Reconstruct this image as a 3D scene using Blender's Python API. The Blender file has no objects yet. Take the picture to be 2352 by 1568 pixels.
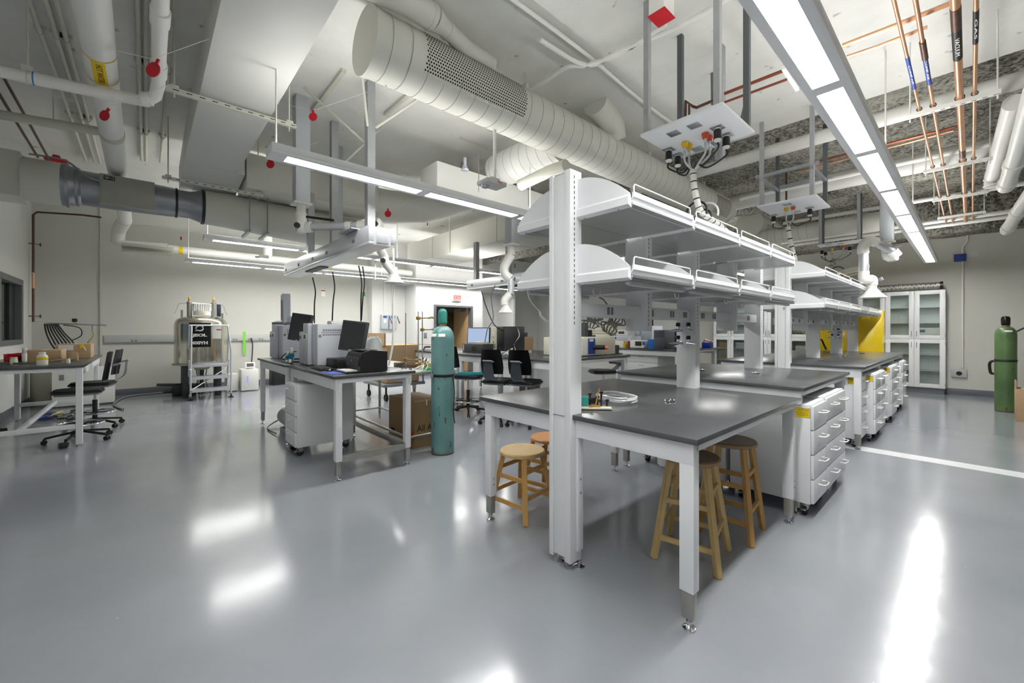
import bpy, bmesh, math, random
from mathutils import Vector, Matrix
random.seed(7)
sc = bpy.context.scene
COL = sc.collection
PI = math.pi

# ------------------------------------------------------------------ camera
cam_d = bpy.data.cameras.new('camera'); cam = bpy.data.objects.new('camera', cam_d); COL.objects.link(cam)
YAW = math.atan(1054/941.5)
cam.location = (0, 0, 1.41); cam.rotation_euler = (PI/2, 0, YAW)
cam_d.sensor_width = 36; cam_d.lens = 36*941.5/2352; cam_d.shift_y = -27/2352
cam_d.clip_start = .05; cam_d.clip_end = 60
sc.camera = cam
# ------------------------------------------------------------------ world, exposure
w = bpy.data.worlds.new('world'); sc.world = w; w.use_nodes = True
w.node_tree.nodes['Background'].inputs[0].default_value = (.9, .95, 1, 1)
w.node_tree.nodes['Background'].inputs[1].default_value = .25
sc.view_settings.view_transform = 'Standard'; sc.view_settings.look = 'None'
sc.view_settings.exposure = 2.05; sc.view_settings.gamma = 1
LAMP = 13.0           # radiance of the fixtures' diffusers

# ------------------------------------------------------------------ materials
MATS = {}
def new_mat(name):
    m = bpy.data.materials.new(name); m.use_nodes = True; MATS[name] = m
    return m, m.node_tree.nodes, m.node_tree.links, m.node_tree.nodes['Principled BSDF']
def lin(c):
    return tuple((x/12.92 if x <= .04045 else ((x+.055)/1.055)**2.4) for x in c)
def M(name, rgb=None, rough=.5, metal=0, var=0, scale=8, bump=0, bscale=40, stretch=None, coat=0, spec=.5, trans=0, emit=None, rvar=0, alpha=1):
    """rgb as display colour 0..1"""
    if name in MATS: return MATS[name]
    m, N, L, b = new_mat(name)
    c = lin(rgb)
    b.inputs['Base Color'].default_value = (*c, 1)
    b.inputs['Roughness'].default_value = rough; b.inputs['Metallic'].default_value = metal
    b.inputs['Coat Weight'].default_value = coat; b.inputs['Specular IOR Level'].default_value = spec
    b.inputs['Transmission Weight'].default_value = trans
    b.inputs['Alpha'].default_value = alpha
    if emit is not None:
        b.inputs['Emission Color'].default_value = (*c, 1); b.inputs['Emission Strength'].default_value = emit
    tc = N.new('ShaderNodeTexCoord'); mp = N.new('ShaderNodeMapping'); L.new(tc.outputs['Object'], mp.inputs[0])
    if stretch: mp.inputs['Scale'].default_value = stretch
    n = N.new('ShaderNodeTexNoise'); n.inputs['Scale'].default_value = scale; n.inputs['Detail'].default_value = 5
    L.new(mp.outputs[0], n.inputs['Vector'])
    mx = N.new('ShaderNodeMix'); mx.data_type = 'RGBA'
    v = max(var, .02)
    mx.inputs[6].default_value = (*[x*(1-v) for x in c], 1); mx.inputs[7].default_value = (*[min(1, x*(1+v)) for x in c], 1)
    L.new(n.outputs[0], mx.inputs[0]); L.new(mx.outputs[2], b.inputs['Base Color'])
    if rvar:
        mr = N.new('ShaderNodeMapRange'); mr.inputs[3].default_value = rough-rvar; mr.inputs[4].default_value = rough+rvar
        L.new(n.outputs[0], mr.inputs[0]); L.new(mr.outputs[0], b.inputs['Roughness'])
    if bump:
        n2 = N.new('ShaderNodeTexNoise'); n2.inputs['Scale'].default_value = bscale; n2.inputs['Detail'].default_value = 4
        L.new(mp.outputs[0], n2.inputs['Vector'])
        bp = N.new('ShaderNodeBump'); bp.inputs['Strength'].default_value = bump; bp.inputs['Distance'].default_value = .02
        L.new(n2.outputs[0], bp.inputs['Height']); L.new(bp.outputs[0], b.inputs['Normal'])
    return m
white = M('white_powder_coat', (.90, .91, .92), .38)
white2 = M('white_painted_metal', (.86, .865, .85), .5, var=.03)
pvc = M('white_pvc', (.92, .92, .90), .35)
duct = M('painted_duct', (.84, .84, .80), .5, var=.03, scale=2)
ductw = M('pale_painted_duct', (.86, .86, .84), .45, var=.02, scale=2)
beige = M('beige_painted_pipe', (.80, .80, .75), .5, var=.04, scale=5)
wallm = M('wall_paint', (.82, .82, .79), .6, var=.015, scale=1.5, bump=.03, bscale=120)
wallw = M('wall_paint_white', (.86, .86, .85), .6, var=.015, scale=1.5)
steel = M('brushed_steel', (.66, .655, .63), .34, .7, var=.18, scale=14, stretch=(1, 1, .2))
galv = M('galvanised_steel', (.62, .64, .66), .36, .75, var=.2, scale=9)
strutm = M('galvanised_strut', (.66, .67, .68), .42, .3, var=.12, scale=14)
grip = M('worn_zinc', (.70, .71, .71), .3, 1, var=.1, scale=20)
chrome = M('chrome', (.85, .86, .88), .12, 1)
shelf_under = M('brushed_shelf_pan', (.70, .71, .71), .30, .75, var=.06, scale=30, stretch=(.3, 4, 1))
alu = M('anodised_aluminium', (.80, .81, .83), .35, .6, var=.03)
copper = M('bright_copper', (.86, .66, .52), .34, .7, var=.18, scale=6)
copperd = M('tarnished_copper', (.40, .30, .26), .45, .7, var=.35, scale=14)
black = M('black_plastic', (.10, .10, .11), .4)
blackg = M('black_gloss_plastic', (.07, .07, .08), .15)
rubber = M('black_rubber', (.08, .08, .08), .6)
dark = M('dark_grey_plastic', (.22, .23, .24), .5)
chairg = M('grey_chair_plastic', (.52, .55, .58), .5)
midg = M('mid_grey_plastic', (.50, .52, .53), .5)
lightg = M('light_grey_plastic', (.80, .82, .85), .42)
cream = M('cream_plastic', (.86, .85, .77), .45)
screen = M('dark_screen', (.20, .21, .22), .22)
red = M('red_plastic', (.75, .10, .14), .45)
redtag = M('red_tag', (.78, .10, .16), .5)
blue = M('blue_plastic', (.05, .45, .78), .4)
bluel = M('royal_blue_label', (.16, .27, .60), .5)
tealp = M('teal_plastic', (.10, .62, .66), .45)
tealg = M('teal_gauge_cap', (.05, .47, .58), .4)
yellow = M('yellow_gloss_panel', (.93, .80, .05), .16, coat=.3)
yell = M('yellow_label', (.95, .82, .10), .45)
orangep = M('orange_plastic', (.82, .33, .18), .45)
brass = M('brass', (.78, .62, .32), .3, .9, var=.1)
card = M('cardboard', (.72, .61, .47), .8, var=.08, scale=5, stretch=(1, 1, 6))
cardd = M('kraft_cardboard', (.58, .48, .34), .8, var=.06, scale=5)
paper = M('white_paper', (.93, .93, .92), .7)
green = M('green_plastic', (.25, .65, .40), .5)
lime = M('lime_green_tape', (.55, .85, .35), .5)
woodl = M('light_varnished_wood', (.80, .69, .47), .4, var=.20, scale=5, stretch=(7, 7, 1))
woodo = M('honey_varnished_wood', (.77, .60, .35), .35, var=.22, scale=5, stretch=(7, 7, 1))
woodt = M('worn_wood_seat', (.80, .69, .48), .4, var=.22, scale=4, stretch=(9, 1.5, 1))
woodt2 = M('dark_worn_wood_seat', (.62, .50, .36), .4, var=.2, scale=4, stretch=(9, 1.5, 1))
woodto = M('orange_wood_seat', (.80, .56, .34), .4, var=.15, scale=4, stretch=(9, 1.5, 1))
doorw = M('maple_door', (.78, .65, .47), .4, var=.1, scale=4, stretch=(5, 5, 1))
clearp = M('clear_tubing', (.88, .89, .90), .2, trans=.35)
top = M('black_epoxy_worktop', (.30, .305, .315), .25, var=.12, scale=3, rvar=.05)
base_m = M('grey_rubber_base', (.42, .44, .47), .3)
amber = M('amber_valve', (.75, .55, .25), .4)
red_neck = M('rusty_neck', (.62, .45, .32), .6, var=.2)
blk_lab = M('black_label', (.08, .08, .09), .5)

def emis(name, rgb, s):
    m, N, L, b = new_mat(name); e = N.new('ShaderNodeEmission'); e.inputs[0].default_value = (*lin(rgb), 1); e.inputs[1].default_value = s
    L.new(e.outputs[0], N['Material Output'].inputs[0]); return m
lampm = emis('lit_diffuser', (1, .995, .98), LAMP)
uplm = emis('unseen_uplight_glow', (1, .995, .98), LAMP*.3)  # glow of the unseen upward lenses, tuned for ceiling brightness
exitm = emis('exit_letters', (1, .12, .10), .32)
exitface = emis('exit_face', (1, .93, .90), .2)
lcd = emis('lit_screen', (.72, .80, .92), .21)
uvm = emis('violet_light', (.45, .4, 1), .6)

def glass_mat(name, tint, alpha_gloss=.1):
    m, N, L, b = new_mat(name)
    tr = N.new('ShaderNodeBsdfTransparent'); tr.inputs[0].default_value = (*tint, 1)
    gl = N.new('ShaderNodeBsdfGlossy'); gl.inputs['Roughness'].default_value = .02
    fr = N.new('ShaderNodeFresnel'); fr.inputs[0].default_value = 1.5
    ms = N.new('ShaderNodeMixShader'); L.new(fr.outputs[0], ms.inputs[0]); L.new(tr.outputs[0], ms.inputs[1]); L.new(gl.outputs[0], ms.inputs[2])
    L.new(ms.outputs[0], N['Material Output'].inputs[0]); return m
glass = glass_mat('greenish_glass', (.95, .985, .965))
glassd = glass_mat('window_glass', (.80, .84, .88))

def floor_mat():
    m, N, L, b = new_mat('epoxy_floor')
    tc = N.new('ShaderNodeTexCoord')
    n = N.new('ShaderNodeTexNoise'); n.inputs['Scale'].default_value = 1.2; n.inputs['Detail'].default_value = 6
    L.new(tc.outputs['Object'], n.inputs['Vector'])
    cr = N.new('ShaderNodeValToRGB'); cr.color_ramp.elements[0].color = (*lin((.555, .575, .605)), 1); cr.color_ramp.elements[0].position = .3
    cr.color_ramp.elements[1].color = (*lin((.60, .615, .645)), 1); cr.color_ramp.elements[1].position = .7
    L.new(n.outputs[0], cr.inputs[0])
    vo = N.new('ShaderNodeTexVoronoi'); vo.inputs['Scale'].default_value = 5; L.new(tc.outputs['Object'], vo.inputs['Vector'])
    sp = N.new('ShaderNodeMath'); sp.operation = 'LESS_THAN'; sp.inputs[1].default_value = .018; L.new(vo.outputs['Distance'], sp.inputs[0])
    mx = N.new('ShaderNodeMix'); mx.data_type = 'RGBA'; L.new(sp.outputs[0], mx.inputs[0]); L.new(cr.outputs[0], mx.inputs[6]); mx.inputs[7].default_value = (.5, .5, .5, 1)
    L.new(mx.outputs[2], b.inputs['Base Color'])
    mr = N.new('ShaderNodeMapRange'); mr.inputs[3].default_value = .13; mr.inputs[4].default_value = .20; L.new(n.outputs[0], mr.inputs[0]); L.new(mr.outputs[0], b.inputs['Roughness'])
    n2 = N.new('ShaderNodeTexNoise'); n2.inputs['Scale'].default_value = 9; n2.inputs['Detail'].default_value = 2; L.new(tc.outputs['Object'], n2.inputs['Vector'])
    bp = N.new('ShaderNodeBump'); bp.inputs['Strength'].default_value = .10; bp.inputs['Distance'].default_value = .01
    L.new(n2.outputs[0], bp.inputs['Height']); L.new(bp.outputs[0], b.inputs['Normal'])
    b.inputs['Coat Weight'].default_value = .0
    b.inputs['Coat Weight'].default_value = .4; b.inputs['Coat Roughness'].default_value = .13
    return m
floorm = floor_mat()
def concrete_mat():
    m, N, L, b = new_mat('painted_concrete')
    tc = N.new('ShaderNodeTexCoord')
    n = N.new('ShaderNodeTexNoise'); n.inputs['Scale'].default_value = .9; n.inputs['Detail'].default_value = 8; n.inputs['Roughness'].default_value = .65
    L.new(tc.outputs['Object'], n.inputs['Vector'])
    cr = N.new('ShaderNodeValToRGB'); cr.color_ramp.elements[0].color = (*lin((.82, .82, .795)), 1); cr.color_ramp.elements[0].position = .3
    cr.color_ramp.elements[1].color = (*lin((.90, .90, .88)), 1); cr.color_ramp.elements[1].position = .65
    L.new(n.outputs[0], cr.inputs[0])
    n3 = N.new('ShaderNodeTexNoise'); n3.inputs['Scale'].default_value = 5; n3.inputs['Detail'].default_value = 6; L.new(tc.outputs['Object'], n3.inputs['Vector'])
    c2 = N.new('ShaderNodeValToRGB'); c2.color_ramp.elements[0].position = .27; c2.color_ramp.elements[0].color = (.35, .34, .31, 1); c2.color_ramp.elements[1].position = .33; c2.color_ramp.elements[1].color = (1, 1, 1, 1)
    L.new(n3.outputs[0], c2.inputs[0])
    mx = N.new('ShaderNodeMix'); mx.data_type = 'RGBA'; mx.blend_type = 'MULTIPLY'; mx.inputs[0].default_value = 1
    L.new(cr.outputs[0], mx.inputs[6]); L.new(c2.outputs[0], mx.inputs[7]); L.new(mx.outputs[2], b.inputs['Base Color'])
    b.inputs['Roughness'].default_value = .6
    bp = N.new('ShaderNodeBump'); bp.inputs['Strength'].default_value = .35; bp.inputs['Distance'].default_value = .02
    L.new(n3.outputs[0], bp.inputs['Height']); L.new(bp.outputs[0], b.inputs['Normal'])
    return m
concrete = concrete_mat()
def fire_mat():
    m, N, L, b = new_mat('sprayed_fireproofing')
    tc = N.new('ShaderNodeTexCoord')
    n = N.new('ShaderNodeTexNoise'); n.inputs['Scale'].default_value = 22; n.inputs['Detail'].default_value = 7; n.inputs['Roughness'].default_value = .7
    L.new(tc.outputs['Object'], n.inputs['Vector'])
    nb = N.new('ShaderNodeTexNoise'); nb.inputs['Scale'].default_value = 1.1; nb.inputs['Detail'].default_value = 3; L.new(tc.outputs['Object'], nb.inputs['Vector'])
    ad = N.new('ShaderNodeMath'); ad.operation = 'MULTIPLY_ADD'; ad.inputs[1].default_value = .45; L.new(nb.outputs[0], ad.inputs[0]); L.new(n.outputs[0], ad.inputs[2])
    cr = N.new('ShaderNodeValToRGB'); cr.color_ramp.elements[0].position = .60; cr.color_ramp.elements[0].color = (*lin((.30, .30, .27)), 1)
    cr.color_ramp.elements[1].position = .82; cr.color_ramp.elements[1].color = (*lin((.78, .77, .72)), 1)
    L.new(ad.outputs[0], cr.inputs[0]); L.new(cr.outputs[0], b.inputs['Base Color'])
    b.inputs['Roughness'].default_value = .95
    bp = N.new('ShaderNodeBump'); bp.inputs['Strength'].default_value = 1; bp.inputs['Distance'].default_value = .05
    L.new(n.outputs[0], bp.inputs['Height']); L.new(bp.outputs[0], b.inputs['Normal'])
    return m
fire = fire_mat()
def worn_paint(name, c1, c2, rust):
    m, N, L, b = new_mat(name)
    tc = N.new('ShaderNodeTexCoord')
    n = N.new('ShaderNodeTexNoise'); n.inputs['Scale'].default_value = 3; n.inputs['Detail'].default_value = 5; L.new(tc.outputs['Object'], n.inputs['Vector'])
    cr = N.new('ShaderNodeValToRGB'); cr.color_ramp.elements[0].color = (*lin(c1), 1); cr.color_ramp.elements[1].color = (*lin(c2), 1)
    cr.color_ramp.elements[0].position = .3; cr.color_ramp.elements[1].position = .7; L.new(n.outputs[0], cr.inputs[0])
    mp = N.new('ShaderNodeMapping'); mp.inputs['Scale'].default_value = (1, 1, .35); L.new(tc.outputs['Object'], mp.inputs[0])
    n2 = N.new('ShaderNodeTexNoise'); n2.inputs['Scale'].default_value = 26; n2.inputs['Detail'].default_value = 3; L.new(mp.outputs[0], n2.inputs['Vector'])
    c2n = N.new('ShaderNodeValToRGB'); c2n.color_ramp.elements[0].position = .66; c2n.color_ramp.elements[0].color = (0, 0, 0, 1); c2n.color_ramp.elements[1].position = .69; c2n.color_ramp.elements[1].color = (1, 1, 1, 1)
    L.new(n2.outputs[0], c2n.inputs[0])
    mx = N.new('ShaderNodeMix'); mx.data_type = 'RGBA'; L.new(c2n.outputs[0], mx.inputs[0]); L.new(cr.outputs[0], mx.inputs[6]); mx.inputs[7].default_value = (*lin(rust), 1)
    # rust gathered at the foot of the cylinder
    sx = N.new('ShaderNodeSeparateXYZ'); L.new(tc.outputs['Object'], sx.inputs[0])
    mr = N.new('ShaderNodeMapRange'); mr.inputs[1].default_value = .0; mr.inputs[2].default_value = .05; mr.inputs[3].default_value = 1; mr.inputs[4].default_value = 0; L.new(sx.outputs[2], mr.inputs[0])
    m2 = N.new('ShaderNodeMix'); m2.data_type = 'RGBA'; L.new(mr.outputs[0], m2.inputs[0]); L.new(mx.outputs[2], m2.inputs[6]); m2.inputs[7].default_value = (*lin((.42, .36, .24)), 1)
    L.new(m2.outputs[2], b.inputs['Base Color']); b.inputs['Roughness'].default_value = .35
    return m
tealm = worn_paint('worn_teal_paint', (.32, .50, .50), (.45, .61, .61), (.25, .28, .22))
greenm = worn_paint('worn_green_paint', (.29, .40, .25), (.38, .50, .31), (.30, .28, .16))

# ------------------------------------------------------------------ mesh builder
def grp(o, label=None, cat=None, group=None, kind=None):
    if label: o['label'] = label
    if cat: o['category'] = cat
    if group: o['group'] = group
    if kind: o['kind'] = kind
    return o
class MB:
    def __init__(s): s.bm = bmesh.new()
    def _merge(s, b2):
        me = bpy.data.meshes.new('tmp'); b2.to_mesh(me); b2.free(); s.bm.from_mesh(me); bpy.data.meshes.remove(me); return s
    def box(s, a, b, bev=0, rot=None, piv=None):
        a2 = [min(p, q) for p, q in zip(a, b)]; b2 = [max(p, q) for p, q in zip(a, b)]
        t = bmesh.new(); c = [(p+q)/2 for p, q in zip(a2, b2)]; d = [max(q-p, 1e-4) for p, q in zip(a2, b2)]
        bmesh.ops.create_cube(t, size=1, matrix=Matrix.Translation(c) @ Matrix.Diagonal((*d, 1)))
        if bev: bmesh.ops.bevel(t, geom=t.edges[:], offset=min(bev, min(d)*.45), segments=2, affect='EDGES', profile=.5)
        if rot is not None:
            pv = Vector(piv if piv is not None else c); R = Matrix.Translation(pv) @ rot @ Matrix.Translation(-pv); bmesh.ops.transform(t, matrix=R, verts=t.verts)
        return s._merge(t)
    def bar(s, p, q, w, h, up=(0, 0, 1), bev=0):
        p, q = Vector(p), Vector(q); d = q-p; l = d.length; z = d.normalized(); u = Vector(up)
        if abs(z.dot(u)) > .98: u = Vector((1, 0, 0))
        x = u.cross(z).normalized(); y = z.cross(x)
        m = Matrix((x, y, z)).transposed().to_4x4(); m.translation = (p+q)/2
        t = bmesh.new(); bmesh.ops.create_cube(t, size=1, matrix=Matrix.Diagonal((w, h, l, 1)))
        if bev: bmesh.ops.bevel(t, geom=t.edges[:], offset=bev, segments=2, affect='EDGES')
        bmesh.ops.transform(t, matrix=m, verts=t.verts); return s._merge(t)
    def tube(s, pts, r, n=10, cap=True, closed=False):
        P = [Vector(p) for p in pts]; rr = r if isinstance(r, (list, tuple)) else [r]*len(P)
        bm = s.bm; rings = []; N = len(P); prev = None
        for i, p in enumerate(P):
            a = P[(i-1) % N] if (closed or i > 0) else p; b = P[(i+1) % N] if (closed or i < N-1) else p
            t = (b-a).normalized() if (b-a).length > 1e-9 else Vector((0, 0, 1))
            if prev is None:
                u = Vector((0, 0, 1)) if abs(t.z) < .9 else Vector((1, 0, 0)); x = u.cross(t).normalized()
            else:
                x = (prev - t*prev.dot(t))
                x = x.normalized() if x.length > 1e-6 else Vector((1, 0, 0)).cross(t).normalized()
            prev = x; y = t.cross(x)
            rings.append([bm.verts.new(p + x*math.cos(2*PI*k/n)*rr[i] + y*math.sin(2*PI*k/n)*rr[i]) for k in range(n)])
        m = N if closed else N-1
        for i in range(m):
            A, B = rings[i], rings[(i+1) % N]
            for k in range(n): bm.faces.new((A[k], A[(k+1) % n], B[(k+1) % n], B[k])).smooth = True
        if cap and not closed:
            bm.faces.new(rings[0][::-1]); bm.faces.new(rings[-1])
        return s
    def cyl(s, p, q, r, n=20, r2=None): return s.tube([p, q], [r, r if r2 is None else r2], n)
    def lathe(s, prof, c=(0, 0, 0), axis='Z', n=28, m=None):
        bm = s.bm; rings = []
        for (r, h) in prof:
            ring = []
            for k in range(n):
                a = 2*PI*k/n; v = (max(r, 1e-4)*math.cos(a), max(r, 1e-4)*math.sin(a), h)
                if axis == 'X': v = (v[2], v[0], v[1])
                elif axis == 'Y': v = (v[1], v[2], v[0])
                v = Vector(v)
                if m is not None: v = m @ v
                ring.append(bm.verts.new(v+Vector(c)))
            rings.append(ring)
        for A, B in zip(rings, rings[1:]):
            for k in range(n): bm.faces.new((A[k], A[(k+1) % n], B[(k+1) % n], B[k])).smooth = True
        if prof[0][0] > 1e-3: bm.faces.new(rings[0][::-1])
        if prof[-1][0] > 1e-3: bm.faces.new(rings[-1])
        return s
    def prism(s, poly, axis, a, b):
        """poly of 2D points in the other two axes (x,y / x,z / y,z order)"""
        def mk(p, t):
            return {'X': (t, p[0], p[1]), 'Y': (p[0], t, p[1]), 'Z': (p[0], p[1], t)}[axis]
        A = [s.bm.verts.new(mk(p, a)) for p in poly]; B = [s.bm.verts.new(mk(p, b)) for p in poly]; n = len(poly)
        s.bm.faces.new(A[::-1]); s.bm.faces.new(B)
        for k in range(n): s.bm.faces.new((A[k], A[(k+1) % n], B[(k+1) % n], B[k]))
        return s
    def quad(s, *p): s.bm.faces.new([s.bm.verts.new(q) for q in p]); return s
    def grid(s, fn, nu, nv, thick=0):
        V = [[s.bm.verts.new(fn(i/nu, j/nv)) for j in range(nv+1)] for i in range(nu+1)]
        for i in range(nu):
            for j in range(nv): s.bm.faces.new((V[i][j], V[i+1][j], V[i+1][j+1], V[i][j+1])).smooth = True
        return s
    def move(s, m): bmesh.ops.transform(s.bm, matrix=m, verts=s.bm.verts); return s
    def obj(s, name, mat, parent=None, world=False, origin=None, smooth=38):
        bm = s.bm
        bmesh.ops.recalc_face_normals(bm, faces=bm.faces)
        if parent is not None and world:
            root = parent; m = root.matrix_basis.copy()
            while root.parent: root = root.parent; m = root.matrix_basis @ m
            bmesh.ops.transform(bm, matrix=m.inverted(), verts=bm.verts)
        o_loc = None
        if parent is None:
            if origin is None:
                xs = [v.co.x for v in bm.verts]; ys = [v.co.y for v in bm.verts]; zs = [v.co.z for v in bm.verts]
                origin = ((min(xs)+max(xs))/2, (min(ys)+max(ys))/2, min(zs))
            bmesh.ops.translate(bm, vec=-Vector(origin), verts=bm.verts); o_loc = origin
        me = bpy.data.meshes.new(name); bm.to_mesh(me); bm.free()
        if smooth:
            me.set_sharp_from_angle(angle=math.radians(smooth))
        me.materials.append(mat)
        o = bpy.data.objects.new(name, me); COL.objects.link(o)
        if parent is not None: o.parent = parent
        else: o.location = o_loc
        return o
def thing(name, label, cat, loc=(0, 0, 0), rz=0, group=None):
    o = bpy.data.objects.new(name, None); COL.objects.link(o); o.empty_display_size = .1
    o.location = loc; o.rotation_euler = (0, 0, rz); grp(o, label, cat, group)
    o.matrix_basis = Matrix.Translation(loc) @ Matrix.Rotation(rz, 4, 'Z')
    return o
def children_of(o): return [c for c in COL.objects if c.parent == o]
def dup(root, loc, rz, label, group=None):
    r = root.copy(); COL.objects.link(r); r.location = loc; r.rotation_euler = (0, 0, rz); r['label'] = label
    if group: r['group'] = group
    for ch in KIDS(root):
        c = ch.copy(); COL.objects.link(c); c.parent = r
        for g in KIDS(ch):
            d = g.copy(); COL.objects.link(d); d.parent = c
    return r
def KIDS(o): return list(o.children)
_txt = {}
def text(st, size, mat, parent, m, name='lettering', depth=.0006, width=None, world=True, align='CENTER', kind_top=None, bold=0):
    """flat printed lettering: m maps text plane (x right, y up, z out) to the world"""
    cu = bpy.data.curves.new('t', 'FONT'); cu.body = st; cu.size = size; cu.extrude = depth; cu.align_x = align; cu.align_y = 'CENTER'; cu.offset = bold
    cu.resolution_u = 3
    o = bpy.data.objects.new('t', cu); COL.objects.link(o)
    dg = bpy.context.evaluated_depsgraph_get(); me = bpy.data.meshes.new_from_object(o.evaluated_get(dg))
    bpy.data.objects.remove(o); bpy.data.curves.remove(cu)
    if width:
        xs = [v.co.x for v in me.vertices]; k = width/(max(xs)-min(xs))
        for v in me.vertices: v.co.x *= k
    b = MB(); b.bm.from_mesh(me); bpy.data.meshes.remove(me); b.move(m)
    return b.obj(name, mat, parent, world=world, smooth=0)
def face_m(pos, facing):
    """matrix for print on a vertical face looking along 'facing' (+x,-x,+y,-y) or underside '-z'"""
    R = {'+x': ((0, 1, 0), (0, 0, 1), (1, 0, 0)), '-x': ((0, -1, 0), (0, 0, 1), (-1, 0, 0)),
         '-y': ((1, 0, 0), (0, 0, 1), (0, -1, 0)), '+y': ((-1, 0, 0), (0, 0, 1), (0, 1, 0)),
         '-z': ((1, 0, 0), (0, -1, 0), (0, 0, -1))}[facing]
    m = Matrix(R).transposed().to_4x4(); m.translation = pos; return m
def arc(c, r, a0, a1, n, plane='xy', z=0):
    out = []
    for i in range(n+1):
        a = a0+(a1-a0)*i/n; u, v = r*math.cos(a), r*math.sin(a)
        out.append({'xy': (c[0]+u, c[1]+v, c[2]), 'xz': (c[0]+u, c[1], c[2]+v), 'yz': (c[0], c[1]+u, c[2]+v)}[plane])
    return out
def spline(pts, n=6):
    P = [Vector(p) for p in pts]; out = []
    for i in range(len(P)-1):
        p0 = P[max(i-1, 0)]; p1 = P[i]; p2 = P[i+1]; p3 = P[min(i+2, len(P)-1)]
        for k in range(n):
            t = k/n; out.append(.5*((2*p1)+(p2-p0)*t+(2*p0-5*p1+4*p2-p3)*t*t+(-p0+3*p1-3*p2+p3)*t**3))
    out.append(P[-1]); return out
def cable(pts, r, mat, name, label=None, cat='cable', parent=None, group=None, n=6, kind=None):
    o = MB().tube(spline(pts, n), r, 7).obj(name, mat, parent, world=True)
    if parent is None: grp(o, label, cat, group, kind)
    return o
def struct(name, b, m, label=None, parent=None, smooth=38):
    o = b.obj(name, m, parent, world=True, smooth=smooth)
    if parent is None: o['kind'] = 'structure'; o['label'] = label or name
    return o

# ================================================================== ROOM SHELL
XL, YN, YB, XR, ZC = -12.2, -1.66, 13.2, 4.4, 4.1
struct('floor', MB().box((-14.5, -2.2, -.1), (XR, YB+.2, 0)), floorm, 'glossy blue-grey epoxy floor')
struct('ceiling', MB().box((XL-.3, -2.2, ZC), (XR, 6.28, ZC+.4)), concrete, 'painted white concrete slab over the front of the lab')
def rough_ceiling():
    b = MB(); rnd = random.Random(3)
    nx, ny = 110, 50
    hs = [[rnd.uniform(-.022, .022) for _ in range(ny+1)] for _ in range(nx+1)]
    b.grid(lambda u, v: (XL-.3+u*(XR-XL+.3), 6.2+v*(YB+.2-6.2), 4.2+hs[int(u*nx+.5)][int(v*ny+.5)]), nx, ny)
    return b
struct('ceiling', rough_ceiling(), fire, 'rough grey fireproofed ceiling over the back of the lab')
def rough_beam(y0, y1, z0, z1, x0, x1, seed):
    b = MB(); rnd = random.Random(seed); n = 90
    prof = [(y0, z1), (y0, z0+.12), (y0+.06, z0+.02), ((y0+y1)/2, z0), (y1-.06, z0+.02), (y1, z0+.12), (y1, z1)]
    hs = [[rnd.uniform(-.02, .02) for _ in prof] for _ in range(n+1)]
    b.grid(lambda u, v: (x0+u*(x1-x0), prof[int(v*6+.5)][0]+hs[int(u*n+.5)][int(v*6+.5)], prof[int(v*6+.5)][1]+hs[int(u*n+.5)][int(v*6+.5)]), n, 6)
    return b
struct('trim_1', rough_beam(12.55, 13.3, 3.42, 4.2, XL, XR, 5), fire, 'rough fireproofed beam along the top of the back wall')
struct('trim_2', rough_beam(9.2, 9.7, 3.85, 4.2, XL, XR, 6), fire, 'rough fireproofed beam crossing the back ceiling')
T = .15
struct('wall_left', MB().box((XL-T, YN-.3, 0), (XL, 5.03, 4.3)), wallm, 'pale grey-green wall behind the magnet')
struct('wall_left', MB().box((XL-T, 5.03, 0), (-11.9, 6.4, 4.3)), wallw, 'projecting wall with grey switch boxes')
# window wall
WY = YN
wb = MB().box((XL, WY-T, 0), (-11.27, WY, 4.3)).box((-11.27, WY-T, 0), (XR, WY, 1.16)).box((-11.27, WY-T, 2.29), (XR, WY, 4.3)).box((-7.6, WY-T, 1.16), (XR, WY, 2.29))
struct('wall_front', wb, wallw, 'white wall with the dark framed window')
wf = struct('window_1', MB().box((-11.27, WY-.12, 2.19), (-7.6, WY+.03, 2.29)).box((-11.27, WY-.12, 1.16), (-7.6, WY+.03, 1.24)).box((-11.27, WY-.12, 1.24), (-11.13, WY+.03, 2.19)).box((-9.9, WY-.1, 1.24), (-9.8, WY+.01, 2.19)), M('window_frame_grey', (.42, .43, .43), .45), 'dark grey framed window')
struct('shutter', MB().box((-11.13, WY-.14, 1.24), (-10.75, WY-.05, 2.19)), M('dark_blind', (.13, .16, .17), .5), parent=wf)
struct('pane', MB().box((-10.75, WY-.08, 1.24), (-9.9, WY-.07, 2.19)), glassd, parent=wf)
struct('pane', MB().box((-9.8, WY-.08, 1.24), (-7.6, WY-.07, 2.19)), glassd, parent=wf)
struct('wall_outer', MB().box((-12.2, WY-.9, .8), (-7.2, WY-.8, 2.7)), M('pale_blue_room', (.70, .76, .80), .7), 'wall of the room beyond the window')
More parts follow.
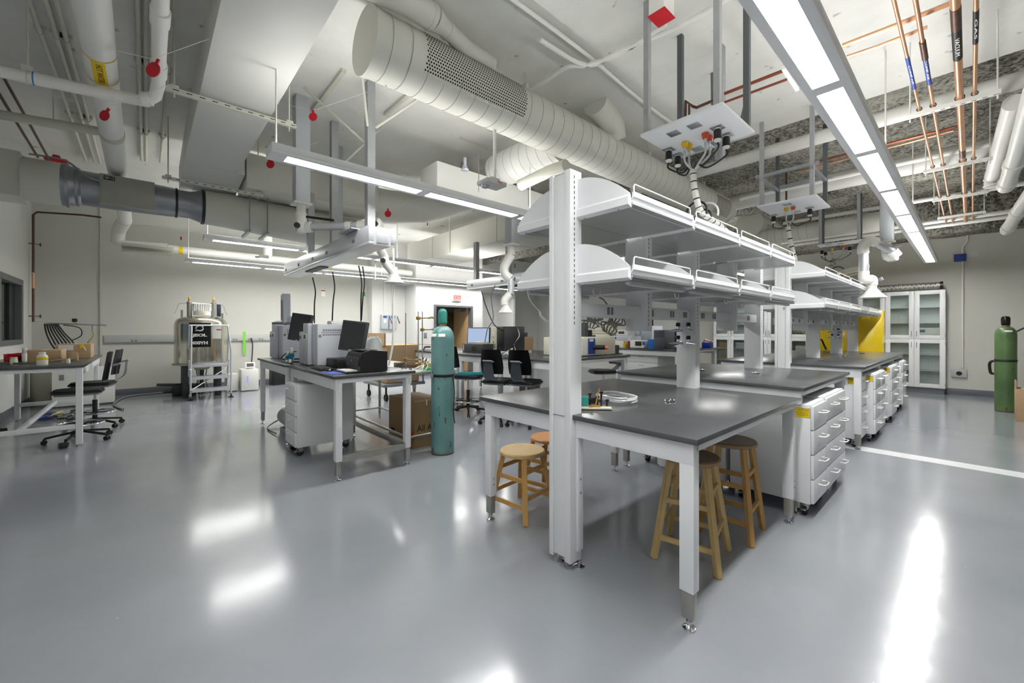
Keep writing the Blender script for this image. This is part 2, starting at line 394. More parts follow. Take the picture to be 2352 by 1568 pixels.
# door wall with opening
DX = -11.2; dy0, dy1, dz = 6.78, 8.16, 2.14
struct('wall_left', MB().box((-11.9, 6.1, 0), (DX-T, 6.25, 4.3)).box((DX-T, 6.1, 0), (DX, dy0-.05, 4.3)).box((DX-T, dy1+.05, 0), (DX, 8.64, 4.3)).box((DX-T, dy0-.05, dz+.05), (DX, dy1+.05, 4.3)), wallw, 'white wall around the open doorway')
df = struct('door_1', MB().box((DX-T, dy0-.06, 0), (DX+.03, dy0+.02, dz+.06)).box((DX-T, dy1-.02, 0), (DX+.03, dy1+.06, dz+.06)).box((DX-T, dy0+.02, dz), (DX+.03, dy1-.02, dz+.06)), M('door_frame_grey', (.38, .39, .40), .45), 'open doorway with dark grey frame')
struct('door_leaf', MB().box((DX-.95, dy1-.06, 0.01), (DX-T, dy1-.02, dz-.01)), doorw, parent=df)
struct('closer', MB().box((DX-.45, dy1-.14, dz-.12), (DX-.2, dy1-.06, dz-.06)), galv, parent=df)
struct('wall_corridor', MB().box((-14.1, 5.7, 0), (-14.0, 10.2, 2.9)).box((-14.0, 5.6, 0), (-12.1, 5.7, 2.9)).box((-14.0, 10.2, 0), (-11.35, 10.3, 2.9)).box((-14.0, 5.6, 2.8), (-11.35, 10.3, 2.9)), wallw, 'corridor beyond the doorway')
d2 = struct('door_2', MB().box((-14.0, 7.1, 0), (-13.94, 8.0, 2.1)), doorw, 'maple door across the corridor')
struct('vision_panel', MB().box((-13.94, 7.8, .9), (-13.93, 7.9, 1.9)), black, parent=d2)
struct('door_2', MB().box((-14.0, 8.6, 0), (-13.94, 9.5, 2.1)), doorw, 'second maple door across the corridor')
struct('wall_left', MB().box((XL, 8.49, 0), (DX-T, 8.64, 4.3)), wallw, 'return wall right of the doorway')
struct('wall_left', MB().box((XL-T, 8.49, 0), (XL, YB, 4.3)), wallw, 'far left wall behind the instrument benches')
struct('wall_back', MB().box((XL, 12.35, 0), (-6.0, YB, 4.3)), wallw, 'white projecting part of the back wall, far left')
struct('wall_back', MB().box((XL-T, YB, 0), (XR, YB+T, 4.3)), wallm, 'pale grey back wall with glass cabinets')
struct('wall_right', MB().box((XR, -2.2, 0), (XR+T, YB+T, 4.4)), wallm, 'right wall out of view')
def base(name, a, b): struct(name, MB().box((a[0], a[1], .0), (b[0], b[1], .13), .004), base_m, 'grey rubber baseboard')
base('baseboard_left', (XL, YN, 0), (XL+.012, 5.03, 0)); base('baseboard_front', (XL, WY, 0), (XR, WY+.012, 0)); base('baseboard_back', (-6.0, YB-.012, 0), (XR, YB, 0))
base('baseboard_door', (DX, 6.1, 0), (DX+.012, dy0-.06, 0))
struct('trim_3', MB().box((XL, -.72, 0), (XL+.03, -.68, 4.0)), wallm, 'vertical wall joint cover behind the desk')
struct('trim_4', MB().box((-1.5, 6.22, .0), (XR, 6.45, .002)), M('bright_floor_strip', (.86, .87, .88), .3), 'white strip painted across the floor')

# ================================================================== CEILING LIGHTS
def linear_light(x, y0, nseg, label, rods=(), seg=1.21, gap=.1, w=.105, hz=2.8):
    L_ = nseg*(seg+gap)+.14
    t = thing('linear_light', label, 'ceiling light', (x, y0, hz), 0)
    b = MB(); z1 = .075
    b.box((-w, 0, .018), (w, L_, z1), .004)
    b.box((-w, 0, 0), (-.062, L_, .018)).box((.062, 0, 0), (w, L_, .018)).box((-.062, 0, 0), (.062, .12, .018))
    for k in range(nseg): b.box((-.062, .12+k*(seg+gap)+seg, 0), (.062, .12+(k+1)*(seg+gap), .018))
    b.obj('housing', white, t)
    for k in range(nseg):
        MB().box((-.061, .121+k*(seg+gap), .010), (.061, .119+k*(seg+gap)+seg, .0175)).obj('diffuser', lampm, t)
    MB().box((-.07, .06, z1+.001), (.07, L_-.06, z1+.006)).obj('unseen_uplight', uplm, t)  # out-of-view upward glow, added to brighten the ceiling and ducts above
    for ry in rods: MB().cyl((0, ry, z1), (0, ry, ZC-hz), .007, 8).obj('hanger_rod', pvc, t)
    return t
linear_light(-.55, -1.07-1.31*0, 10, 'long white ceiling light on the right, running over the drawer side of the island', (.5, 3.5, 6.4, 9.2))
linear_light(-3.72, .73, 3, 'nearest left ceiling light, starting beside the white rectangular duct', (.05, 2.9))
linear_light(-7.87, .66, 5, 'upper of the two far ceiling lights above the left wall', (.05, 3.2))
linear_light(-10.7, .60, 7, 'lowest far ceiling light, close to the left wall', (.05, 4.2))
linear_light(-3.85, 9.4, 2, 'short far ceiling light seen between the shelves', (.1, 2.5))

satin = M('satin_nickel', (.88, .88, .88), .25, .5)
# ================================================================== GENERIC PARTS
def leveler(b, x, y, r=.026): b.cyl((x, y, .014), (x, y, .075), .010, 10); b.lathe([(r*1.15, 0), (r*1.2, .004), (r*1.15, .010), (r*.6, .016), (.010, .022)], (x, y, 0), n=20).lathe([(.016, .034), (.016, .042)], (x, y, 0), n=6)
def lab_table(name, label, x0, x1, y0, y1, z, legs, cat='lab bench', group=None, apr=.105, side=.045, inset=.03, legw=.07, legd=.058, sleeve=.185, stub=None, ov=.03):
    t = thing(name, label, cat, ((x0+x1)/2, (y0+y1)/2, 0), 0, group)
    MB().box((x0, y0, z-.028), (x1, y1, z), .003).obj('worktop', top, t, True)
    zi = z-.028
    MB().box((x0+ov, y0+ov, zi-apr), (x1-ov, y0+ov+.03, zi), .002).obj('apron', white, t, True)
    MB().box((x0+ov, y1-ov-.03, zi-apr), (x1-ov, y1-ov, zi), .002).obj('apron', white, t, True)
    MB().box((x1-ov-.025, y0+ov+.03, zi-side), (x1-ov, y1-ov-.03, zi), .002).obj('side_rail', white, t, True)
    MB().box((x0+ov, y0+ov+.03, zi-side), (x0+ov+.025, y1-ov-.03, zi), .002).obj('side_rail', white, t, True)
    for (lx, ly) in legs:
        l = MB().box((lx-legw/2, ly-legd/2, sleeve), (lx+legw/2, ly+legd/2, zi-.001), .004).obj('leg', white, t, True)
        MB().box((lx-legw/2+.007, ly-legd/2+.007, .055), (lx+legw/2-.007, ly+legd/2-.007, sleeve+.02), .003).obj('steel_extension', steel, l, True)
        b = MB(); leveler(b, lx, ly); b.obj('leveling_foot', chrome, l, True)
    return t
def caster(b_w, b_f, x, y, r=.036, h=.1, rot=0):
    b_w.cyl((x-.014, y, r), (x+.014, y, r), r, 16)
    b_f.box((x-.022, y-.018, r+.01), (x+.022, y+.026, h-.004), .003); b_f.box((x-.04, y-.035, h-.006), (x+.04, y+.035, h)); b_f.box((x-.018, y-.065, r+.012), (x+.018, y-.02, r+.02), .002)
def mobile_cabinet(label, x0, x1, y0, y1, z1, face, ndraw=4, ncol=1, z0=.105, sticker=None, group='mobile drawer cabinets', wide=False, handles=1):
    """face '+x' '-x' '-y' : side the drawers open to"""
    t = thing('drawer_cabinet', label, 'cabinet', ((x0+x1)/2, (y0+y1)/2, 0), 0, group)
    th = .02
    bx0, bx1, by0, by1 = x0, x1, y0, y1
    if face == '+x': bx1 -= th
    elif face == '-x': bx0 += th
    elif face == '-y': by0 += th
    MB().box((bx0, by0, z0), (bx1, by1, z1), .004).obj('body', white, t, True)
    e = .0015
    if face == '+x': MB().box((bx1-.001, y0+.004, z0+.006), (bx1+e, y1-.004, z1-.012)).obj('drawer_gap', midg, t, True)
    elif face == '-y': MB().box((x0+.004, by0-e, z0+.006), (x1-.004, by0+.001, z1-.012)).obj('drawer_gap', midg, t, True)
    H = (z1-z0-.012)/ndraw
    for c in range(ncol):
        for k in range(ndraw):
            a, b_ = z0+.004+k*H+.0035, z0+.004+(k+1)*H-.0035
            if face in ('+x', '-x'):
                W = (y1-y0)/ncol; u0, u1 = y0+c*W+.005, y0+(c+1)*W-.005
                xs = (x1-th, x1) if face == '+x' else (x0, x0+th)
                d = MB().box((xs[0], u0, a), (xs[1], u1, b_), .003).obj('drawer', white, t, True)
                xf = x1 if face == '+x' else x0; s_ = 1 if face == '+x' else -1
                for hq in range(handles):
                    uc = u0+(u1-u0)*(hq+.5)/handles; zc = b_-.06
                    MB().tube([(xf, uc-.06, zc), (xf+s_*.038, uc-.06, zc), (xf+s_*.046, uc-.05, zc), (xf+s_*.046, uc+.05, zc), (xf+s_*.038, uc+.06, zc), (xf, uc+.06, zc)], .0055, 8).obj('handle', satin, d, True)
            else:
                W = (x1-x0)/ncol; u0, u1 = x0+c*W+.003, x0+(c+1)*W-.003
                d = MB().box((u0, y0, a), (u1, y0+th, b_), .003).obj('drawer', white, t, True)
                for hq in range(handles):
                    uc = u0+(u1-u0)*(hq+.5)/handles; zc = b_-.05
                    MB().tube([(uc-.055, y0, zc), (uc-.055, y0-.03, zc), (uc-.045, y0-.036, zc), (uc+.045, y0-.036, zc), (uc+.055, y0-.03, zc), (uc+.055, y0, zc)], .0042, 7).obj('handle', satin, d, True)
    for (cx_, cy_) in ((x0+.07, y0+.07), (x1-.07, y0+.07), (x0+.07, y1-.07), (x1-.07, y1-.07)):
        bw, bf = MB(), MB(); caster(bw, bf, cx_, cy_, h=z0)
        f_ = bf.obj('caster', grip, t, True); bw.obj('wheel', rubber, f_, True)
    if sticker == '-y':
        s1 = MB().box((x1-.115, y0-.001, z1-.10), (x1-.025, y0, z1-.03)).obj('warning_sticker', yell, t, True); s1['label'] = 'yellow warning sticker'
        MB().box((x1-.117, y0-.0006, z1-.102), (x1-.023, y0-.0001, z1-.028)).obj('sticker_border', blk_lab, s1, True)
        text('CAUTION', .021, blk_lab, s1, face_m((x1-.072, y0-.0014, z1-.043), '-y'), width=.08, depth=.0003)
        for q in range(3): text('MAXIMUM LOAD DO NOT OVERLOAD'[q*4:q*4+14], .008, blk_lab, s1, face_m((x1-.072, y0-.0014, z1-.060-q*.012), '-y'), width=.075, depth=.0003)
    return t

# ================================================================== ISLAND BENCHES
BX0, BX1 = -2.44, -.82
CXI = -1.627
b1 = lab_table('lab_bench', 'nearest black-topped island bench, pushed against the front shelf post', BX0, BX1, 1.85, 3.56, .914,
    [(BX0+.065, 1.88+.03), (BX1-.065, 1.88+.03), (BX0+.065, 3.50), (BX1-.065, 3.50)], group='island benches')
b2 = lab_table('lab_bench', 'second island bench, set a little higher behind the nearest one', BX0, BX1, 3.64, 5.35, .98,
    [(BX0+.065, 3.71), (BX1-.075, 3.73), (BX0+.065, 5.28), (BX1-.075, 5.28)], group='island benches')
b3 = lab_table('lab_bench', 'third island bench running back to the yellow cabinet', BX0, BX1, 6.18, 10.60, .98,
    [(BX0+.065, 6.24), (BX1-.065, 6.24), (BX0+.065, 7.7), (BX1-.065, 7.7), (BX0+.065, 9.2), (BX1-.065, 9.2), (BX0+.065, 10.5), (BX1-.065, 10.5)], group='island benches')
for (bt, xs) in ((b1, (1.85, 3.56)),):
    for lx, ly in ((BX0+.065, 1.91), (BX1-.065, 3.5)):
        for zz in (.27, .315): MB().lathe([(.006, 0), (.006, .003), (.002, .005)], (lx+.035, ly, zz), 'X', 10).obj('screw', steel, bt, True)

# ---- shelf frame (posts, shelves, rails)
def shelf_frame(label, y0, posts, ybays, zlow_rails, seed=0):
    t = thing('shelf_frame', label, 'shelving', (CXI, y0, 0), 0, 'island shelf frames')
    px0, px1 = CXI-.083, CXI+.083
    for (py, zb, main) in posts:
        b = MB(); d = .105
        if main:
            b.box((px0, py, zb), (px0+.03, py+d, 2.34), .003).box((px1-.045, py, zb), (px1, py+d, 2.345), .003).box((px0+.033, py+.007, zb+.02), (px1-.048, py+d, 2.33), .001)
        else:
            b.box((px0, py, zb), (px1, py+.085, 2.335), .003)
        p = b.obj('post', white, t, True)
        sl = MB()
        zz = 1.44
        while zz < 2.3:
            if not (main and 1.70 < zz < 2.05 and False): sl.box((px1-.001, py+.035, zz), (px1+.0012, py+.040, zz+.018))
            zz += .0305
        sl.obj('slot', dark, p, True)['kind'] = 'stuff'
        if main:
            MB().box((px0+.032, py+.003, .9), (px1-.047, py+.0045, .903)).obj('panel_joint', dark, p, True)
            MB().box((px1-.002, py+.062, .17), (px1+.012, py+.100, .38), .001).obj('steel_insert', M('dark_steel', (.27, .27, .26), .45, .1), p, True)
            for zz in (.45, .53): MB().lathe([(.007, 0), (.006, .003), (.002, .005)], (px1+.012, py+.08, zz), 'X', 10).obj('screw', steel, p, True)
            MB().box((px1, py+.055, .11), (px1+.012, py+.105, .83), .002).obj('side_bracket', white, p, True)
            for q in ((px0+.035, py+.05), (px1-.04, py+.045), (px1-.01, py+.095)):
                b = MB(); leveler(b, q[0], q[1], .03); b.obj('leveling_foot', chrome, p, True)
    hw = .44
    for i in range(len(ybays)-1):
        a, b_ = ybays[i]+.004, ybays[i+1]-.004
        for (zs, up) in ((2.07, 1), (1.685, 0)):
            for s_ in (-1, 1):
                xi, xo = CXI+s_*.0015, CXI+s_*hw
                x_a, x_b = min(xi, xo), max(xi, xo)
                sh = MB().box((x_a, a+.012, zs+.002), (x_b, b_-.012, zs+.014)).obj('shelf', shelf_under if 1 else white, t, True)
                # front lip and end rims
                MB().prism([(xo-s_*.045, zs), (xo, zs+.045), (xo, zs+.072), (xo-s_*.01, zs+.072), (xo-s_*.012, zs+.045), (xo-s_*.05, zs+.008)][::s_], 'Y', a+.02, b_-.02).obj('front_lip', white, sh, True)
                if up: MB().box((x_a, a+.02, zs+.0145), (x_b-.0, b_-.02, zs+.02)).obj('shelf_top', white, sh, True)
                zr = zs+.072; rr = .004
                MB().tube([(xo-s_*.006, a+.03, zr-.01), (xo-s_*.006, a+.03, zr+.03), (xo-s_*.006, a+.04, zr+.042), (xo-s_*.006, b_-.06, zr+.042), (xo-s_*.006, b_-.05, zr+.03), (xo-s_*.006, b_-.05, zr-.01)], rr, 8).obj('rail', pvc, sh, True)
    # arched brackets at each bay line
    for i, yb in enumerate(ybays):
        for zs in (2.07, 1.685):
            for s_ in (-1, 1):
                b = MB(); poly = []
                x_in, x_out = .06, hw-.01
                zt = .062; hh = .165
                pts = [(x_in, zt-.01)] + [(x_in+(x_out-x_in)*k/14, zt + hh*(1-(k/14)**2.1)) for k in range(0, 15)] + [(x_out, zt-.01)]
                poly = [(CXI+s_*p[0], zs+p[1]) for p in pts]
                yy = yb if i < len(ybays)-1 else yb-.01
                b.prism(poly, 'Y', yy, yy+.006)
                b.prism([(yy, zs+zt-.008), (yy-.014, zs+.042), (yy-.014, zs+.0), (yy+.016, zs-.012), (yy+.03, zs-.002), (yy+.012, zs+.01), (yy+.012, zs+zt-.008)], 'X', min(CXI+s_*x_in, CXI+s_*x_out), max(CXI+s_*x_in, CXI+s_*x_out))
                o = b.obj('shelf_bracket', white, t, True)
                for q in (.13, .36): MB().lathe([(.005, 0), (.004, .003)], (CXI+s_*q, yy+.002, zs-.014), 'Z', 8).obj('screw', steel, o, True)
    for (ra, rb, outs) in zlow_rails:
        r = MB().box((CXI-.045, ra, 1.49), (CXI+.045, rb, 1.575), .004).obj('power_rail', white, t, True)
        for (oy, knd) in outs:
            if knd == 'd':
                for q in (-.02, .02):
                    o = MB().box((CXI+.0445, oy+q-.013, 1.508), (CXI+.048, oy+q+.013, 1.558), .006).obj('outlet', midg, r, True)
            else:
                MB().box((CXI+.0445, oy-.035, 1.51), (CXI+.048, oy+.035, 1.556), .002).obj('outlet', midg, r, True)
    return t
f1 = shelf_frame('white shelf frame over the two nearest benches, with power rails', 1.83,
    [(1.83, .05, True), (2.66, 1.40, False), (3.45, .10, False), (4.30, 1.40, False), (5.05, .10, False)], [1.90, 2.645, 3.435, 4.18, 4.93],
    [(1.94, 3.45, [(2.28, 'd'), (2.66+.14, 'd'), (3.12, 'd'), (3.34, 's')]), (3.54, 5.05, [(3.68, 's'), (3.92, 'd'), (4.38, 'd'), (4.8, 'd')])])
f2 = shelf_frame('white shelf frame over the third island bench, farther back', 6.13,
    [(6.13, .05, True), (6.95, 1.40, False), (7.66, .10, False), (8.5, 1.40, False), (9.3, .10, False), (10.1, 1.4, False), (10.87, .10, False)], [6.2, 7.0, 7.83, 8.65, 9.43, 10.2, 11.0],
    [(6.24, 7.66, [(6.45, 's'), (6.75, 's'), (7.2, 's'), (7.5, 's')]), (7.75, 9.3, [(7.9, 's'), (8.3, 's'), (8.7, 's'), (9.1, 's')]), (9.39, 10.87, [(9.7, 's'), (10.1, 's'), (10.5, 's')])])
# slim lights under the lower shelves' front lips
def under_light(label, xo, a, b_, group):
    t = thing('undershelf_light', label, 'light', (xo, a, 1.66), 0, group)
    MB().box((xo-.03, a, 1.655), (xo+.0, b_, 1.675), .004).obj('lamp_body', alu, t, True)
    MB().box((xo-.026, a+.02, 1.651), (xo-.006, b_-.02, 1.6545)).obj('lens', pvc, t, True)
    MB().tube(arc((xo-.04, b_-.04, 1.64), .028, PI, 2*PI, 8, 'yz'), .0025, 6).obj('cord_loop', pvc, t, True)
names = ['nearest', 'second nearest', 'third', 'fourth']
for i, (a, b_) in enumerate(((1.95, 2.60), (2.70, 3.40), (3.49, 4.14), (4.24, 4.88))):
    under_light('%s slim light under the lower shelf edge over the near benches, right side' % names[i], CXI+.40, a, b_, 'under-shelf lights')
under_light('slim light under the lower shelf edge left of the front post', CXI-.37, 1.95, 2.6, 'under-shelf lights')
for i, yb in enumerate((6.25, 7.05, 7.88, 8.7, 9.48, 10.25)):
    under_light('slim light under the lower shelf of the far frame, bay %s' % ['at the front', 'second from the front', 'third from the front', 'fourth from the front', 'fifth from the front', 'at the back'][i], CXI+.40, yb, yb+.68, 'under-shelf lights')

# ---- mobile cabinets under the benches
mobile_cabinet('white drawer cabinet with yellow sticker, first on the right side of the second bench', -1.36, -.775, 3.69, 4.10, .85, '+x', sticker='-y')
mobile_cabinet('wide white drawer cabinet with paired handles beside the first one, right side of second bench', -1.36, -.775, 4.115, 4.84, .865, '+x', handles=2)
mobile_cabinet('white drawer cabinet standing behind the stools under the nearest bench end', -2.02, -1.40, 3.68, 4.1, .84, '-x')
mobile_cabinet('white drawer cabinet on the left side of the second bench', -2.38, -2.04, 3.95, 4.6, .80, '-x')
for i, (a, b_, xf) in enumerate(((6.30, 6.72, -.87), (6.76, 7.22, -.79), (7.26, 7.64, -.79), (7.85, 8.3, -.87), (8.34, 9.0, -.79), (9.3, 9.75, -.83), (9.80, 10.4, -.79))):
    mobile_cabinet('white drawer cabinet under the third island bench, %s on its right side' % ['first', 'second', 'third', 'fourth', 'fifth', 'sixth', 'last'][i], xf-.55, xf, a, b_, .86, '+x', sticker='-y' if i in (0, 1, 4, 5) else None)
mobile_cabinet('white drawer cabinet on the left side of the third island bench', -2.38, -1.85, 6.35, 6.8, .83, '-x')

# ---- gas valves on the full-height posts
def valve_pair(label, x, y, z):
    t = thing('gas_valve', label, 'valve', (x, y, z), 0, 'gas valves on the posts')
    b = MB()
    for s_ in (-1, 1):
        b.cyl((x+s_*.04, y-.001, z), (x+s_*.04, y-.05, z), .012, 12)
        b.tube([(x+s_*.04, y-.05, z), (x+s_*.07, y-.06, z), (x+s_*.115, y-.075, z-.004)], [.016, .012, .005], 10)
        b.cyl((x+s_*.045, y-.05, z), (x+s_*.045, y-.05, z+.035), .008, 10)
        b.lathe([(.017, 0), (.017, .006)], (x+s_*.04, y-.006, z), 'Y', 14)
    b.obj('valve_body', chrome, t, True)
    for s_ in (-1, 1): MB().lathe([(.014, 0), (.018, .006), (.018, .026), (.014, .032)], (x+s_*.045, y-.05, z+.033), n=14).obj('knob', blackg, t, True)
for lab, yy, zz in (('upper chrome gas valve pair on the post between the near benches', 3.45, 1.405), ('lower chrome gas valve pair on the post between the near benches', 3.45, 1.295),
                    ('upper chrome gas valve pair on the post over the third bench by the yellow cabinet', 9.3, 1.37), ('lower chrome gas valve pair on the post over the third bench by the yellow cabinet', 9.3, 1.27)):
    valve_pair(lab, CXI, yy, zz)

# ================================================================== CEILING SERVICES
def rings_on(parent, p, q, r, n, mat, name='seam', w=.0035, m=28):
    P_, Q_ = Vector(p), Vector(q); b = MB(); d = (Q_-P_).normalized()
    for k in range(n):
        c = P_.lerp(Q_, (k+.5)/n); b.tube([c-d*.003, c+d*.003], r+w, m, cap=False)
    o = b.obj(name, mat, parent, True); o['kind'] = 'stuff'; return o
seamm = M('duct_seam_grey', (.60, .60, .57), .6)  # duct seams in a darker grey than the painted skin
# big perforated round duct
DXC, DZC, DR = -3.2, 3.70, .25
def supply_duct():
    t = thing('round_duct', 'big round supply duct with a perforated section, running above the island to the back', 'duct', (DXC, 1.3, DZC-DR))
    n = 40; b = MB()
    b.tube([(DXC, 1.30, DZC), (DXC, 8.3, DZC)], DR, n)
    b.tube([(DXC, 1.29, DZC), (DXC, 1.34, DZC)], DR+.008, n)
    b.obj('duct_body', duct, t, True)
    ts = MB(); y = 1.42
    while y < 8.2:
        if not 1.62 < y < 2.85: ts.tube([(DXC, y-.003, DZC), (DXC, y+.003, DZC)], DR+.003, n, cap=False)
        else:
            a0 = math.radians(20)
            ts.tube([(DXC+(DR+.001)*math.cos(a), y, DZC+(DR+.001)*math.sin(a)) for a in [a0+math.radians(140)*0 - math.radians(38) - math.radians(100)*k/16 for k in range(17)]], .0025, 5)
        y += .165
    ts.obj('seam', seamm, t, True)['kind'] = 'stuff'
    # perforated band: real punched discs set into the skin on the aisle side
    pb = MB(); hole = M('dark_perforation', (.10, .10, .09), .9)
    a_lo, a_hi = math.radians(-36), math.radians(52)
    rows = 17; cols = 46
    for i in range(rows):
        a = a_lo+(a_hi-a_lo)*i/(rows-1)
        for j in range(cols):
            y = 1.72+(j+(.5 if i % 2 else 0))*.0245
            c = Vector((DXC+(DR+.0012)*math.cos(a), y, DZC+(DR+.0012)*math.sin(a)))
            nrm = Vector((math.cos(a), 0, math.sin(a))); tg = Vector((-math.sin(a), 0, math.cos(a)))
            vs = [pb.bm.verts.new(c+tg*.0082*math.cos(2*PI*k/7)+Vector((0, 1, 0))*.0082*math.sin(2*PI*k/7)) for k in range(7)]
            pb.bm.faces.new(vs)
    o = pb.obj('perforation', hole, t, True, smooth=0); o['kind'] = 'stuff'
    rb = MB()
    for i in (-1, rows):
        a = a_lo+(a_hi-a_lo)*i/(rows-1)
        for j in range(cols): rb.lathe([(.008, -.001), (.006, .004), (.001, .006)], (DXC+DR*math.cos(a), 1.72+j*.0245, DZC+DR*math.sin(a)), n=6, m=Matrix.Rotation(PI/2-a, 4, 'Y'))
    o = rb.obj('rivet_row', duct, t, True); o['kind'] = 'stuff'
    # louvered outlet near the far end
    lv = MB()
    for k in range(14):
        a = math.radians(-50+k*5.2); lv.box((DXC+(DR+.002)*math.cos(a)-.002, 7.45, DZC+(DR+.002)*math.sin(a)-.003), (DXC+(DR+.002)*math.cos(a)+.002, 8.1, DZC+(DR+.002)*math.sin(a)+.003))
    lv.obj('louvre', dark, t, True)['kind'] = 'stuff'
    MB().tube([(DXC, 8.18, DZC), (DXC, 8.22, DZC)], DR+.012, n).tube([(DXC, 8.28, DZC), (DXC, 8.32, DZC)], DR+.012, n).obj('end_ring', duct, t, True)
    for y in (2.95, 5.4, 7.2): MB().cyl((DXC+.1, y, DZC+.2), (DXC+.1, y, ZC+(.1 if y > 6.3 else 0)), .006, 8).box((DXC+.06, y-.02, DZC+.2), (DXC+.14, y+.02, DZC+.27), .003).obj('hanger', beige, t, True)
    MB().tube([(DXC-.05, 1.5, DZC-.26), (DXC-.3, 1.5, DZC), (DXC-.16, 1.5, DZC+.28), (DXC-.1, 1.5, ZC)], .003, 5).obj('hanger_wire', galv, t, True)
    return t
supply_duct()
def duct2():
    t = thing('round_duct', 'far round supply duct with a louvred strip, in line with the big perforated one', 'duct', (DXC, 9.9, DZC-DR))
    MB().tube([(DXC, 9.75, DZC), (DXC, 13.1, DZC)], .28, 32).obj('duct_body', duct, t, True)
    rings_on(t, (DXC, 9.75, DZC), (DXC, 13.1, DZC), .28, 9, seamm)
    lv = MB()
    for k in range(12):
        a = math.radians(-60+k*5.2); lv.box((DXC+.283*math.cos(a)-.002, 10.0, DZC+.283*math.sin(a)-.003), (DXC+.283*math.cos(a)+.002, 10.6, DZC+.283*math.sin(a)+.003))
    lv.obj('louvre', dark, t, True)['kind'] = 'stuff'
duct2()
# elbow takeoff on top of the big duct
t = thing('duct_elbow', 'segmented elbow rising from the big perforated duct to the slab', 'duct', (-3.1, 4.35, 3.85))
MB().tube([(-3.05, 4.5, 3.85), (-3.03, 4.42, 3.99), (-2.98, 4.2, 4.03), (-2.95, 3.95, 4.08)], [.14, .15, .15, .15], 24).obj('elbow', duct, t, True)
t = thing('round_duct', 'smaller white round duct between the slab and the big perforated duct', 'duct', (-2.8, 1.6, 3.85))
MB().tube([(-2.963, 1.205, 3.96), (-2.914, 1.53, 3.96), (-2.934, 1.755, 3.96)], .10, 22).tube([(-2.934, 1.755, 3.96), (-2.962, 1.869, 3.96), (-3.046, 2.16, 3.96), (-3.078, 2.491, 3.96)], [.10, .07, .07, .065], 22).obj('duct_body', duct, t, True)
MB().tube([(-2.971, 1.905, 3.96), (-2.98, 1.932, 3.96)], .076, 22).tube([(-2.933, 1.715, 3.96), (-2.934, 1.735, 3.96)], .106, 22).obj('coupling', duct, t, True)
# branch spiral duct to the white plenum
t = thing('spiral_duct', 'spiral branch duct crossing from the big duct to the white plenum', 'duct', (-3.9, 3.75, 3.3))
MB().tube([(-3.3, 3.75, 3.66), (-4.5, 3.75, 3.66)], .23, 32).obj('duct_body', ductw, t, True)
rings_on(t, (-3.3, 3.75, 3.66), (-4.5, 3.75, 3.66), .23, 8, seamm)
# white plenum along Y
PX = -4.5
t = thing('plenum_duct', 'white rectangular plenum duct in the middle, behind the near ceiling light', 'duct', (PX-.2, 3.0, 3.33))
MB().box((PX-.42, 2.75, 3.2), (PX, 7.6, 3.55), .003).obj('duct_body', ductw, t, True)
b = MB()
for y in (3.4, 4.35, 5.3, 6.25): b.box((PX-.425, y, 3.3), (PX+.006, y+.008, 3.83))
b.obj('seam', seamm, t, True)['kind'] = 'stuff'
# long rectangular duct C along X
t = thing('rectangular_duct', 'long beige rectangular duct crossing behind the second service beam', 'duct', (-7, 5.3, 3.2))
MB().box((-10.2, 5.3, 3.2), (PX-.42, 6.35, 3.72), .003).obj('duct_body', duct, t, True)
b = MB()
for x in (-8.9, -8.1, -6.4, -5.7): b.box((x, 5.295, 3.197), (x+.008, 6.355, 3.722))
b.obj('seam', seamm, t, True)['kind'] = 'stuff'
MB().cyl((-8.1, 5.28, 3.2), (-8.1, 5.28, 4.1), .012, 8).obj('hanger_rod', beige, t, True)
# upper left rectangular duct A
t = thing('rectangular_duct', 'large white rectangular duct in the upper left, over the near ceiling light', 'duct', (-4.5, .63, 3.5))
MB().box((-6.55, .355, 3.5), (-2.2, .915, 3.86), .003).obj('duct_body', ductw, t, True)
MB().prism([(-6.55, 3.5), (-7.6, 3.38), (-7.6, 3.75), (-6.55, 3.86)], 'Y', .355, 1.0).obj('transition', ductw, t, True)
t2 = thing('rectangular_duct', 'beige rectangular duct leading away behind the near fume arm', 'duct', (-6.9, 2, 3.38))
MB().box((-7.35, 1.03, 3.38), (-6.6, 2.9, 3.84), .003).obj('duct_body', duct, t2, True)
MB().tube([(-6.98, 2.9, 3.6), (-6.9, 3.3, 3.6), (-6.6, 3.75, 3.62), (-6.1, 3.98, 3.65), (-4.95, 4.0, 3.68)], [.30, .29, .27, .25, .24], 28).obj('spiral_section', duct, t2, True)
for lab, x, y0, y1, z in (('slotted trapeze channel under the large white duct, nearest', -4.5, .12, 1.12, 3.455), ('slotted trapeze channel under the far end of the white duct', -6.75, .15, 1.25, 3.34)):
    t = thing('trapeze_hanger', lab, 'hanger', (x, .6, z), 0, 'duct trapezes')
    MB().box((x-.02, y0, z-.035), (x+.02, y1, z+.0)).obj('channel', beige, t, True)
    b = MB()
    for k in range(11): b.box((x+.0195, y0+.05+k*.09, z-.022), (x+.0208, y0+.09+k*.09, z-.014))
    b.obj('slot', dark, t, True)['kind'] = 'stuff'
    for yy in (y0+.06, y1-.06): MB().cyl((x, yy, z-.08), (x, yy, ZC), .007, 8).box((x-.03, yy-.03, z), (x+.03, yy+.03, z+.02), .003).obj('rod', beige, t, True)
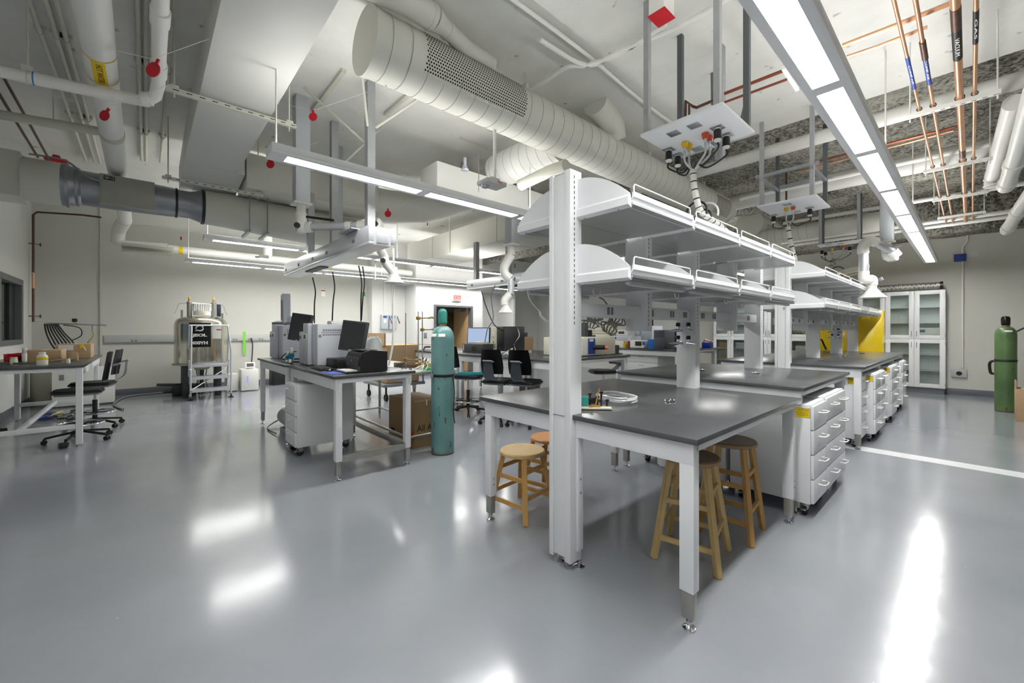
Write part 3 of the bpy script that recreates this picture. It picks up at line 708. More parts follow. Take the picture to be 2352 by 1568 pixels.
# upper left white insulated pipe (X direction) with yellow band
t = thing('insulated_pipe', 'thick white insulated pipe with a yellow banded label, upper left', 'pipe', (-5, -.25, 3.37))
MB().tube([(-2.2, -.25, 3.47), (-10.6, -.29, 3.47)], [.098, .098], 26).obj('jacket', pvc, t, True)
MB().cyl((-6.05, -.267, 3.47), (-5.93, -.267, 3.47), .103, 26).cyl((-3.25, -.254, 3.47), (-3.13, -.254, 3.47), .103, 26).obj('coupling', beige, t, True)
lb = MB().tube([(-4.27, -.259, 3.47), (-4.255, -.259, 3.47)], .1005, 26, cap=False).tube([(-4.65, -.261, 3.47), (-4.635, -.261, 3.47)], .1005, 26, cap=False)
lb.grid(lambda u, v: (-4.635+u*.365, -.26+.1008*math.cos(math.radians(-115+v*45)), 3.47+.1008*math.sin(math.radians(-115+v*45))), 1, 8)
l_ = lb.obj('label_wrap', yell, t, True); l_['label'] = 'yellow pipe label band'
text('HOT WATER', .05, blk_lab, l_, Matrix(((-1, 0, 0, -4.45), (0, 1, 0, -.262), (0, 0, -1, 3.3685), (0, 0, 0, 1))), width=.29)
# thick pipe loop along Y then X
t = thing('drain_pipe', 'white drain pipe crossing the upper left on a clevis hanger, elbowed toward the near duct', 'pipe', (-4.7, -.5, 3.25))
MB().tube(spline([(-4.86, -1.6, 3.3), (-4.70, -.63, 3.3), (-4.58, -.10, 3.3)], 3)+[Vector((-4.55, .0, 3.3)), Vector((-4.48, .06, 3.34)), Vector((-4.38, .075, 3.40)), Vector((-4.2, .075, 3.45)), Vector((-2.3, .06, 3.47))], .045, 18).obj('pipe_run', pvc, t, True)
MB().tube([(-4.62, -.28, 3.3), (-4.60, -.19, 3.3)], .054, 18).tube([(-4.52, -.02, 3.3), (-4.50, .03, 3.31)], .054, 18).tube([(-4.3, .075, 3.43), (-4.15, .075, 3.45)], .054, 18).tube([(-3.6, .07, 3.45), (-3.45, .07, 3.455)], .054, 18).obj('coupling', pvc, t, True)
MB().cyl((-4.71, -.66, 3.34), (-4.71, -.66, ZC), .007, 8).box((-4.74, -.69, 3.33), (-4.68, -.63, 3.38), .003).tube(arc((-4.71, -.66, 3.3), .049, 0, 2*PI, 16, 'xz'), .005, 6).obj('clevis_hanger', beige, t, True)
MB().tube(arc((-4.70, -.63, 3.3), .047, 0, 2*PI, 16, 'xz'), .004, 6).obj('blue_ring', blue, t, True)
t = thing('drain_pipe', 'second white pipe lower on the far left, ending at the insulated pipe', 'pipe', (-6.2, -.8, 3.4))
MB().tube([(-6.42, -1.6, 3.5), (-6.12, -.36, 3.5)], .045, 16).cyl((-6.2, -.7, 3.54), (-6.2, -.7, ZC), .006, 8).obj('pipe_run', beige, t, True)
# thin ceiling conduits along X
for i, (y, r, x1, x2, lab) in enumerate(((-.70, .018, -2.3, -9.2, 'thin ceiling conduit nearest the window wall, upper left'), (-.60, .018, -2.3, -9.2, 'thin ceiling conduit, second from the window wall'), (-.54, .018, -2.3, -9.2, 'thin ceiling conduit, third from the window wall'),
    (-.05, .018, -2.3, -8.6, 'thin ceiling conduit just right of the insulated pipe'), (.0, .018, -2.3, -8.6, 'thin ceiling conduit touching its twin, right of the insulated pipe'), (.17, .016, -2.3, -8.5, 'thin ceiling conduit beside the large white duct'))):
    t = thing('conduit', lab, 'pipe', ((x1+x2)/2, y, 4.03), 0, 'ceiling conduits')
    MB().cyl((x1, y, 4.05), (x2, y, 4.05), r, 10).obj('tube', beige, t, True)
    b = MB()
    for xx in (-3.4, -5.5, -7.4): b.box((xx-.02, y-.04, 4.07), (xx+.02, y+.04, 4.1)).tube(arc((xx, y, 4.05), r+.004, 0, 2*PI, 12, 'yz'), .004, 5)
    b.obj('strap', beige, t, True)
# top-left elbow duct
t = thing('round_duct', 'segmented white round duct cut by the top edge, upper left', 'duct', (-2.9, -.1, 3.6))
MB().tube([(-2.55, -.42, 3.75), (-2.75, -.22, 3.72), (-2.95, -.02, 3.70), (-3.05, .20, 3.72), (-3.1, .33, 3.8)], [.17, .17, .17, .165, .16], 26).obj('duct_body', duct, t, True)
# low big duct E with steel damper
EX, EZ, ER = -7.3, 3.157, .209
t = thing('round_duct', 'low round duct along the far left with a bare steel damper section', 'duct', (EX, .5, EZ-ER))
MB().box((EX-.23, -1.64, EZ-.25), (EX+.21, -1.05, EZ+.25), .003).tube([(EX, -1.05, EZ), (EX, -.75, EZ)], [.25, .25], 32).obj('duct_body', duct, t, True)
MB().tube([(EX, -.75, EZ), (EX, -.60, EZ), (EX, -.585, EZ), (EX, -.25, EZ), (EX, .25, EZ), (EX, .35, EZ), (EX, .46, EZ), (EX, .60, EZ)], [.25, .225, .209, .209, .197, .184, .184, .23], 32).tube([(EX, -.72, EZ), (EX, -.685, EZ)], .26, 32).tube([(EX, -.63, EZ), (EX, -.61, EZ)], .234, 32).obj('damper_section', galv, t, True)
MB().tube([(EX, .30, EZ), (EX, .325, EZ)], .20, 32).tube([(EX, .585, EZ), (EX, .62, EZ)], .242, 32).obj('strap_clamp', black, t, True)
MB().tube([(EX, .62, EZ), (EX, .92, EZ), (EX, 1.92, EZ-.05), (EX, 2.9, EZ-.06), (EX-.15, 3.15, EZ-.02), (EX-.5, 3.3, EZ)], [.234, .25, .27, .26, .25, .24], 32).obj('far_section', duct, t, True)
bx = MB().box((EX+.17, -.42, EZ-.20), (EX+.25, .085, EZ+.16), .003).obj('actuator_box', M('bare_sheet_metal', (.66, .66, .62), .5, .35, var=.08, scale=20), t, True)
tp = MB().box((EX+.250, -.385, EZ+.09), (EX+.252, -.285, EZ+.138)).obj('tag_plate', blk_lab, bx, True)
text('GEV-12', .042, paper, bx, face_m((EX+.2530, -.335, EZ+.114), '+x'), width=.085, depth=.0004)
MB().tube(spline([(EX+.1, -1.0, EZ+.27), (EX+.17, -.71, EZ+.25), (EX+.22, -.54, EZ+.10), (EX+.22, -.42, EZ+.07)], 6), .010, 8).obj('flex_conduit', galv, t, True)
for y in (1.13, 1.36): MB().bar((EX-.29, y, EZ-.30), (EX+.29, y, EZ-.30), .035, .035).cyl((EX+.28, y, EZ-.30), (EX+.28, y, 3.38), .007, 8).obj('trapeze', galv, t, True)
t = thing('damper_box', 'sheet-metal damper box with a white paper tag, at the left edge', 'duct', (-5.9, -1.35, 3.2))
MB().box((-6.35, -1.62, 2.98), (-5.95, -1.12, 3.32), .003).obj('box', M('bare_sheet_metal', None), t, True)
MB().box((-5.949, -1.35, 3.13), (-5.947, -1.16, 3.27)).obj('paper_tag', paper, t, True)
text('GEV-25', .035, blk_lab, t, face_m((-5.9465, -1.25, 3.225), '+x'), width=.11, depth=.0004)
# horizontal pipe with yellow labels along the left wall
t = thing('insulated_pipe', 'long white insulated pipe with yellow bands, along the far left wall', 'pipe', (-10.95, 4, 3.0))
MB().tube([(-11.3, .35, 3.12), (-11.3, 6.0, 3.12)], .085, 20).cyl((-11.3, 2.2, 3.12), (-11.3, 2.2, 4.1), .09, 16).obj('jacket', pvc, t, True)
for y in (.52, 3.05, 3.6): MB().tube([(-11.3, y, 3.12), (-11.3, y+.07, 3.12)], .088, 20, cap=False).obj('label_band', yell, t, True)
t = thing('pipe_riser', 'white vertical pipe dropping into the fluorescent strip frame, far left', 'pipe', (-11.4, -.45, 2.95))
MB().tube([(-10.6, -.30, 3.47), (-11.0, -.34, 3.47), (-11.3, -.40, 3.40), (-11.4, -.42, 3.2), (-11.38, -.30, 3.1), (-11.3, .35, 3.12)], .11, 18).obj('pipe_run', pvc, t, True)
t = thing('strip_fixture', 'old painted strip fixture frame hanging below the far left duct', 'fixture', (-10.9, .2, 2.9))
MB().box((-10.95, -.35, 3.02), (-10.8, .42, 3.08), .004).box((-10.93, -.33, 2.93), (-10.82, .40, 2.95), .003).box((-10.95, -.35, 2.93), (-10.92, .42, 3.05)).obj('frame', beige, t, True)
# corner copper pipe
t = thing('copper_pipe', 'copper pipe down the far left corner with two valves', 'pipe', (-11.9, -1.6, 1.5))
MB().tube([(-11.3, -.65, 3.60), (-11.4, -.9, 3.62), (-11.9, -1.55, 3.66), (-11.9, -1.6, 3.6), (-11.9, -1.6, 2.9)], .018, 10).tube([(-11.9, -1.6, 2.2), (-11.9, -1.6, 1.56)], .018, 10).tube([(-11.9, -1.6, 2.9), (-11.9, -1.6, 2.5)], .018, 10).obj('pipe_run', copperd, t, True)
MB().tube([(-11.9, -1.6, 2.49), (-11.9, -1.6, 2.2)], .019, 10).obj('bright_run', copper, t, True)
for z in (3.05, 1.67): MB().cyl((-11.9, -1.6, z), (-11.9, -1.75, z), .01, 8).cyl((-11.98, -1.52, z-.03), (-11.98, -1.52, z+.03), .012, 8).cyl((-11.98, -1.52, z), (-11.9, -1.6, z), .007, 8).obj('valve', copperd, t, True)
for i, (y, lab) in enumerate(((-.95, 'dark copper pipe on the ceiling, upper far left'), (-1.05, 'dark copper pipe on the ceiling beside the window wall'))):
    grp(MB().cyl((-2.5, y, 3.7), (-8.25, y-.02, 3.7), .014, 8).obj('copper_pipe', copperd), lab, 'pipe', 'dark copper pipes upper left')
# red and small tags
def tag(lab, p, r=.045, lean=0):
    t = thing('red_tag', lab, 'tag', p, PI/4, 'round red tags on strings')
    b = MB().lathe([(r, -.003), (r, .003)], (0, 0, 0), 'Y', 22).box((-.012, -.003, r*.8), (.012, .003, r*1.6))
    b.move(Matrix.Rotation(lean, 4, 'Y')); b.obj('disc', redtag, t)
    MB().tube([(-.5, .0, r*1.5+.12), (0, .0, r*1.45), (.6, 0, r*1.5+.18)], .0018, 5).obj('string', paper, t)
tag('round red tag beside the elbow of the upper left pipe', (-3.986, 0.04, 3.312), .054, .5)
tag('round red tag hanging over the thick insulated pipe', (-4.647, -0.248, 3.134), .042, .6)
tag('bright red tag hanging at the near square column', (-4.704, 1.338, 3.695), .045)
tag('red tag on the beige duct under the near light', (-5.692, 1.133, 3.428), .05, -.3)
tag('small red tag high on the far left wall', (-13.585, -0.948, 3.943), .06, .6)
tag('small red tag above the far white pipe', (-12.214, 0.587, 3.529), .05)
tag('red tag just right of the right-hand square post', (-5.874, 2.731, 3.162), .05)
t = thing('flow_switch', 'red valve actuator at the end of the dark copper pipes, far left', 'valve', (-8.915, -0.974, 3.908))
MB().box((-.09, -.04, -.04), (.05, .04, .05), .015).box((.02, -.12, -.06), (.09, .12, 0), .02).obj('actuator', redtag, t)

# ---- service beam hung over the instrument tables
def square_post(lab, x, y, z0, z1=ZC, w=.085, two=True, grp_='square ceiling posts', m=None):
    t = thing('square_post', lab, 'post', (x, y, z0), 0, grp_)
    a, mm = w/2, m or strutm
    MB().box((x-a, y-a, z0), (x-.003, y+a, z1)).box((x+.003, y-a, z0), (x+a, y+a, z1)).box((x-.004, y-a+.006, z0), (x+.004, y+a-.006, z1)).obj('profile', mm, t, True)
    return t
def service_beam(lab, x0, x1, y0, y1, z0, z1, outs):
    t = thing('service_beam', lab, 'service beam', ((x0+x1)/2, (y0+y1)/2, z0), 0, 'overhead service beams')
    MB().box((x0, y0, z0+.03), (x1, y0+.05, z1), .003).box((x0, y1-.05, z0+.03), (x1, y1, z1), .003).box((x0, y0+.05, z0+.0), (x1-.002, y1-.05, z1-.01)).box((x0, y0, z0), (x1, y0+.052, z0+.028), .003).obj('channel', alu, t, True)
    MB().box((x1-.002, y0+.08, z0+.02), (x1+.006, y1-.08, z1-.01), .002).obj('end_plate', alu, t, True)
    L_ = MB().box((x0+.25*(x1-x0), y0+.09, z0-.012), (x0+.45*(x1-x0), y1-.08, z0)).obj('dark_inset', dark, t, True)
    for fx in outs:
        x = x0+fx*(x1-x0)
        for q in (-.02, .02): MB().box((x+q-.012, y0-.003, z0+.065), (x+q+.012, y0+.001, z0+.105), .005).obj('outlet', M('outlet_grey', (.35, .36, .37), .5), t, True)
    return t
service_beam('aluminium service beam with outlets hanging over the chromatograph table', -7.2, -3.91, 1.62, 1.90, 2.25, 2.435, (.04, .25, .45, .62, .88))
for lab, x, y in (('rightmost square ceiling post, bolted to the near service beam', -4.36, 1.82), ('square ceiling post left of the rightmost one', -5.50, 1.82)):
    square_post(lab, x, y, 2.435)
t = square_post('short square ceiling post behind the near service beam', -6.2, 2.12, 2.44)
square_post('dark square post left of the near fume arm', -6.3, 1.76, 2.435, 3.36)
t = thing('mounting_plate', 'bent steel plate clamping the rightmost post to the service beam', 'bracket', (-4.3, 1.76, 2.44), 0)
MB().box((-4.52, 1.55, 2.436), (-4.18, 1.97, 2.446), .002).box((-4.16, 1.70, 2.40), (-4.14, 1.94, 2.446)).obj('plate', galv, t, True)
for lab, a, b_ in (('diagonal brace pipe left of the rightmost post', (-4.9, 1.3, 4.08), (-4.42, 1.80, 3.45)), ('diagonal brace pipe right of the rightmost post', (-3.9, 2.35, 4.05), (-4.30, 1.86, 3.6)), ('diagonal brace pipe at the second post', (-5.9, 1.3, 4.05), (-5.55, 1.78, 3.45)), ('thick short brace at the rightmost post top', (-4.05, 1.60, 4.05), (-4.33, 1.78, 3.60)), ('far diagonal brace behind the second post', (-5.1, 2.3, 4.05), (-5.46, 1.86, 3.5))):
    grp(MB().cyl(a, b_, .014, 8).obj('brace', beige), lab, 'brace', 'diagonal ceiling braces')
for i, (x0, y0) in enumerate(((-5.9, 1.5), (-4.85, 2.2))):
    grp(MB().box((x0, y0, 4.06), (x0+1.6, y0+.045, 4.1)).box((x0+.1, y0+.012, 4.055), (x0+.45, y0+.03, 4.061)).obj('ceiling_channel', beige), ['painted strut channel on the slab over the near service beam', 'painted strut channel on the slab behind the rightmost post'][i], 'channel')
service_beam('second aluminium service beam, above the second row of tables', -6.95, -3.2, 4.95, 5.25, 2.23, 2.42, (.05, .3, .5, .7, .9))
for lab, x, y in (('dark square post on the left end of the second service beam', -6.75, 5.05), ('dark square post in the middle of the second service beam', -5.75, 5.05), ('dark square post at the right of the second service beam', -4.55, 5.05)):
    square_post(lab, x, y, 2.42, 3.2 if x < -5 else ZC)

# ---- fume extraction arms
def hood(b, c, r, h, axis=None, n=28):
    b.lathe([(r*.32, h*1.9), (r*.32, h*1.25), (r*.42, h), (r*.62, h*.55), (r*.97, h*.06), (r, 0), (r*.96, 0), (r*.58, h*.5), (r*.3, h)], c, n=n)
def fume_column(t, x, y, z0, z1=ZC, w=.16):
    c = MB().box((x-w/2, y-w/2, z0), (x+w/2, y+w/2, z1), .008).obj('ceiling_column', M('column_grey', (.74, .76, .78), .4, .35), t, True)
    MB().box((x-w/2-.02, y-w/2-.02, z0-.02), (x+w/2+.02, y+w/2+.02, z0+.005), .01).obj('flange', pvc, c, True)
def arm1():
    bx, by = -5.18, 1.346
    t = thing('fume_arm', 'white jointed fume extraction arm over the near service beam, with a funnel hood', 'fume extractor', (bx, by, 2.0), 0, 'fume extraction arms')
    fume_column(t, bx, by, 2.87, ZC, .155)
    ax = Vector((.6665, .7455, 0))
    p0 = Vector((bx, by, 2.86)); j1 = Vector((bx, by, 2.60)); j2 = Vector((-4.608, 1.987, 2.62))
    MB().tube([p0, p0-Vector((0, 0, .1)), j1+Vector((0, 0, .12))], [.05, .052, .055], 20).tube([p0-Vector((0, 0, .10)), p0-Vector((0, 0, .13))], .066, 20).obj('swivel', pvc, t, True)
    d = (j2-j1).normalized(); perp = Vector((d.y, -d.x, 0))
    MB().tube(spline([j1+Vector((0, 0, .14)), j1+Vector((0, 0, .05)), j1+d*.04, j1+d*.12], 5), .062, 20).lathe([(.07, -.05), (.085, -.02), (.085, .02), (.07, .05)], j1, 'Y', 24, m=None).obj('elbow', pvc, t, True)
    MB().cyl(j1+d*.10, j2-d*.10, .042, 20).obj('arm_tube', alu, t, True)
    MB().tube([j1+d*.52, j1+d*.58], .052, 20).tube([j2-d*.2, j2-d*.02], .06, 20).tube([j2-d*.02, j2+d*.05, j2+d*.08], [.08, .085, .05], 22).obj('joint', pvc, t, True)
    MB().cyl(j1+perp*.07, j1+perp*.105, .032, 18).cyl(j2+d*.03+perp*.07, j2+d*.03+perp*.10, .03, 18).obj('knob', dark, t, True)
    MB().cyl(p0-Vector((0, 0, .14))+d*.06, j1+d*.38+Vector((0, 0, .07)), .014, 10).obj('gas_spring', black, t, True)
    MB().cyl(j1+d*.38+Vector((0, 0, .07)), j1+d*.54+Vector((0, 0, -.02)), .006, 8).obj('spring_rod', chrome, t, True)
    h = Vector((-4.594, 2.212, 1.967)); e = Vector((-4.667, 2.131, 2.227))
    MB().tube(spline([j2+d*.02, j2+Vector((.0, .03, -.2)), e+Vector((-.02, 0, .06)), e, h+Vector((0, 0, .12))], 5), .052, 18).obj('lower_arm', pvc, t, True)
    MB().cyl(e+perp*.055, e+perp*.08, .028, 16).obj('knob', dark, t, True)
    b = MB(); hood(b, h, .125, .10); b.obj('hood', pvc, t, True)
arm1()
def arm2():
    bx, by = -4.848, 4.33
    t = thing('fume_arm', 'white fume arm with a funnel hood above the computer towers', 'fume extractor', (bx, by, 1.7), 0, 'fume extraction arms')
    fume_column(t, bx, by, 2.76, ZC, .16)
    P_ = [Vector(q) for q in ((-4.857, 4.32, 2.736), (-4.857, 4.32, 2.597), (-4.921, 4.248, 2.425), (-4.921, 4.248, 2.301), (-4.866, 4.31, 2.218), (-4.857, 4.32, 2.08), (-4.866, 4.31, 1.976), (-4.921, 4.248, 1.886), (-4.921, 4.248, 1.804))]
    MB().tube([Vector((bx, by, 2.76)), P_[0], P_[1]], [.05, .06, .065], 18).tube(spline(P_[1:5], 4), .072, 18).obj('elbow', pvc, t, True)
    MB().tube([P_[4], P_[5], P_[6]], .055, 18).obj('arm_tube', alu, t, True)
    MB().tube(spline(P_[6:9], 4), .06, 18).obj('lower_joint', pvc, t, True)
    pr = Vector((.6665, .7455, 0))
    MB().cyl(P_[2]+pr*.14, P_[2]+pr*.17, .03, 14).cyl(P_[4]+pr*.06, P_[4]+pr*.08, .03, 14).obj('knob', dark, t, True)
    b = MB(); hood(b, (-4.912, 4.258, 1.679), .118, .105); b.obj('hood', pvc, t, True)
arm2()
def arm3():
    bx, by = -0.956, 9.437
    t = thing('fume_arm', 'large white jointed fume arm with a wide hood, right of the far shelf frame', 'fume extractor', (bx, by, 1.9), 0, 'fume extraction arms')
    fume_column(t, bx, by, 2.92, ZC+.05, .17)
    g = [Vector(q) for q in ((-0.956, 9.437, 2.86), (-0.941, 9.454, 2.652), (-0.84, 9.417, 2.649), (-0.889, 9.363, 2.737), (-1.057, 9.1, 2.872), (-1.134, 9.013, 2.894), (-1.197, 8.942, 2.8), (-1.192, 8.948, 2.552), (-1.192, 8.948, 2.261), (-1.154, 8.991, 2.247), (-1.113, 9.111, 2.253), (-1.108, 9.117, 2.158))]
    MB().tube([Vector((bx, by, 2.92)), g[0], g[1]], [.06, .055, .06], 18).tube(spline([g[0], g[1], g[2]], 4), .075, 18).obj('swivel', pvc, t, True)
    MB().cyl(g[2], g[3], .085, 20).tube(spline([g[4], g[5], g[6], g[6]+Vector((0, 0, -.12))], 5), .08, 20).obj('elbow', pvc, t, True)
    MB().cyl(g[3], g[4], .062, 20).cyl(g[6]-Vector((0, 0, .12)), g[8]+Vector((0, 0, .1)), .068, 20).obj('arm_tube', alu, t, True)
    MB().tube(spline([g[8]+Vector((0, 0, .12)), g[8], g[9], g[10], g[11]], 5), .075, 20).obj('lower_joint', pvc, t, True)
    MB().cyl(g[3]+Vector((-.1, -.05, .03)), g[3]+Vector((.12, .02, .07)), .008, 8).obj('clamp_bar', pvc, t, True)
    MB().cyl(g[10]+Vector((.1, .05, .03)), g[10]+Vector((.12, .06, -.02)), .03, 14).obj('knob', midg, t, True)
    b = MB(); hood(b, (-1.108, 9.117, 1.945), .20, .125); b.obj('hood', pvc, t, True)
arm3()
# ---- fire strobe
t = thing('fire_strobe', 'white ceiling strobe marked FIRE on a drop pipe', 'alarm', (-3.269, 2.645, 2.878), 0)
q = Vector((-3.269, 2.645, 2.878))
MB().cyl(q+Vector((.02, .02, .03)), (q.x+.02, q.y+.02, ZC), .016, 12).obj('drop_pipe', pvc, t, True)
MB().box(q+Vector((-.09, -.13, .0)), q+Vector((.09, .13, .045)), .012).box(q+Vector((-.06, -.06, .045)), q+Vector((.06, .06, .075)), .005).obj('body', M('strobe_grey', (.80, .81, .80), .45), t, True)
MB().lathe([(.045, 0), (.04, -.02), (.015, -.032)], q+Vector((-.02, -.07, 0)), n=18).obj('lens', M('strobe_lens', (.75, .77, .80), .1, .4), t, True)
text('FIRE', .035, redtag, t, face_m(q+Vector((.091, .03, .022)), '+x'), depth=.0004)
t = thing('strobe_light', 'white pipe-hung strobe under the left wall pipe', 'alarm', (-10.348, 1.925, 3.006), 0)
q = Vector((-10.348, 1.925, 3.006))
MB().box(q+Vector((-.05, -.08, -.03)), q+Vector((.05, .1, .04)), .01).cyl(q, (q.x, q.y, ZC), .012, 8).obj('body', pvc, t, True)
MB().lathe([(.05, 0), (.04, -.03)], q+Vector((.0, -.12, 0)), n=16).obj('lens', M('strobe_lens', None), t, True)
# emergency twin spot
t = thing('emergency_spot', 'small emergency spot lamp on the white branch duct', 'light', (-4.111, 2.903, 3.386), 0)
q = Vector((-4.111, 2.903, 3.386))
MB().cyl(q, q+Vector((0, 0, .12)), .02, 12).lathe([(.02, .03), (.05, -.03), (.046, -.035)], q, n=16).obj('lamp_body', M('strobe_lens', None), t, True)

# ---- conduits on the slab above the island
grp(MB().tube(spline([(-2.45, 1.4, 4.06), (-2.46, 3.0, 4.06), (-2.55, 4.45, 4.06), (-2.55, 6.2, 4.06)], 6), .018, 10).obj('conduit', pvc), 'straight white conduit on the slab right of the perforated duct', 'pipe')
grp(MB().tube(spline([(-3.85, 2.982, 4.0), (-3.098, 3.104, 4.0), (-2.666, 3.096, 4.0), (-2.516, 3.214, 4.0), (-2.211, 3.316, 4.0), (-1.721, 3.288, 4.0)], 6), .022, 10).obj('conduit', pvc), 'bent white conduit leading to the red junction box', 'pipe')
grp(MB().tube(spline([(-2.561, 2.621, 4.0), (-2.545, 3.084, 4.0), (-2.451, 3.267, 4.0), (-2.194, 3.29, 4.0), (-1.659, 3.395, 4.0), (-1.177, 3.393, 4.0)], 6), .022, 10).obj('conduit', pvc), 'long curved white conduit passing under the red junction box', 'pipe')
t = thing('junction_box', 'ceiling junction box with a red cover plate', 'electrical box', (-1.647, 3.064, 3.9), 0)
q = Vector((-1.634, 3.039, 3.88))
MB().box(q+Vector((-.06, -.08, 0)), q+Vector((.07, .08, ZC-3.88)), .003).obj('box', pvc, t, True)
MB().box(q+Vector((-.068, -.088, -.006)), q+Vector((.078, .088, 0)), .003).obj('cover', redtag, t, True)
for k, (p, lab) in enumerate((((-2.624, 5.899, 4.08), 'short strut channel on the slab left of the first service panel'), ((-4.749, 3.521, 4.08), 'empty slab insert above the white plenum'))):
    p = Vector(p); grp(MB().box(p-Vector((.02, .25, .0)), p+Vector((.02, .25, .02))).obj('slab_insert', beige), lab, 'channel')
# sprinkler heads
for lab, p in (('brass sprinkler head above the first service panel', (-2.813, 5.257, 4.188)), ('small sprinkler head behind the rightmost square post', (-6.623, 3.844, 3.298)), ('brass sprinkler head behind the near hood', (-8.228, 3.548, 2.421))):
    t = thing('sprinkler', lab, 'sprinkler', p, 0, 'sprinkler heads')
    MB().cyl((0, 0, .03), (0, 0, ZC-p[2]), .012, 8).obj('drop', beige, t); MB().lathe([(.02, 0), (.02, .003), (.006, .005), (.008, .03), (.016, .04)], n=12).obj('head', brass, t)

# ---- service panels hung over the shelf frames
def service_panel(lab, x0, x1, y0, y1, z, plugs, gases, blanks, bottom, hang, strut_frame=False):
    t = thing('service_panel', lab, 'service panel', ((x0+x1)/2, (y0+y1)/2, z), 0, 'overhead service panels')
    MB().box((x0, y0, z), (x1, y1, z+.025), .008).obj('panel', white, t, True)
    zt = ZC if y0 < 6.2 else ZC+.1
    for k, (px_, py_) in enumerate(((x0+.05, y0+.03), (x1-.05, y0+.03), (x0+.05, y1-.03), (x1-.05, y1-.03))):
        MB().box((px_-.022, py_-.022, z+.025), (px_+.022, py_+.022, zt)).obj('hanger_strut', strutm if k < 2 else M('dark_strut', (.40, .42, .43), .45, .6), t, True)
    if strut_frame:
        b = MB(); zf = z+.38
        for yy in (y0+.03, y1-.03): b.box((x0-.02, yy-.02, zf), (x1+.02, yy+.02, zf+.04))
        for xx in (x0+.05, x1-.05): b.box((xx-.02, y0, zf-.04), (xx+.02, y1, zf))
        b.obj('strut_frame', galv, t, True)
    bot = Vector(bottom)
    for k, (px_, py_) in enumerate(blanks):
        MB().box((px_-.045, py_-.045, z-.004), (px_+.045, py_+.045, z+.001), .002).obj('blank_plate', galv, t, True)
    for k, (px_, py_) in enumerate(plugs):
        p = MB().box((px_-.045, py_-.045, z-.004), (px_+.045, py_+.045, z+.001), .002).obj('outlet_plate', galv, t, True)
        MB().lathe([(.022, 0), (.022, -.02), (.028, -.022), (.028, -.075), (.031, -.077), (.031, -.088)], (px_, py_, z-.004), n=18).obj('plug', black, p, True)
        MB().lathe([(.028, -.088), (.024, -.102), (.008, -.112)], (px_, py_, z-.004), n=18).lathe([(.0235, -.002), (.0235, -.01)], (px_, py_, z-.004), n=18).obj('plug_collar', pvc, p, True)
        q0 = Vector((px_, py_, z-.115)); mid = bot+Vector((0, 0, .0))
        MB().tube(spline([q0, q0+Vector((0, 0, -.05)), q0.lerp(mid, .55)+Vector((0, 0, -.05)), mid+Vector(((px_-bot.x)*.08, 0, .05)), mid+Vector(((px_-bot.x)*.04, 0, -.08))], 6), .0075, 8).obj('power_cord', black, p, True)
    for k, (px_, py_, mm) in enumerate(gases):
        g = MB().lathe([(.012, 0), (.026, -.004), (.028, -.02), (.022, -.03), (.02, -.045)], (px_, py_, z), n=16).obj('gas_fitting', mm, t, True)
        MB().lathe([(.013, -.045), (.013, -.07), (.008, -.072), (.008, -.105)], (px_, py_, z), n=12).obj('connector', chrome, g, True)
        q0 = Vector((px_, py_, z-.10))
        MB().tube(spline([q0, q0+Vector((0, 0, -.06)), q0.lerp(bot, .6)+Vector((0, 0, -.03)), bot+Vector(((px_-bot.x)*.05, .01, .0)), bot+Vector((0, .01, -.08))], 6), .0085, 8).obj('gas_hose', clearp, g, True)
    return t
X0, X1 = -1.82, -1.165
service_panel('nearest white service panel over the island, with four black plugs and coloured gas fittings', X0, X1, 3.04, 3.68, 3.0,
    [(-1.779, 3.446), (-1.777, 3.611), (-1.33, 3.359), (-1.334, 3.541)],
    [(*(-1.617, 3.411), M('yellow_gas_fitting', (.88, .72, .10), .4)), (*(-1.611, 3.479), M('yellow_gas_fitting', None)), (*(-1.431, 3.375), orangep), (*(-1.429, 3.445), orangep)],
    [(-1.604, 3.193), (-1.436, 3.189), (-1.599, 3.62), (-1.435, 3.615)], (-1.603, 3.535, 2.786), None)
service_panel('second white service panel over the island, hung on a steel strut frame', -1.86, -1.22, 5.938, 6.664, 3.0,
    [(-1.826, 6.506), (-1.4, 6.461)],
    [(*(-1.605, 6.232), M('yellow_gas_fitting', None)), (*(-1.528, 6.233), orangep)],
    [(-1.553, 6.067), (-1.564, 6.545)], (-1.872, 7.361, 2.996), None, True)
service_panel('third white service panel over the island, farthest back', -1.95, -1.29, 9.499, 9.767000000000001, 3.0,
    [(-1.973, 10.032), (-1.959, 10.251), (-1.529, 9.955)],
    [(*(-1.801, 9.962), M('yellow_gas_fitting', None)), (*(-1.603, 9.812), orangep)],
    [(-1.771, 9.505), (-1.608, 9.571)], (-2.191, 12.258, 3.044), None)
# wrapped cord bundles dropping to the shelves
def bundle(lab, pts, r=.026):
    t = thing('cord_bundle', lab, 'cable', pts[-1], 0, 'wrapped cord bundles')
    P_ = spline(pts, 10)
    MB().tube(P_, r, 12).obj('white_hose', pvc, t, True)
    b = MB(); n = len(P_)
    for k in range(3, n-2, 2):
        if (k//2) % 2: b.tube([P_[k], P_[k].lerp(P_[k+1], .55)], r+.0015, 12)
    b.obj('tape_wrap', black, t, True)
bundle('white cord bundle with black tape bands dropping from the nearest service panel', [(-1.603, 3.535, 2.794), (-1.595, 3.543, 2.643), (-1.567, 3.574, 2.462), (-1.549, 3.67, 2.408), (-1.601, 4.062, 2.412), (-1.658, 4.448, 2.4)])
bundle('thin white cord bundle dropping from the second service panel', [(-1.872, 7.361, 2.996), (-1.841, 7.396, 2.728), (-1.82, 7.569, 2.477), (-1.849, 7.837, 2.455)], .03)
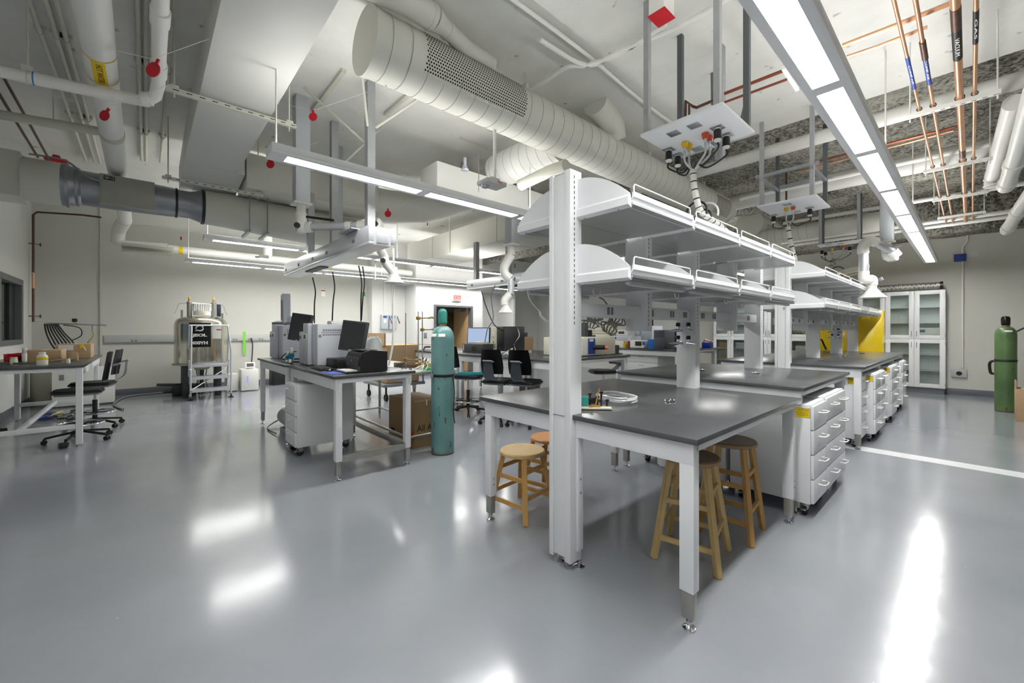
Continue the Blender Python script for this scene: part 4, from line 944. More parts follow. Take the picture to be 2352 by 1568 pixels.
bundle('white cord bundle dropping from the third service panel', [(-2.191, 12.258, 3.044), (-2.194, 11.954, 2.827), (-2.115, 11.742, 2.638), (-2.049, 11.817, 2.568)], .045)
for i, (c, r, m_, lab) in enumerate((((-1.605, 3.607, 2.442), .09, black, 'black cord loop on the upper shelf under the first bundle'), ((-1.567, 3.65, 2.393), .07, black, 'smaller black cord loop beside the first bundle'), ((-1.568, 3.724, 2.437), .10, pvc, 'white hose loop on the upper shelf under the first bundle'),
      ((-1.851, 6.934, 2.462), .12, pvc, 'white hose coil standing on the upper shelf end'))):
    grp(MB().tube(arc(c, r, -.3, PI+.3, 14, 'xz'), .009, 8).obj('cord_loop', m_), lab, 'cable', 'cord loops on the shelf')
t = thing('hose_coil', 'white coiled hose bundle lying on the far upper shelf', 'hose', (-1.956, 12.22, 2.654), 0)
b = MB()
for k in range(4): b.tube([(.32*math.cos(a)+.03*k, .26*math.sin(a), .05+.028*k+.06*math.cos(a)) for a in [2*PI*j/26 for j in range(26)]], .03, 8, closed=True)
b.obj('hose', pvc, t)
MB().tube(arc((-.15, 0, .12), .13, 0, 2*PI, 18, 'xz'), .012, 6).obj('black_cord', black, t)
# flexible conduits to the first panel
for lab, pts in (('grey flexible conduit clipped left of the tallest hanger', [(-1.795, 4.445, 4.913), (-1.804, 4.435, 4.593), (-1.807, 4.431, 4.182), (-1.804, 4.435, 3.771)]), ('grey flexible conduit clipped to the rear hanger', [(-1.709, 4.992, 4.669), (-1.686, 5.018, 4.376), (-1.68, 5.025, 4.034), (-1.715, 4.985, 3.765)])):
    grp(MB().tube(spline(pts, 8), .017, 10).obj('flex_conduit', M('flex_grey', (.45, .47, .48), .4, .7, var=.3, scale=60)), lab, 'pipe', 'flexible conduits')
square_post('tall pale square hanger at the front edge of the first service panel', -1.59, 4.075, 3.03, ZC, .07)
# ---- copper pipework
def cop(lab, pts, r, m_=copper, labels=(), group='copper pipes'):
    t = thing('copper_pipe', lab, 'pipe', pts[0], 0, group)
    MB().tube(pts, r, 12).obj('pipe_run', m_, t, True)
    for (a, b_, mm, st) in labels:
        a, b_ = Vector(a), Vector(b_)
        l = MB().cyl(a, b_, r+.0015, 14).obj('pipe_label', mm, t, True); l['label'] = 'printed pipe label'
        c = (a+b_)/2
        text(st, r*1.3, paper, l, Matrix(((0, 1, 0, c.x), (1, 0, 0, c.y), (0, 0, -1, c.z-r-.0025), (0, 0, 0, 1))), width=(b_-a).length*.6, depth=.0004)
cz = 3.45
def cpt(x, y): return (x, y, cz)
for (xw, r, lab, st, mm, ya, yb, dk) in ((-.318, .011, 'leftmost of the four copper pipes under the right ceiling, blue label', 'COMP AIR', bluel, 4.25, 4.85, 0),
      (-.229, .013, 'second copper pipe under the right ceiling, blue label', 'COMP AIR', bluel, 4.25, 4.85, 1), (-.065, .024, 'thickest copper pipe under the right ceiling, black label', 'VACUUM', blk_lab, 4.1, 4.55, 1), (.022, .013, 'rightmost copper pipe under the right ceiling, black label', 'N2 LINE' if 0 else 'GAS', blk_lab, 3.95, 4.4, 0)):
    cop(lab, [(xw, 2.2, cz), (xw, 11.5, cz)], r, copper, [((xw, ya, cz), (xw, yb, cz), mm, st)])
for (xw, y, r, lab) in ((-.065, 3.82, .026, 'dark soldered sleeve on the thickest copper pipe'), (-.229, 4.1, .018, 'dark soldered sleeve on the second copper pipe'), (-.065, 6.9, .026, 'farther soldered sleeve on the thickest copper pipe')):
    grp(MB().cyl((xw, y, cz), (xw, y+.28, cz), r, 12).obj('pipe_sleeve', copperd), lab, 'pipe')
cop('upper copper branch pipe crossing to the right of the long light', [(-0.645, 3.917, 3.55), (-0.391, 3.932, 3.55), (-0.066, 3.937, 3.55)], .016)
cop('lower copper branch pipe ending at the second riser', [(-0.651, 4.102, 3.55), (-0.459, 4.125, 3.55), (-0.205, 4.122, 3.55)], .012)
cop('upper copper branch running to the first service panel', [(-1.03, 3.93, 3.55), (-1.489, 3.913, 3.55)], .014, M('reddish_copper', (.62, .36, .28), .35, .8, var=.2))
cop('lower copper branch running to the first service panel', [(-1.046, 4.089, 3.55), (-1.546, 4.063, 3.55)], .011, M('reddish_copper', None))
cop('tarnished copper pipe dropping into the first service panel', [(-1.602, 4.211, 3.691), (-1.783, 4.008, 3.577), (-1.828, 4.033, 3.612), (-1.877, 3.978, 3.668), (-1.88, 3.975, 3.483)], .014, copperd)
cop('short tarnished copper drop beside the first panel hangers', [(-1.831, 3.954, 3.606), (-1.831, 3.954, 3.471)], .011, copperd)
cop('copper drops above the second service panel', [(-2.031, 8.234, 4.176), (-2.1, 8.157, 4.124), (-2.1, 8.157, 3.618)], .014, copperd)
cop('far copper branch behind the second service panel', [(-1.728, 6.836, 3.7), (-1.101, 6.819, 3.7), (-0.098, 6.82, 3.7)], .015, M('reddish_copper', None))
cop('far copper branch with a blue label behind the second panel', [(-1.69, 7.073, 3.7), (-1.131, 7.011, 3.7), (-0.134, 6.932, 3.7)], .012, copper)
for i, (yy, lab) in enumerate(((2.55, 'slotted trapeze at the top right holding the copper pipes'), (5.34, 'slotted trapeze across the copper pipes, right'), (7.35, 'second slotted trapeze down the copper pipes'), (9.1, 'third slotted trapeze down the copper pipes'), (10.6, 'farthest slotted trapeze on the copper pipes'))):
    t = thing('trapeze_hanger', lab, 'hanger', (-.1, yy, cz), 0, 'copper pipe trapezes')
    MB().box((-.40, yy-.02, cz-.06), (.17, yy+.02, cz-.025)).obj('channel', pvc, t, True)
    b = MB()
    for k in range(9): b.box((-.37+k*.062, yy-.009, cz-.0608), (-.34+k*.062, yy+.002, cz-.0598))
    b.obj('slot', dark, t, True)['kind'] = 'stuff'
    for xx in (-.38, .15): MB().cyl((xx, yy, cz-.10), (xx, yy, ZC), .006, 8).obj('rod', pvc, t, True)
    b = MB()
    for xx, r in ((-.318, .018), (-.229, .02), (-.065, .03), (.022, .02)): b.tube(arc((xx, yy, cz), r, 0, 2*PI, 12, 'xz'), .004, 5)
    b.obj('clamp', dark, t, True)
t = thing('trapeze_hanger', 'perforated strut end holding the two copper branches left of the long light', 'hanger', (-1.002, 4.002, 3.52), 0)
MB().bar((-1.009, 3.848, 3.53), (-1.018, 4.288, 3.53), .03, .03).obj('channel', pvc, t, True); MB().cyl((-1.305, 5.444, 4.18), (-1.305, 5.444, 4.073), .007, 8).obj('rod', pvc, t, True)
# ---- white pipes on the far right
for lab, pts, r in (('fat white drain pipe cut by the right edge, dropping to an elbow', [(.50, 3.9, 3.45), (.36, 5.5, 3.40), (.33, 7.0, 3.3), (.30, 8.3, 3.25)], .075), ('lower white drain pipe at the right edge', [(.70, 6.2, 3.35), (.50, 9.5, 3.22), (.42, 11.3, 3.15)], .08),
                    ('middle white drain pipe stub right of the copper pipes', [(.28, 6.3, 3.62), (.20, 8.6, 3.5), (.2, 8.6, 3.35)], .08)):
    t = thing('drain_pipe', lab, 'pipe', pts[0], 0, 'right side drain pipes')
    MB().tube(pts, r, 18).obj('pipe_run', pvc, t, True)
    a, b_ = Vector(pts[-2]), Vector(pts[-1]); MB().tube([a.lerp(b_, .2), a.lerp(b_, .3)], r+.012, 18).tube([a.lerp(b_, .8), a.lerp(b_, .92)], r+.012, 18).obj('coupling', pvc, t, True)
for lab, y, z, r, x0, x1, m_ in (('round white duct crossing the rough ceiling, nearest', 6.45, 3.88, .085, -4.0, XR, ductw), ('wide white duct crossing the rough ceiling, second', 8.35, 3.82, .14, -4.2, XR, ductw),
      ('thin white pipe crossing above the second service panel', 7.5, 3.62, .03, -2.6, XR, pvc), ('thin white pipe crossing behind the third copper trapeze', 9.9, 3.62, .035, -2.6, XR, pvc), ('thin white pipe crossing near the back wall', 11.4, 3.5, .04, -3.1, XR, pvc), ('second thin white pipe crossing near the back wall', 11.9, 3.5, .04, -3.1, XR, pvc)):
    grp(MB().cyl((x0, y, z), (x1, y, z), r, 20).obj('cross_pipe', m_), lab, 'pipe', 'white pipes crossing the back ceiling')
t = thing('spiral_duct', 'spiral duct crossing above the third service panel', 'duct', (-2, 9.6, 3.3))
SY, SZ = 9.9, 3.6*0+1.41+9.9*0.1996
MB().cyl((-3.3, SY, SZ), (-.95, SY, SZ), .16, 24).obj('duct_body', duct, t, True)
rings_on(t, (-3.2, SY, SZ), (-2.1, SY, SZ), .16, 8, seamm)
t = thing('beige_pipe', 'white end-capped pipe under the big duct beside the tallest shelf post', 'pipe', (-2.9, 3.2, 3.2))
MB().tube([(-3.808, 3.542, 3.244), (-3.356, 3.598, 3.304), (-3.093, 3.593, 3.292)], .07, 16).obj('pipe_run', beige, t, True)
# wall conduit, blue box, outlet on the back wall
grp(MB().tube([(-.05, YB-.03, 3.6), (-.05, YB-.03, 3.3), (-.12, YB-.03, 3.2), (-.12, YB-.03, .6)], .018, 10).obj('conduit', pvc), 'white conduit running down the back wall to a floor-level outlet', 'pipe')
t = thing('junction_box', 'dark blue box on the back wall conduit', 'electrical box', (-0.158, 13.2, 3.01))
q = Vector((-0.157, 13.17, 2.959)); MB().box(q-Vector((.09, .03, .07)), q+Vector((.09, .02, .09)), .004).obj('box', bluel, t, True)
t = thing('wall_outlet', 'grey round-faced outlet box low on the back wall', 'outlet', (-0.17, 13.15, 0.381))
q = Vector((-0.17, 13.17, 0.465)); MB().box(q-Vector((.12, .03, .09)), q+Vector((.12, .03, .09)), .02).obj('box', M('outlet_box_grey', (.72, .74, .75), .4), t, True); MB().lathe([(.045, 0), (.045, -.012)], q-Vector((0, .03, 0)), 'Y', 18).obj('socket', black, t, True)
t = thing('wall_notice', 'small faded paper notice on the back wall beside the blue box', 'sign', (0.019, 13.19, 3.031))
q = Vector((0.012, 13.195, 3.033)); MB().box(q-Vector((.09, .002, .06)), q+Vector((.09, .002, .06))).obj('sheet', wallw, t, True)
# flexible foil duct on top of the glass cabinets
t = thing('foil_duct', 'crinkled silver foil duct lying on top of the right glass cabinet', 'duct', (-1.2, 12.95, 2.29))
b = MB(); P_ = []; R_ = []
for k in range(150): P_.append((-2.2+k*.0118, 12.9, 2.375+.004*math.sin(k))); R_.append(.078 if k % 2 else .068)
b.tube(P_, R_, 20); b.obj('foil', M('crinkled_foil', (.78, .78, .76), .25, .95, var=.5, scale=60, bump=.8, bscale=50), t, True, smooth=80)
MB().tube([(-.44, 12.9, 2.375), (-.40, 12.9, 2.375)], .085, 20).obj('end_collar', black, t, True)

# ================================================================== STOOLS
def stool(lab, x, y, h, rz, ws, wl, seat_r=.168, top_w=.245, bot_w=None, loc_rungs=(.28, .45, .62, .80)):
    t = thing('wooden_stool', lab, 'stool', (x, y, 0), rz, 'wooden stools')
    bw = bot_w or (.34 if h > .55 else .36)
    MB().lathe([(.001, h-.032), (seat_r-.012, h-.032), (seat_r, h-.026), (seat_r, h-.008), (seat_r-.008, h), (seat_r-.04, h-.003), (.001, h-.006)], n=36).obj('seat', ws, t)
    for sx in (-1, 1):
        for sy in (-1, 1):
            p, q = Vector((sx*bw/2, sy*bw/2, .0)), Vector((sx*top_w/2*.85, sy*top_w/2*.85, h-.03))
            MB().bar(p, q, .036, .036, (sx, sy, 0), .004).obj('leg', wl, t)
    def at_h(z): 
        k = z/(h-.03); return bw/2*(1-k)+top_w/2*.85*k
    lv = [(.11, 'x'), (.17, 'y'), (.29, 'x'), (.35, 'y')] if h < .55 else [(.13, 'x'), (.20, 'y'), (.36, 'x'), (.43, 'y')]
    for (z, ax) in lv:
        a = at_h(z)
        for s_ in (-1, 1):
            if ax == 'x': MB().bar((-a+.012, s_*a, z), (a-.012, s_*a, z), .018, .032, (0, 0, 1), .003).obj('rung', wl, t)
            else: MB().bar((s_*a, -a+.012, z), (s_*a, a-.012, z), .018, .032, (0, 0, 1), .003).obj('rung', wl, t)
    return t
stool('low pale-seated wooden stool left of the front shelf post', -2.33, 2.19, .48, .12, woodt, woodo, .175)
stool('low orange wooden stool half hidden behind the front shelf post', -2.443, 2.624, .485, .2, woodto, woodo, .165)
stool('tall pale wooden stool under the nearest corner of the bench', -1.17, 2.56, .625, .22, woodt2, woodl, .165, bot_w=.36)
stool('tall honey-brown wooden stool under the bench, behind the pale one', -1.13, 3.08, .64, .1, woodt2, woodo, .165, bot_w=.33)

# ================================================================== LAB CHAIRS
def lab_chair(lab, x, y, rz, hs=.64):
    """faces local +y"""
    t = thing('lab_chair', lab, 'chair', (x, y, 0), rz, 'grey and black lab chairs')
    b = MB(); n = 14
    pr = [(-.19, -.20), (-.21, 0), (-.20, .16), (-.15, .24), (0, .26), (.15, .24), (.20, .16), (.21, 0), (.19, -.20), (0, -.22)]
    b.prism(pr, 'Z', hs-.045, hs); bmesh.ops.bevel(b.bm, geom=[e for e in b.bm.edges if abs(e.verts[0].co.z-e.verts[1].co.z) < .001 and e.verts[0].co.z > hs-.01], offset=.02, segments=3, affect='EDGES')
    b.obj('seat', black, t)
    MB().prism([(p[0]*.9, p[1]*.9) for p in pr], 'Z', hs-.07, hs-.0455).obj('seat_shell', chairg, t)
    def bk(u, v):
        w = .19*(1-.22*abs(v-.35)**1.5*1.6); return ((u-.5)*2*w, -.25-.05*v+.05*((u-.5)*2)**2, hs+.10+.36*v)
    b = MB(); b.grid(bk, 12, 10); geo = bmesh.ops.solidify(b.bm, geom=b.bm.faces[:], thickness=.028); b.obj('backrest', black, t, smooth=60)
    MB().grid(lambda u, v: ((u-.5)*(.20-.06*v), -.30-.045*math.sin(v*1.6)+.22*(1-min(1, v*2.2))**2, hs-.06+.34*v), 6, 12)
    b = MB(); b.grid(lambda u, v: ((u-.5)*(.22-.08*v), -.31-.03*v+.25*(1-min(1, v*2.0))**2, hs-.065+.36*v), 6, 14); bmesh.ops.solidify(b.bm, geom=b.bm.faces[:], thickness=.022); b.obj('back_support', chairg, t, smooth=60)
    MB().tube([(-.07, -.30, hs+.28), (-.07, -.36, hs+.30), (.07, -.36, hs+.30), (.07, -.30, hs+.28)], .011, 8).obj('grab_handle', chairg, t)
    MB().cyl((0, 0, .33), (0, 0, hs-.05), .015, 14).obj('gas_lift', chrome, t); MB().cyl((0, 0, .09), (0, 0, .40), .028, 16).obj('column', black, t)
    MB().cyl((.05, 0, hs-.075), (.2, 0, hs-.085), .006, 8).obj('lever', black, t)
    MB().tube([(.22*math.cos(2*PI*k/28), .22*math.sin(2*PI*k/28), .22) for k in range(28)], .010, 8, closed=True).obj('foot_ring', chrome, t)
    MB().box((-.215, -.012, .21), (.215, .012, .225)).box((-.012, -.215, .21), (.012, .215, .225)).obj('ring_spoke', black, t)
    for k in range(5):
        a = 2*PI*k/5+.3; c, s_ = math.cos(a), math.sin(a)
        l = MB().bar((c*.02, s_*.02, .125), (c*.31, s_*.31, .075), .034, .026, bev=.006).obj('base_leg', black, t)
        MB().cyl((c*.31-s_*.022, s_*.31+c*.022, .028), (c*.31-s_*.006, s_*.31+c*.006, .028), .028, 14).cyl((c*.31+s_*.022, s_*.31-c*.022, .028), (c*.31+s_*.006, s_*.31-c*.006, .028), .028, 14).cyl((c*.31, s_*.31, .03), (c*.31, s_*.31, .07), .012, 8).obj('caster', rubber, l)
    return t
ch = lab_chair('lab chair tucked under the left desk, nearer of the two there', -7.55, -.62, PI, .66)
dup(ch, (-8.45, -.55, 0), PI-.15, 'lab chair at the left desk, behind the nearer one')
dup(ch, (-4.794, 4.015, 0), .38, 'left of the two lab chairs with their backs to us at the tower table')
dup(ch, (-4.407, 4.223, 0), .34, 'right of the two lab chairs with their backs to us at the tower table')
c3 = (-5.639, 4.045, 0)
dup(ch, c3, -.9, 'lab chair with a teal tool on its seat behind the teal cylinder')
t = thing('hand_tool', 'teal plastic tool lying on the seat of the chair behind the teal cylinder', 'tool', (c3[0], c3[1], .66), .75)
MB().prism([(-.16, -.05), (.04, -.07), (.10, -.02), (.26, .0), (.26, .035), (.08, .03), (-.10, .06)], 'Z', .0, .035).obj('tool_body', tealp, t)
dup(ch, (-4.6, 6.4, 0), 2.6, 'dark lab chair pushed under the table behind the cream instrument')

# ================================================================== TABLES
T1 = lab_table('lab_table', 'black-topped table holding the printer, keyboard and the near chromatograph', -5.50, -3.86, 1.27, 2.10, .985, [(-3.93, 1.335), (-3.93, 2.035), (-5.43, 1.335), (-5.43, 2.035)], 'table', 'instrument tables')
MB().box((-3.955, 1.36, .17), (-3.905, 2.01, .235), .003).obj('stretcher', steel, T1, True); MB().box((-5.40, 2.01, .17), (-3.96, 2.06, .235), .003).obj('stretcher', steel, T1, True)
T1b = lab_table('lab_table', 'black-topped table holding the far chromatograph with the tall tower', -7.15, -5.505, 1.25, 2.10, .985, [(-5.60, 1.31), (-5.60, 2.035), (-7.08, 1.31), (-7.08, 2.035)], 'table', 'instrument tables')
T0 = lab_table('lab_table', 'left desk with boxes and bottles below the dark window', -9.9, -7.13, -1.55, -.555, .985, [(-7.19, -.60), (-7.19, -1.48), (-9.82, -.62), (-9.82, -1.48)], 'table', 'instrument tables', sleeve=.03)
MB().box((-7.21, -1.45, .22), (-7.17, -.63, .275), .003).obj('end_stretcher', white, T0, True); MB().box((-9.8, -1.45, .22), (-9.76, -.65, .275), .003).obj('end_stretcher', white, T0, True); MB().box((-9.76, -1.1, .23), (-7.21, -1.06, .28), .003).obj('long_stretcher', white, T0, True)
T2 = lab_table('lab_table', 'tower table with two computer towers and a cream instrument', -6.15, -3.80, 4.15, 6.05, .985, [(-3.88, 4.22), (-3.88, 5.98), (-6.08, 4.22), (-5.0, 4.22), (-6.08, 5.98)], 'table', 'instrument tables')
T2b = lab_table('lab_table', 'black-topped table behind the teal cylinder carrying a lit monitor', -7.9, -6.16, 4.15, 6.05, .985, [(-6.24, 4.22), (-7.82, 4.22), (-7.82, 5.98), (-6.24, 5.98)], 'table', 'instrument tables')
T3 = lab_table('lab_table', 'rear black-topped table crowded with white instruments', -7.4, -3.98, 8.15, 10.1, .985, [(-4.06, 8.22), (-4.06, 10.02), (-5.5, 8.22), (-7.3, 8.22)], 'table', 'instrument tables')
# steel pan table
t = thing('steel_table', 'stainless table with tubular legs, its end behind the teal cylinder', 'table', (-5.2, 2.5, 0))
MB().box((-6.4, 2.18, .90), (-4.2, 2.86, .93), .012).obj('table_top', M('stainless_top', (.78, .78, .76), .35, .5, var=.05), t, True)
for x in (-4.30, -6.3):
    for y in (2.25, 2.79): MB().tube([(x, y, .0), (x, y, .06), (x, y, .08), (x, y, .9)], [.012, .012, .02, .02], 14).obj('leg', steel, t, True)
for a, b_ in (((-4.3, 2.25, .17), (-4.3, 2.79, .17)), ((-6.3, 2.25, .17), (-6.3, 2.79, .17)), ((-6.3, 2.25, .17), (-4.3, 2.25, .17)), ((-6.3, 2.79, .17), (-4.3, 2.79, .17))): MB().cyl(a, b_, .016, 12).obj('stretcher', steel, t, True)
mobile_cabinet('white four-drawer cabinet under the near instrument table', -5.36, -4.94, 1.22, 1.86, .80, '-y', group='mobile drawer cabinets')
def bg_cab(label, x0, x1, y0, y1, z1, nd, nc): return mobile_cabinet(label, x0, x1, y0, y1, z1, '-y', nd, nc, group='mobile drawer cabinets')
bg_cab('wide white drawer cabinet under the rear instrument table', -5.324, -4.533, 8.3, 9.3, .87, 4, 1)

# ================================================================== GAS CYLINDERS
t = thing('gas_cylinder', 'scuffed teal gas cylinder strapped to the end of the steel table', 'gas cylinder', (-4.045, 2.545, 0))
R_ = .131
MB().lathe([(R_-.012, 0), (R_, .012), (R_, 1.30)] + [(R_*math.cos(a)*.72+R_*.28, 1.30+.15*math.sin(a)) for a in [k*PI/2/8 for k in range(1, 9)]] + [(.036, 1.46)], n=44).obj('cylinder_body', tealm, t)
MB().lathe([(.042, 1.452), (.044, 1.465), (.046, 1.475), (.040, 1.482)], n=28).obj('neck_ring', red_neck, t)
MB().lathe([(.052, 1.48), (.054, 1.49), (.052, 1.50), (.052, 1.60), (.045, 1.63), (.028, 1.648), (.001, 1.653)], n=32).obj('valve_cap', M('teal_cap', (.14, .48, .44), .3, var=.1), t)
MB().lathe([(R_+.001, .875), (R_+.003, .878), (R_+.003, .905), (R_+.001, .908)], n=44).obj('strap', rubber, t)
MB().box((.05, -.13, .87), (.09, -.155, .912), .003, Matrix.Rotation(-.3, 4, 'Z'), (0, 0, .9)).obj('buckle', galv, t)
MB().tube(spline([(.12, .06, .89), (.135, .07, .7), (.13, .06, .5), (.14, .07, .35)], 5), .006, 7).obj('strap_tail', rubber, t)
b = MB(); b.grid(lambda u, v: ((R_*(1-.22*v*v)+.002)*math.cos(-1.9+u*1.55), (R_*(1-.22*v*v)+.002)*math.sin(-1.9+u*1.55), 1.33+.055*v), 12, 5); l = b.obj('shoulder_label', paper, t); l['label'] = 'white hazard label'
b = MB(); b.grid(lambda u, v: ((R_*(1-.22*v*v)+.004)*math.cos(-1.15+u*.22), (R_*(1-.22*v*v)+.004)*math.sin(-1.15+u*.22), 1.335+.045*v), 3, 3); b.obj('green_diamond', green, l)
t = thing('gas_cylinder', 'tall green gas cylinder with a black cap at the right edge', 'gas cylinder', (.40, 11.07, 0))
MB().lathe([(.115, 0), (.128, .012), (.128, 1.32)] + [(.128*math.cos(a)*.66+.128*.34, 1.32+.14*math.sin(a)) for a in [k*PI/2/8 for k in range(1, 9)]] + [(.04, 1.47)], n=40).obj('cylinder_body', greenm, t)
MB().lathe([(.05, 1.462), (.052, 1.475), (.045, 1.485)], n=28).obj('neck_ring', red_neck, t)
MB().lathe([(.045, 1.47), (.05, 1.49), (.054, 1.51), (.056, 1.60), (.046, 1.635), (.001, 1.648)], n=30).obj('valve_cap', blackg, t)
MB().lathe([(.130, .86), (.132, .862), (.132, .895), (.130, .898)], n=40).obj('strap', rubber, t)
MB().tube(spline([(-.135, 0, .87), (-.18, 0, .82), (-.17, 0, .66), (-.13, 0, .64)], 5), .02, 8).obj('strap_tail', rubber, t)
MB().box((-.02, -.125, 1.37), (.07, -.10, 1.40), .002).obj('shoulder_label', paper, t)
# equipment right of the green cylinder
t = thing('instrument_cart', 'white cart with regulators and hoses cut off by the right edge', 'cart', (.85, 11.5, 0))
MB().box((.70, 11.2, .1), (1.3, 11.9, .95), .01).obj('cart_body', white, t, True)
MB().cyl((.78, 11.25, .95), (.78, 11.25, 1.45), .02, 10).cyl((.72, 11.25, 1.40), (1.1, 11.25, 1.40), .02, 10).obj('post_frame', white, t, True)
MB().tube(spline([(.5, 11.2, 1.36), (.65, 11.2, 1.46), (.9, 11.2, 1.5), (1.2, 11.2, 1.5)], 6), .014, 8).obj('hose', black, t, True)
MB().cyl((.60, 11.15, .98), (.95, 11.15, .97), .025, 12).cyl((.72, 11.12, .93), (.72, 11.12, 1.03), .02, 10).obj('regulator', chrome, t, True)
t = thing('cardboard_box', 'open cardboard box on the floor at the right edge', 'box', (0.512, 10.017, 0))
q = Vector((0.463, 9.962, 0))
MB().box(q+Vector((.0, .05, 0)), q+Vector((.45, .4, .50)), .004).obj('carton', card, t, True)
MB().box(q+Vector((.0, .05, .50)), q+Vector((.008, .4, .62))).box(q+Vector((.10, .05, .50)), q+Vector((.45, .058, .68))).obj('flap', card, t, True)

# ================================================================== GLASS CABINETS ON THE BACK WALL
def glass_cabinet(label, x0, x1, y0=12.85, y1=YB-.01, zb=.13, zm=1.20, zt=2.28):
    t = thing('glass_cabinet', label, 'cabinet', ((x0+x1)/2, (y0+y1)/2, 0), 0, 'glass-fronted cabinets')
    th = .02
    MB().box((x0, y0+.02, zb), (x0+th, y1, zt)).box((x1-th, y0+.02, zb), (x1, y1, zt)).box((x0+th, y0+.02, zb), (x1-th, y1, zb+th)).box((x0+th, y0+.02, zt-th), (x1-th, y1, zt)).box((x0+th, y0+.02, zm-.015), (x1-th, y1, zm+.015)).box((x0+th, y1-th, zb+th), (x1-th, y1, zt-th)).obj('carcass', white, t, True)
    MB().box((x0+.02, y0+.06, 0), (x1-.02, y1, zb)).obj('plinth', base_m, t, True)
    for z in (.50, .85, 1.55, 1.90): MB().box((x0+th, y0+.04, z), (x1-th, y1-th, z+.018)).obj('shelf', white, t, True)
    xm = (x0+x1)/2
    for (za, zc) in ((zb+.005, zm-.003), (zm+.003, zt-.005)):
        for (a, b_, s_) in ((x0+.003, xm-.002, 1), (xm+.002, x1-.003, -1)):
            w = .085
            d = MB().box((a, y0, za), (a+w, y0+.02, zc), .002).box((b_-w, y0, za), (b_, y0+.02, zc), .002).box((a+w, y0, za), (b_-w, y0+.02, za+w), .002).box((a+w, y0, zc-w), (b_-w, y0+.02, zc), .002).obj('door', white, t, True)
            MB().box((a+w, y0+.008, za+w), (b_-w, y0+.012, zc-w)).obj('pane', glass, d, True)
            hx = b_-.04 if s_ > 0 else a+.04; hz = zc-.18 if zc < 1.5 else za+.06
            MB().tube([(hx, y0, hz), (hx, y0-.03, hz), (hx, y0-.03, hz+.12), (hx, y0, hz+.12)], .005, 8).obj('handle', chrome, d, True)
            for hz in (za+.05, zc-.12): 
                hxx = a-.004 if s_ > 0 else b_+.004
                MB().cyl((hxx, y0-.004, hz), (hxx, y0-.004, hz+.06), .006, 8).obj('hinge', galv, d, True)
    return t
wC = .97
labs = ['rightmost glass cabinet on the back wall, under the foil duct', 'glass cabinet behind the yellow cabinet', 'glass cabinet seen between the far shelf posts', 'glass cabinet seen left of the far frame\'s front post', 'leftmost glass cabinet on the back wall, holding glassware']
for i in range(5): glass_cabinet(labs[i], -.36-(i+1)*wC, -.36-i*wC-.004)
t = thing('carton', 'blue and white carton behind the glass of the rightmost cabinet', 'box', (-.6, 13.0, 1.22))
MB().box((-.78, 12.95, 1.216), (-.46, 13.12, 1.45), .003).obj('carton_body', paper, t, True); MB().box((-.78, 12.948, 1.35), (-.68, 12.95, 1.41)).obj('blue_print', bluel, t, True); MB().box((-.66, 12.947, 1.22), (-.5, 12.95, 1.27)).obj('dark_print', dark, t, True)
rnd = random.Random(11)
k_ = 0
for ci, nm in ((2, 'third'), (3, 'fourth'), (4, 'leftmost')):
    x0 = -.36-(ci+1)*wC
    for (z, side) in ((.868, 'lower'), (1.216, 'upper bottom'), (1.568, 'upper middle'), (.518, 'lowest')):
        for j in range(2):
            xx = x0+.15+j*.45; hh = rnd.uniform(.07, .18); mm = [paper, lightg, amber, clearp, card, lightg][k_ % 6]; kind = ['box', 'tray', 'jar', 'flask', 'box', 'tray'][k_ % 6]
            col = {0: 'white', 1: 'light grey', 2: 'amber', 3: 'clear', 4: 'brown', 5: 'light grey'}[k_ % 6]
            nmx = {'box': 'stored_box', 'tray': 'stored_tray', 'jar': 'stored_jar', 'flask': 'stored_flask'}[kind]
            lab = '%s %s on the %s shelf of the %s glass cabinet, %s side' % (col, kind, side, nm, 'left' if j == 0 else 'right')
            if kind in ('jar', 'flask'): o = MB().lathe([(.04, 0), (.045, .01), (.045, hh*.6), (.02, hh*.8), (.02, hh), (.001, hh)] if kind == 'flask' else [(.045, 0), (.045, hh*.8), (.035, hh*.86), (.038, hh), (.001, hh)], (xx+.08, 13.0, z+.001), n=16).obj(nmx, mm)
            else: o = MB().box((xx, 12.93, z+.001), (xx+.26, 13.12, z+hh), .004).obj(nmx, mm)
            grp(o, lab, kind, 'things in the glass cabinets'); k_ += 1
# ================================================================== YELLOW CABINET
t = thing('safety_cabinet', 'tall glossy yellow cabinet behind the end of the far island bench', 'cabinet', (-1.7, 11.3, 0))
MB().box((-2.30, 11.06, .06), (-1.19, 11.55, 1.80), .006).obj('cabinet_body', yellow, t, True)
MB().box((-2.28, 11.09, 0), (-1.21, 11.5, .06)).obj('plinth', black, t, True)
t = thing('face_mask', 'black mask hanging against the yellow cabinet at bench height', 'mask', (-2.12, 10.75, 1.0))
MB().tube(spline([(-2.16, 10.8, .99), (-2.2, 10.8, 1.12), (-2.14, 10.8, 1.20), (-2.08, 10.8, 1.06), (-2.05, 10.8, .99)], 6), .018, 8).obj('strap', black, t, True)

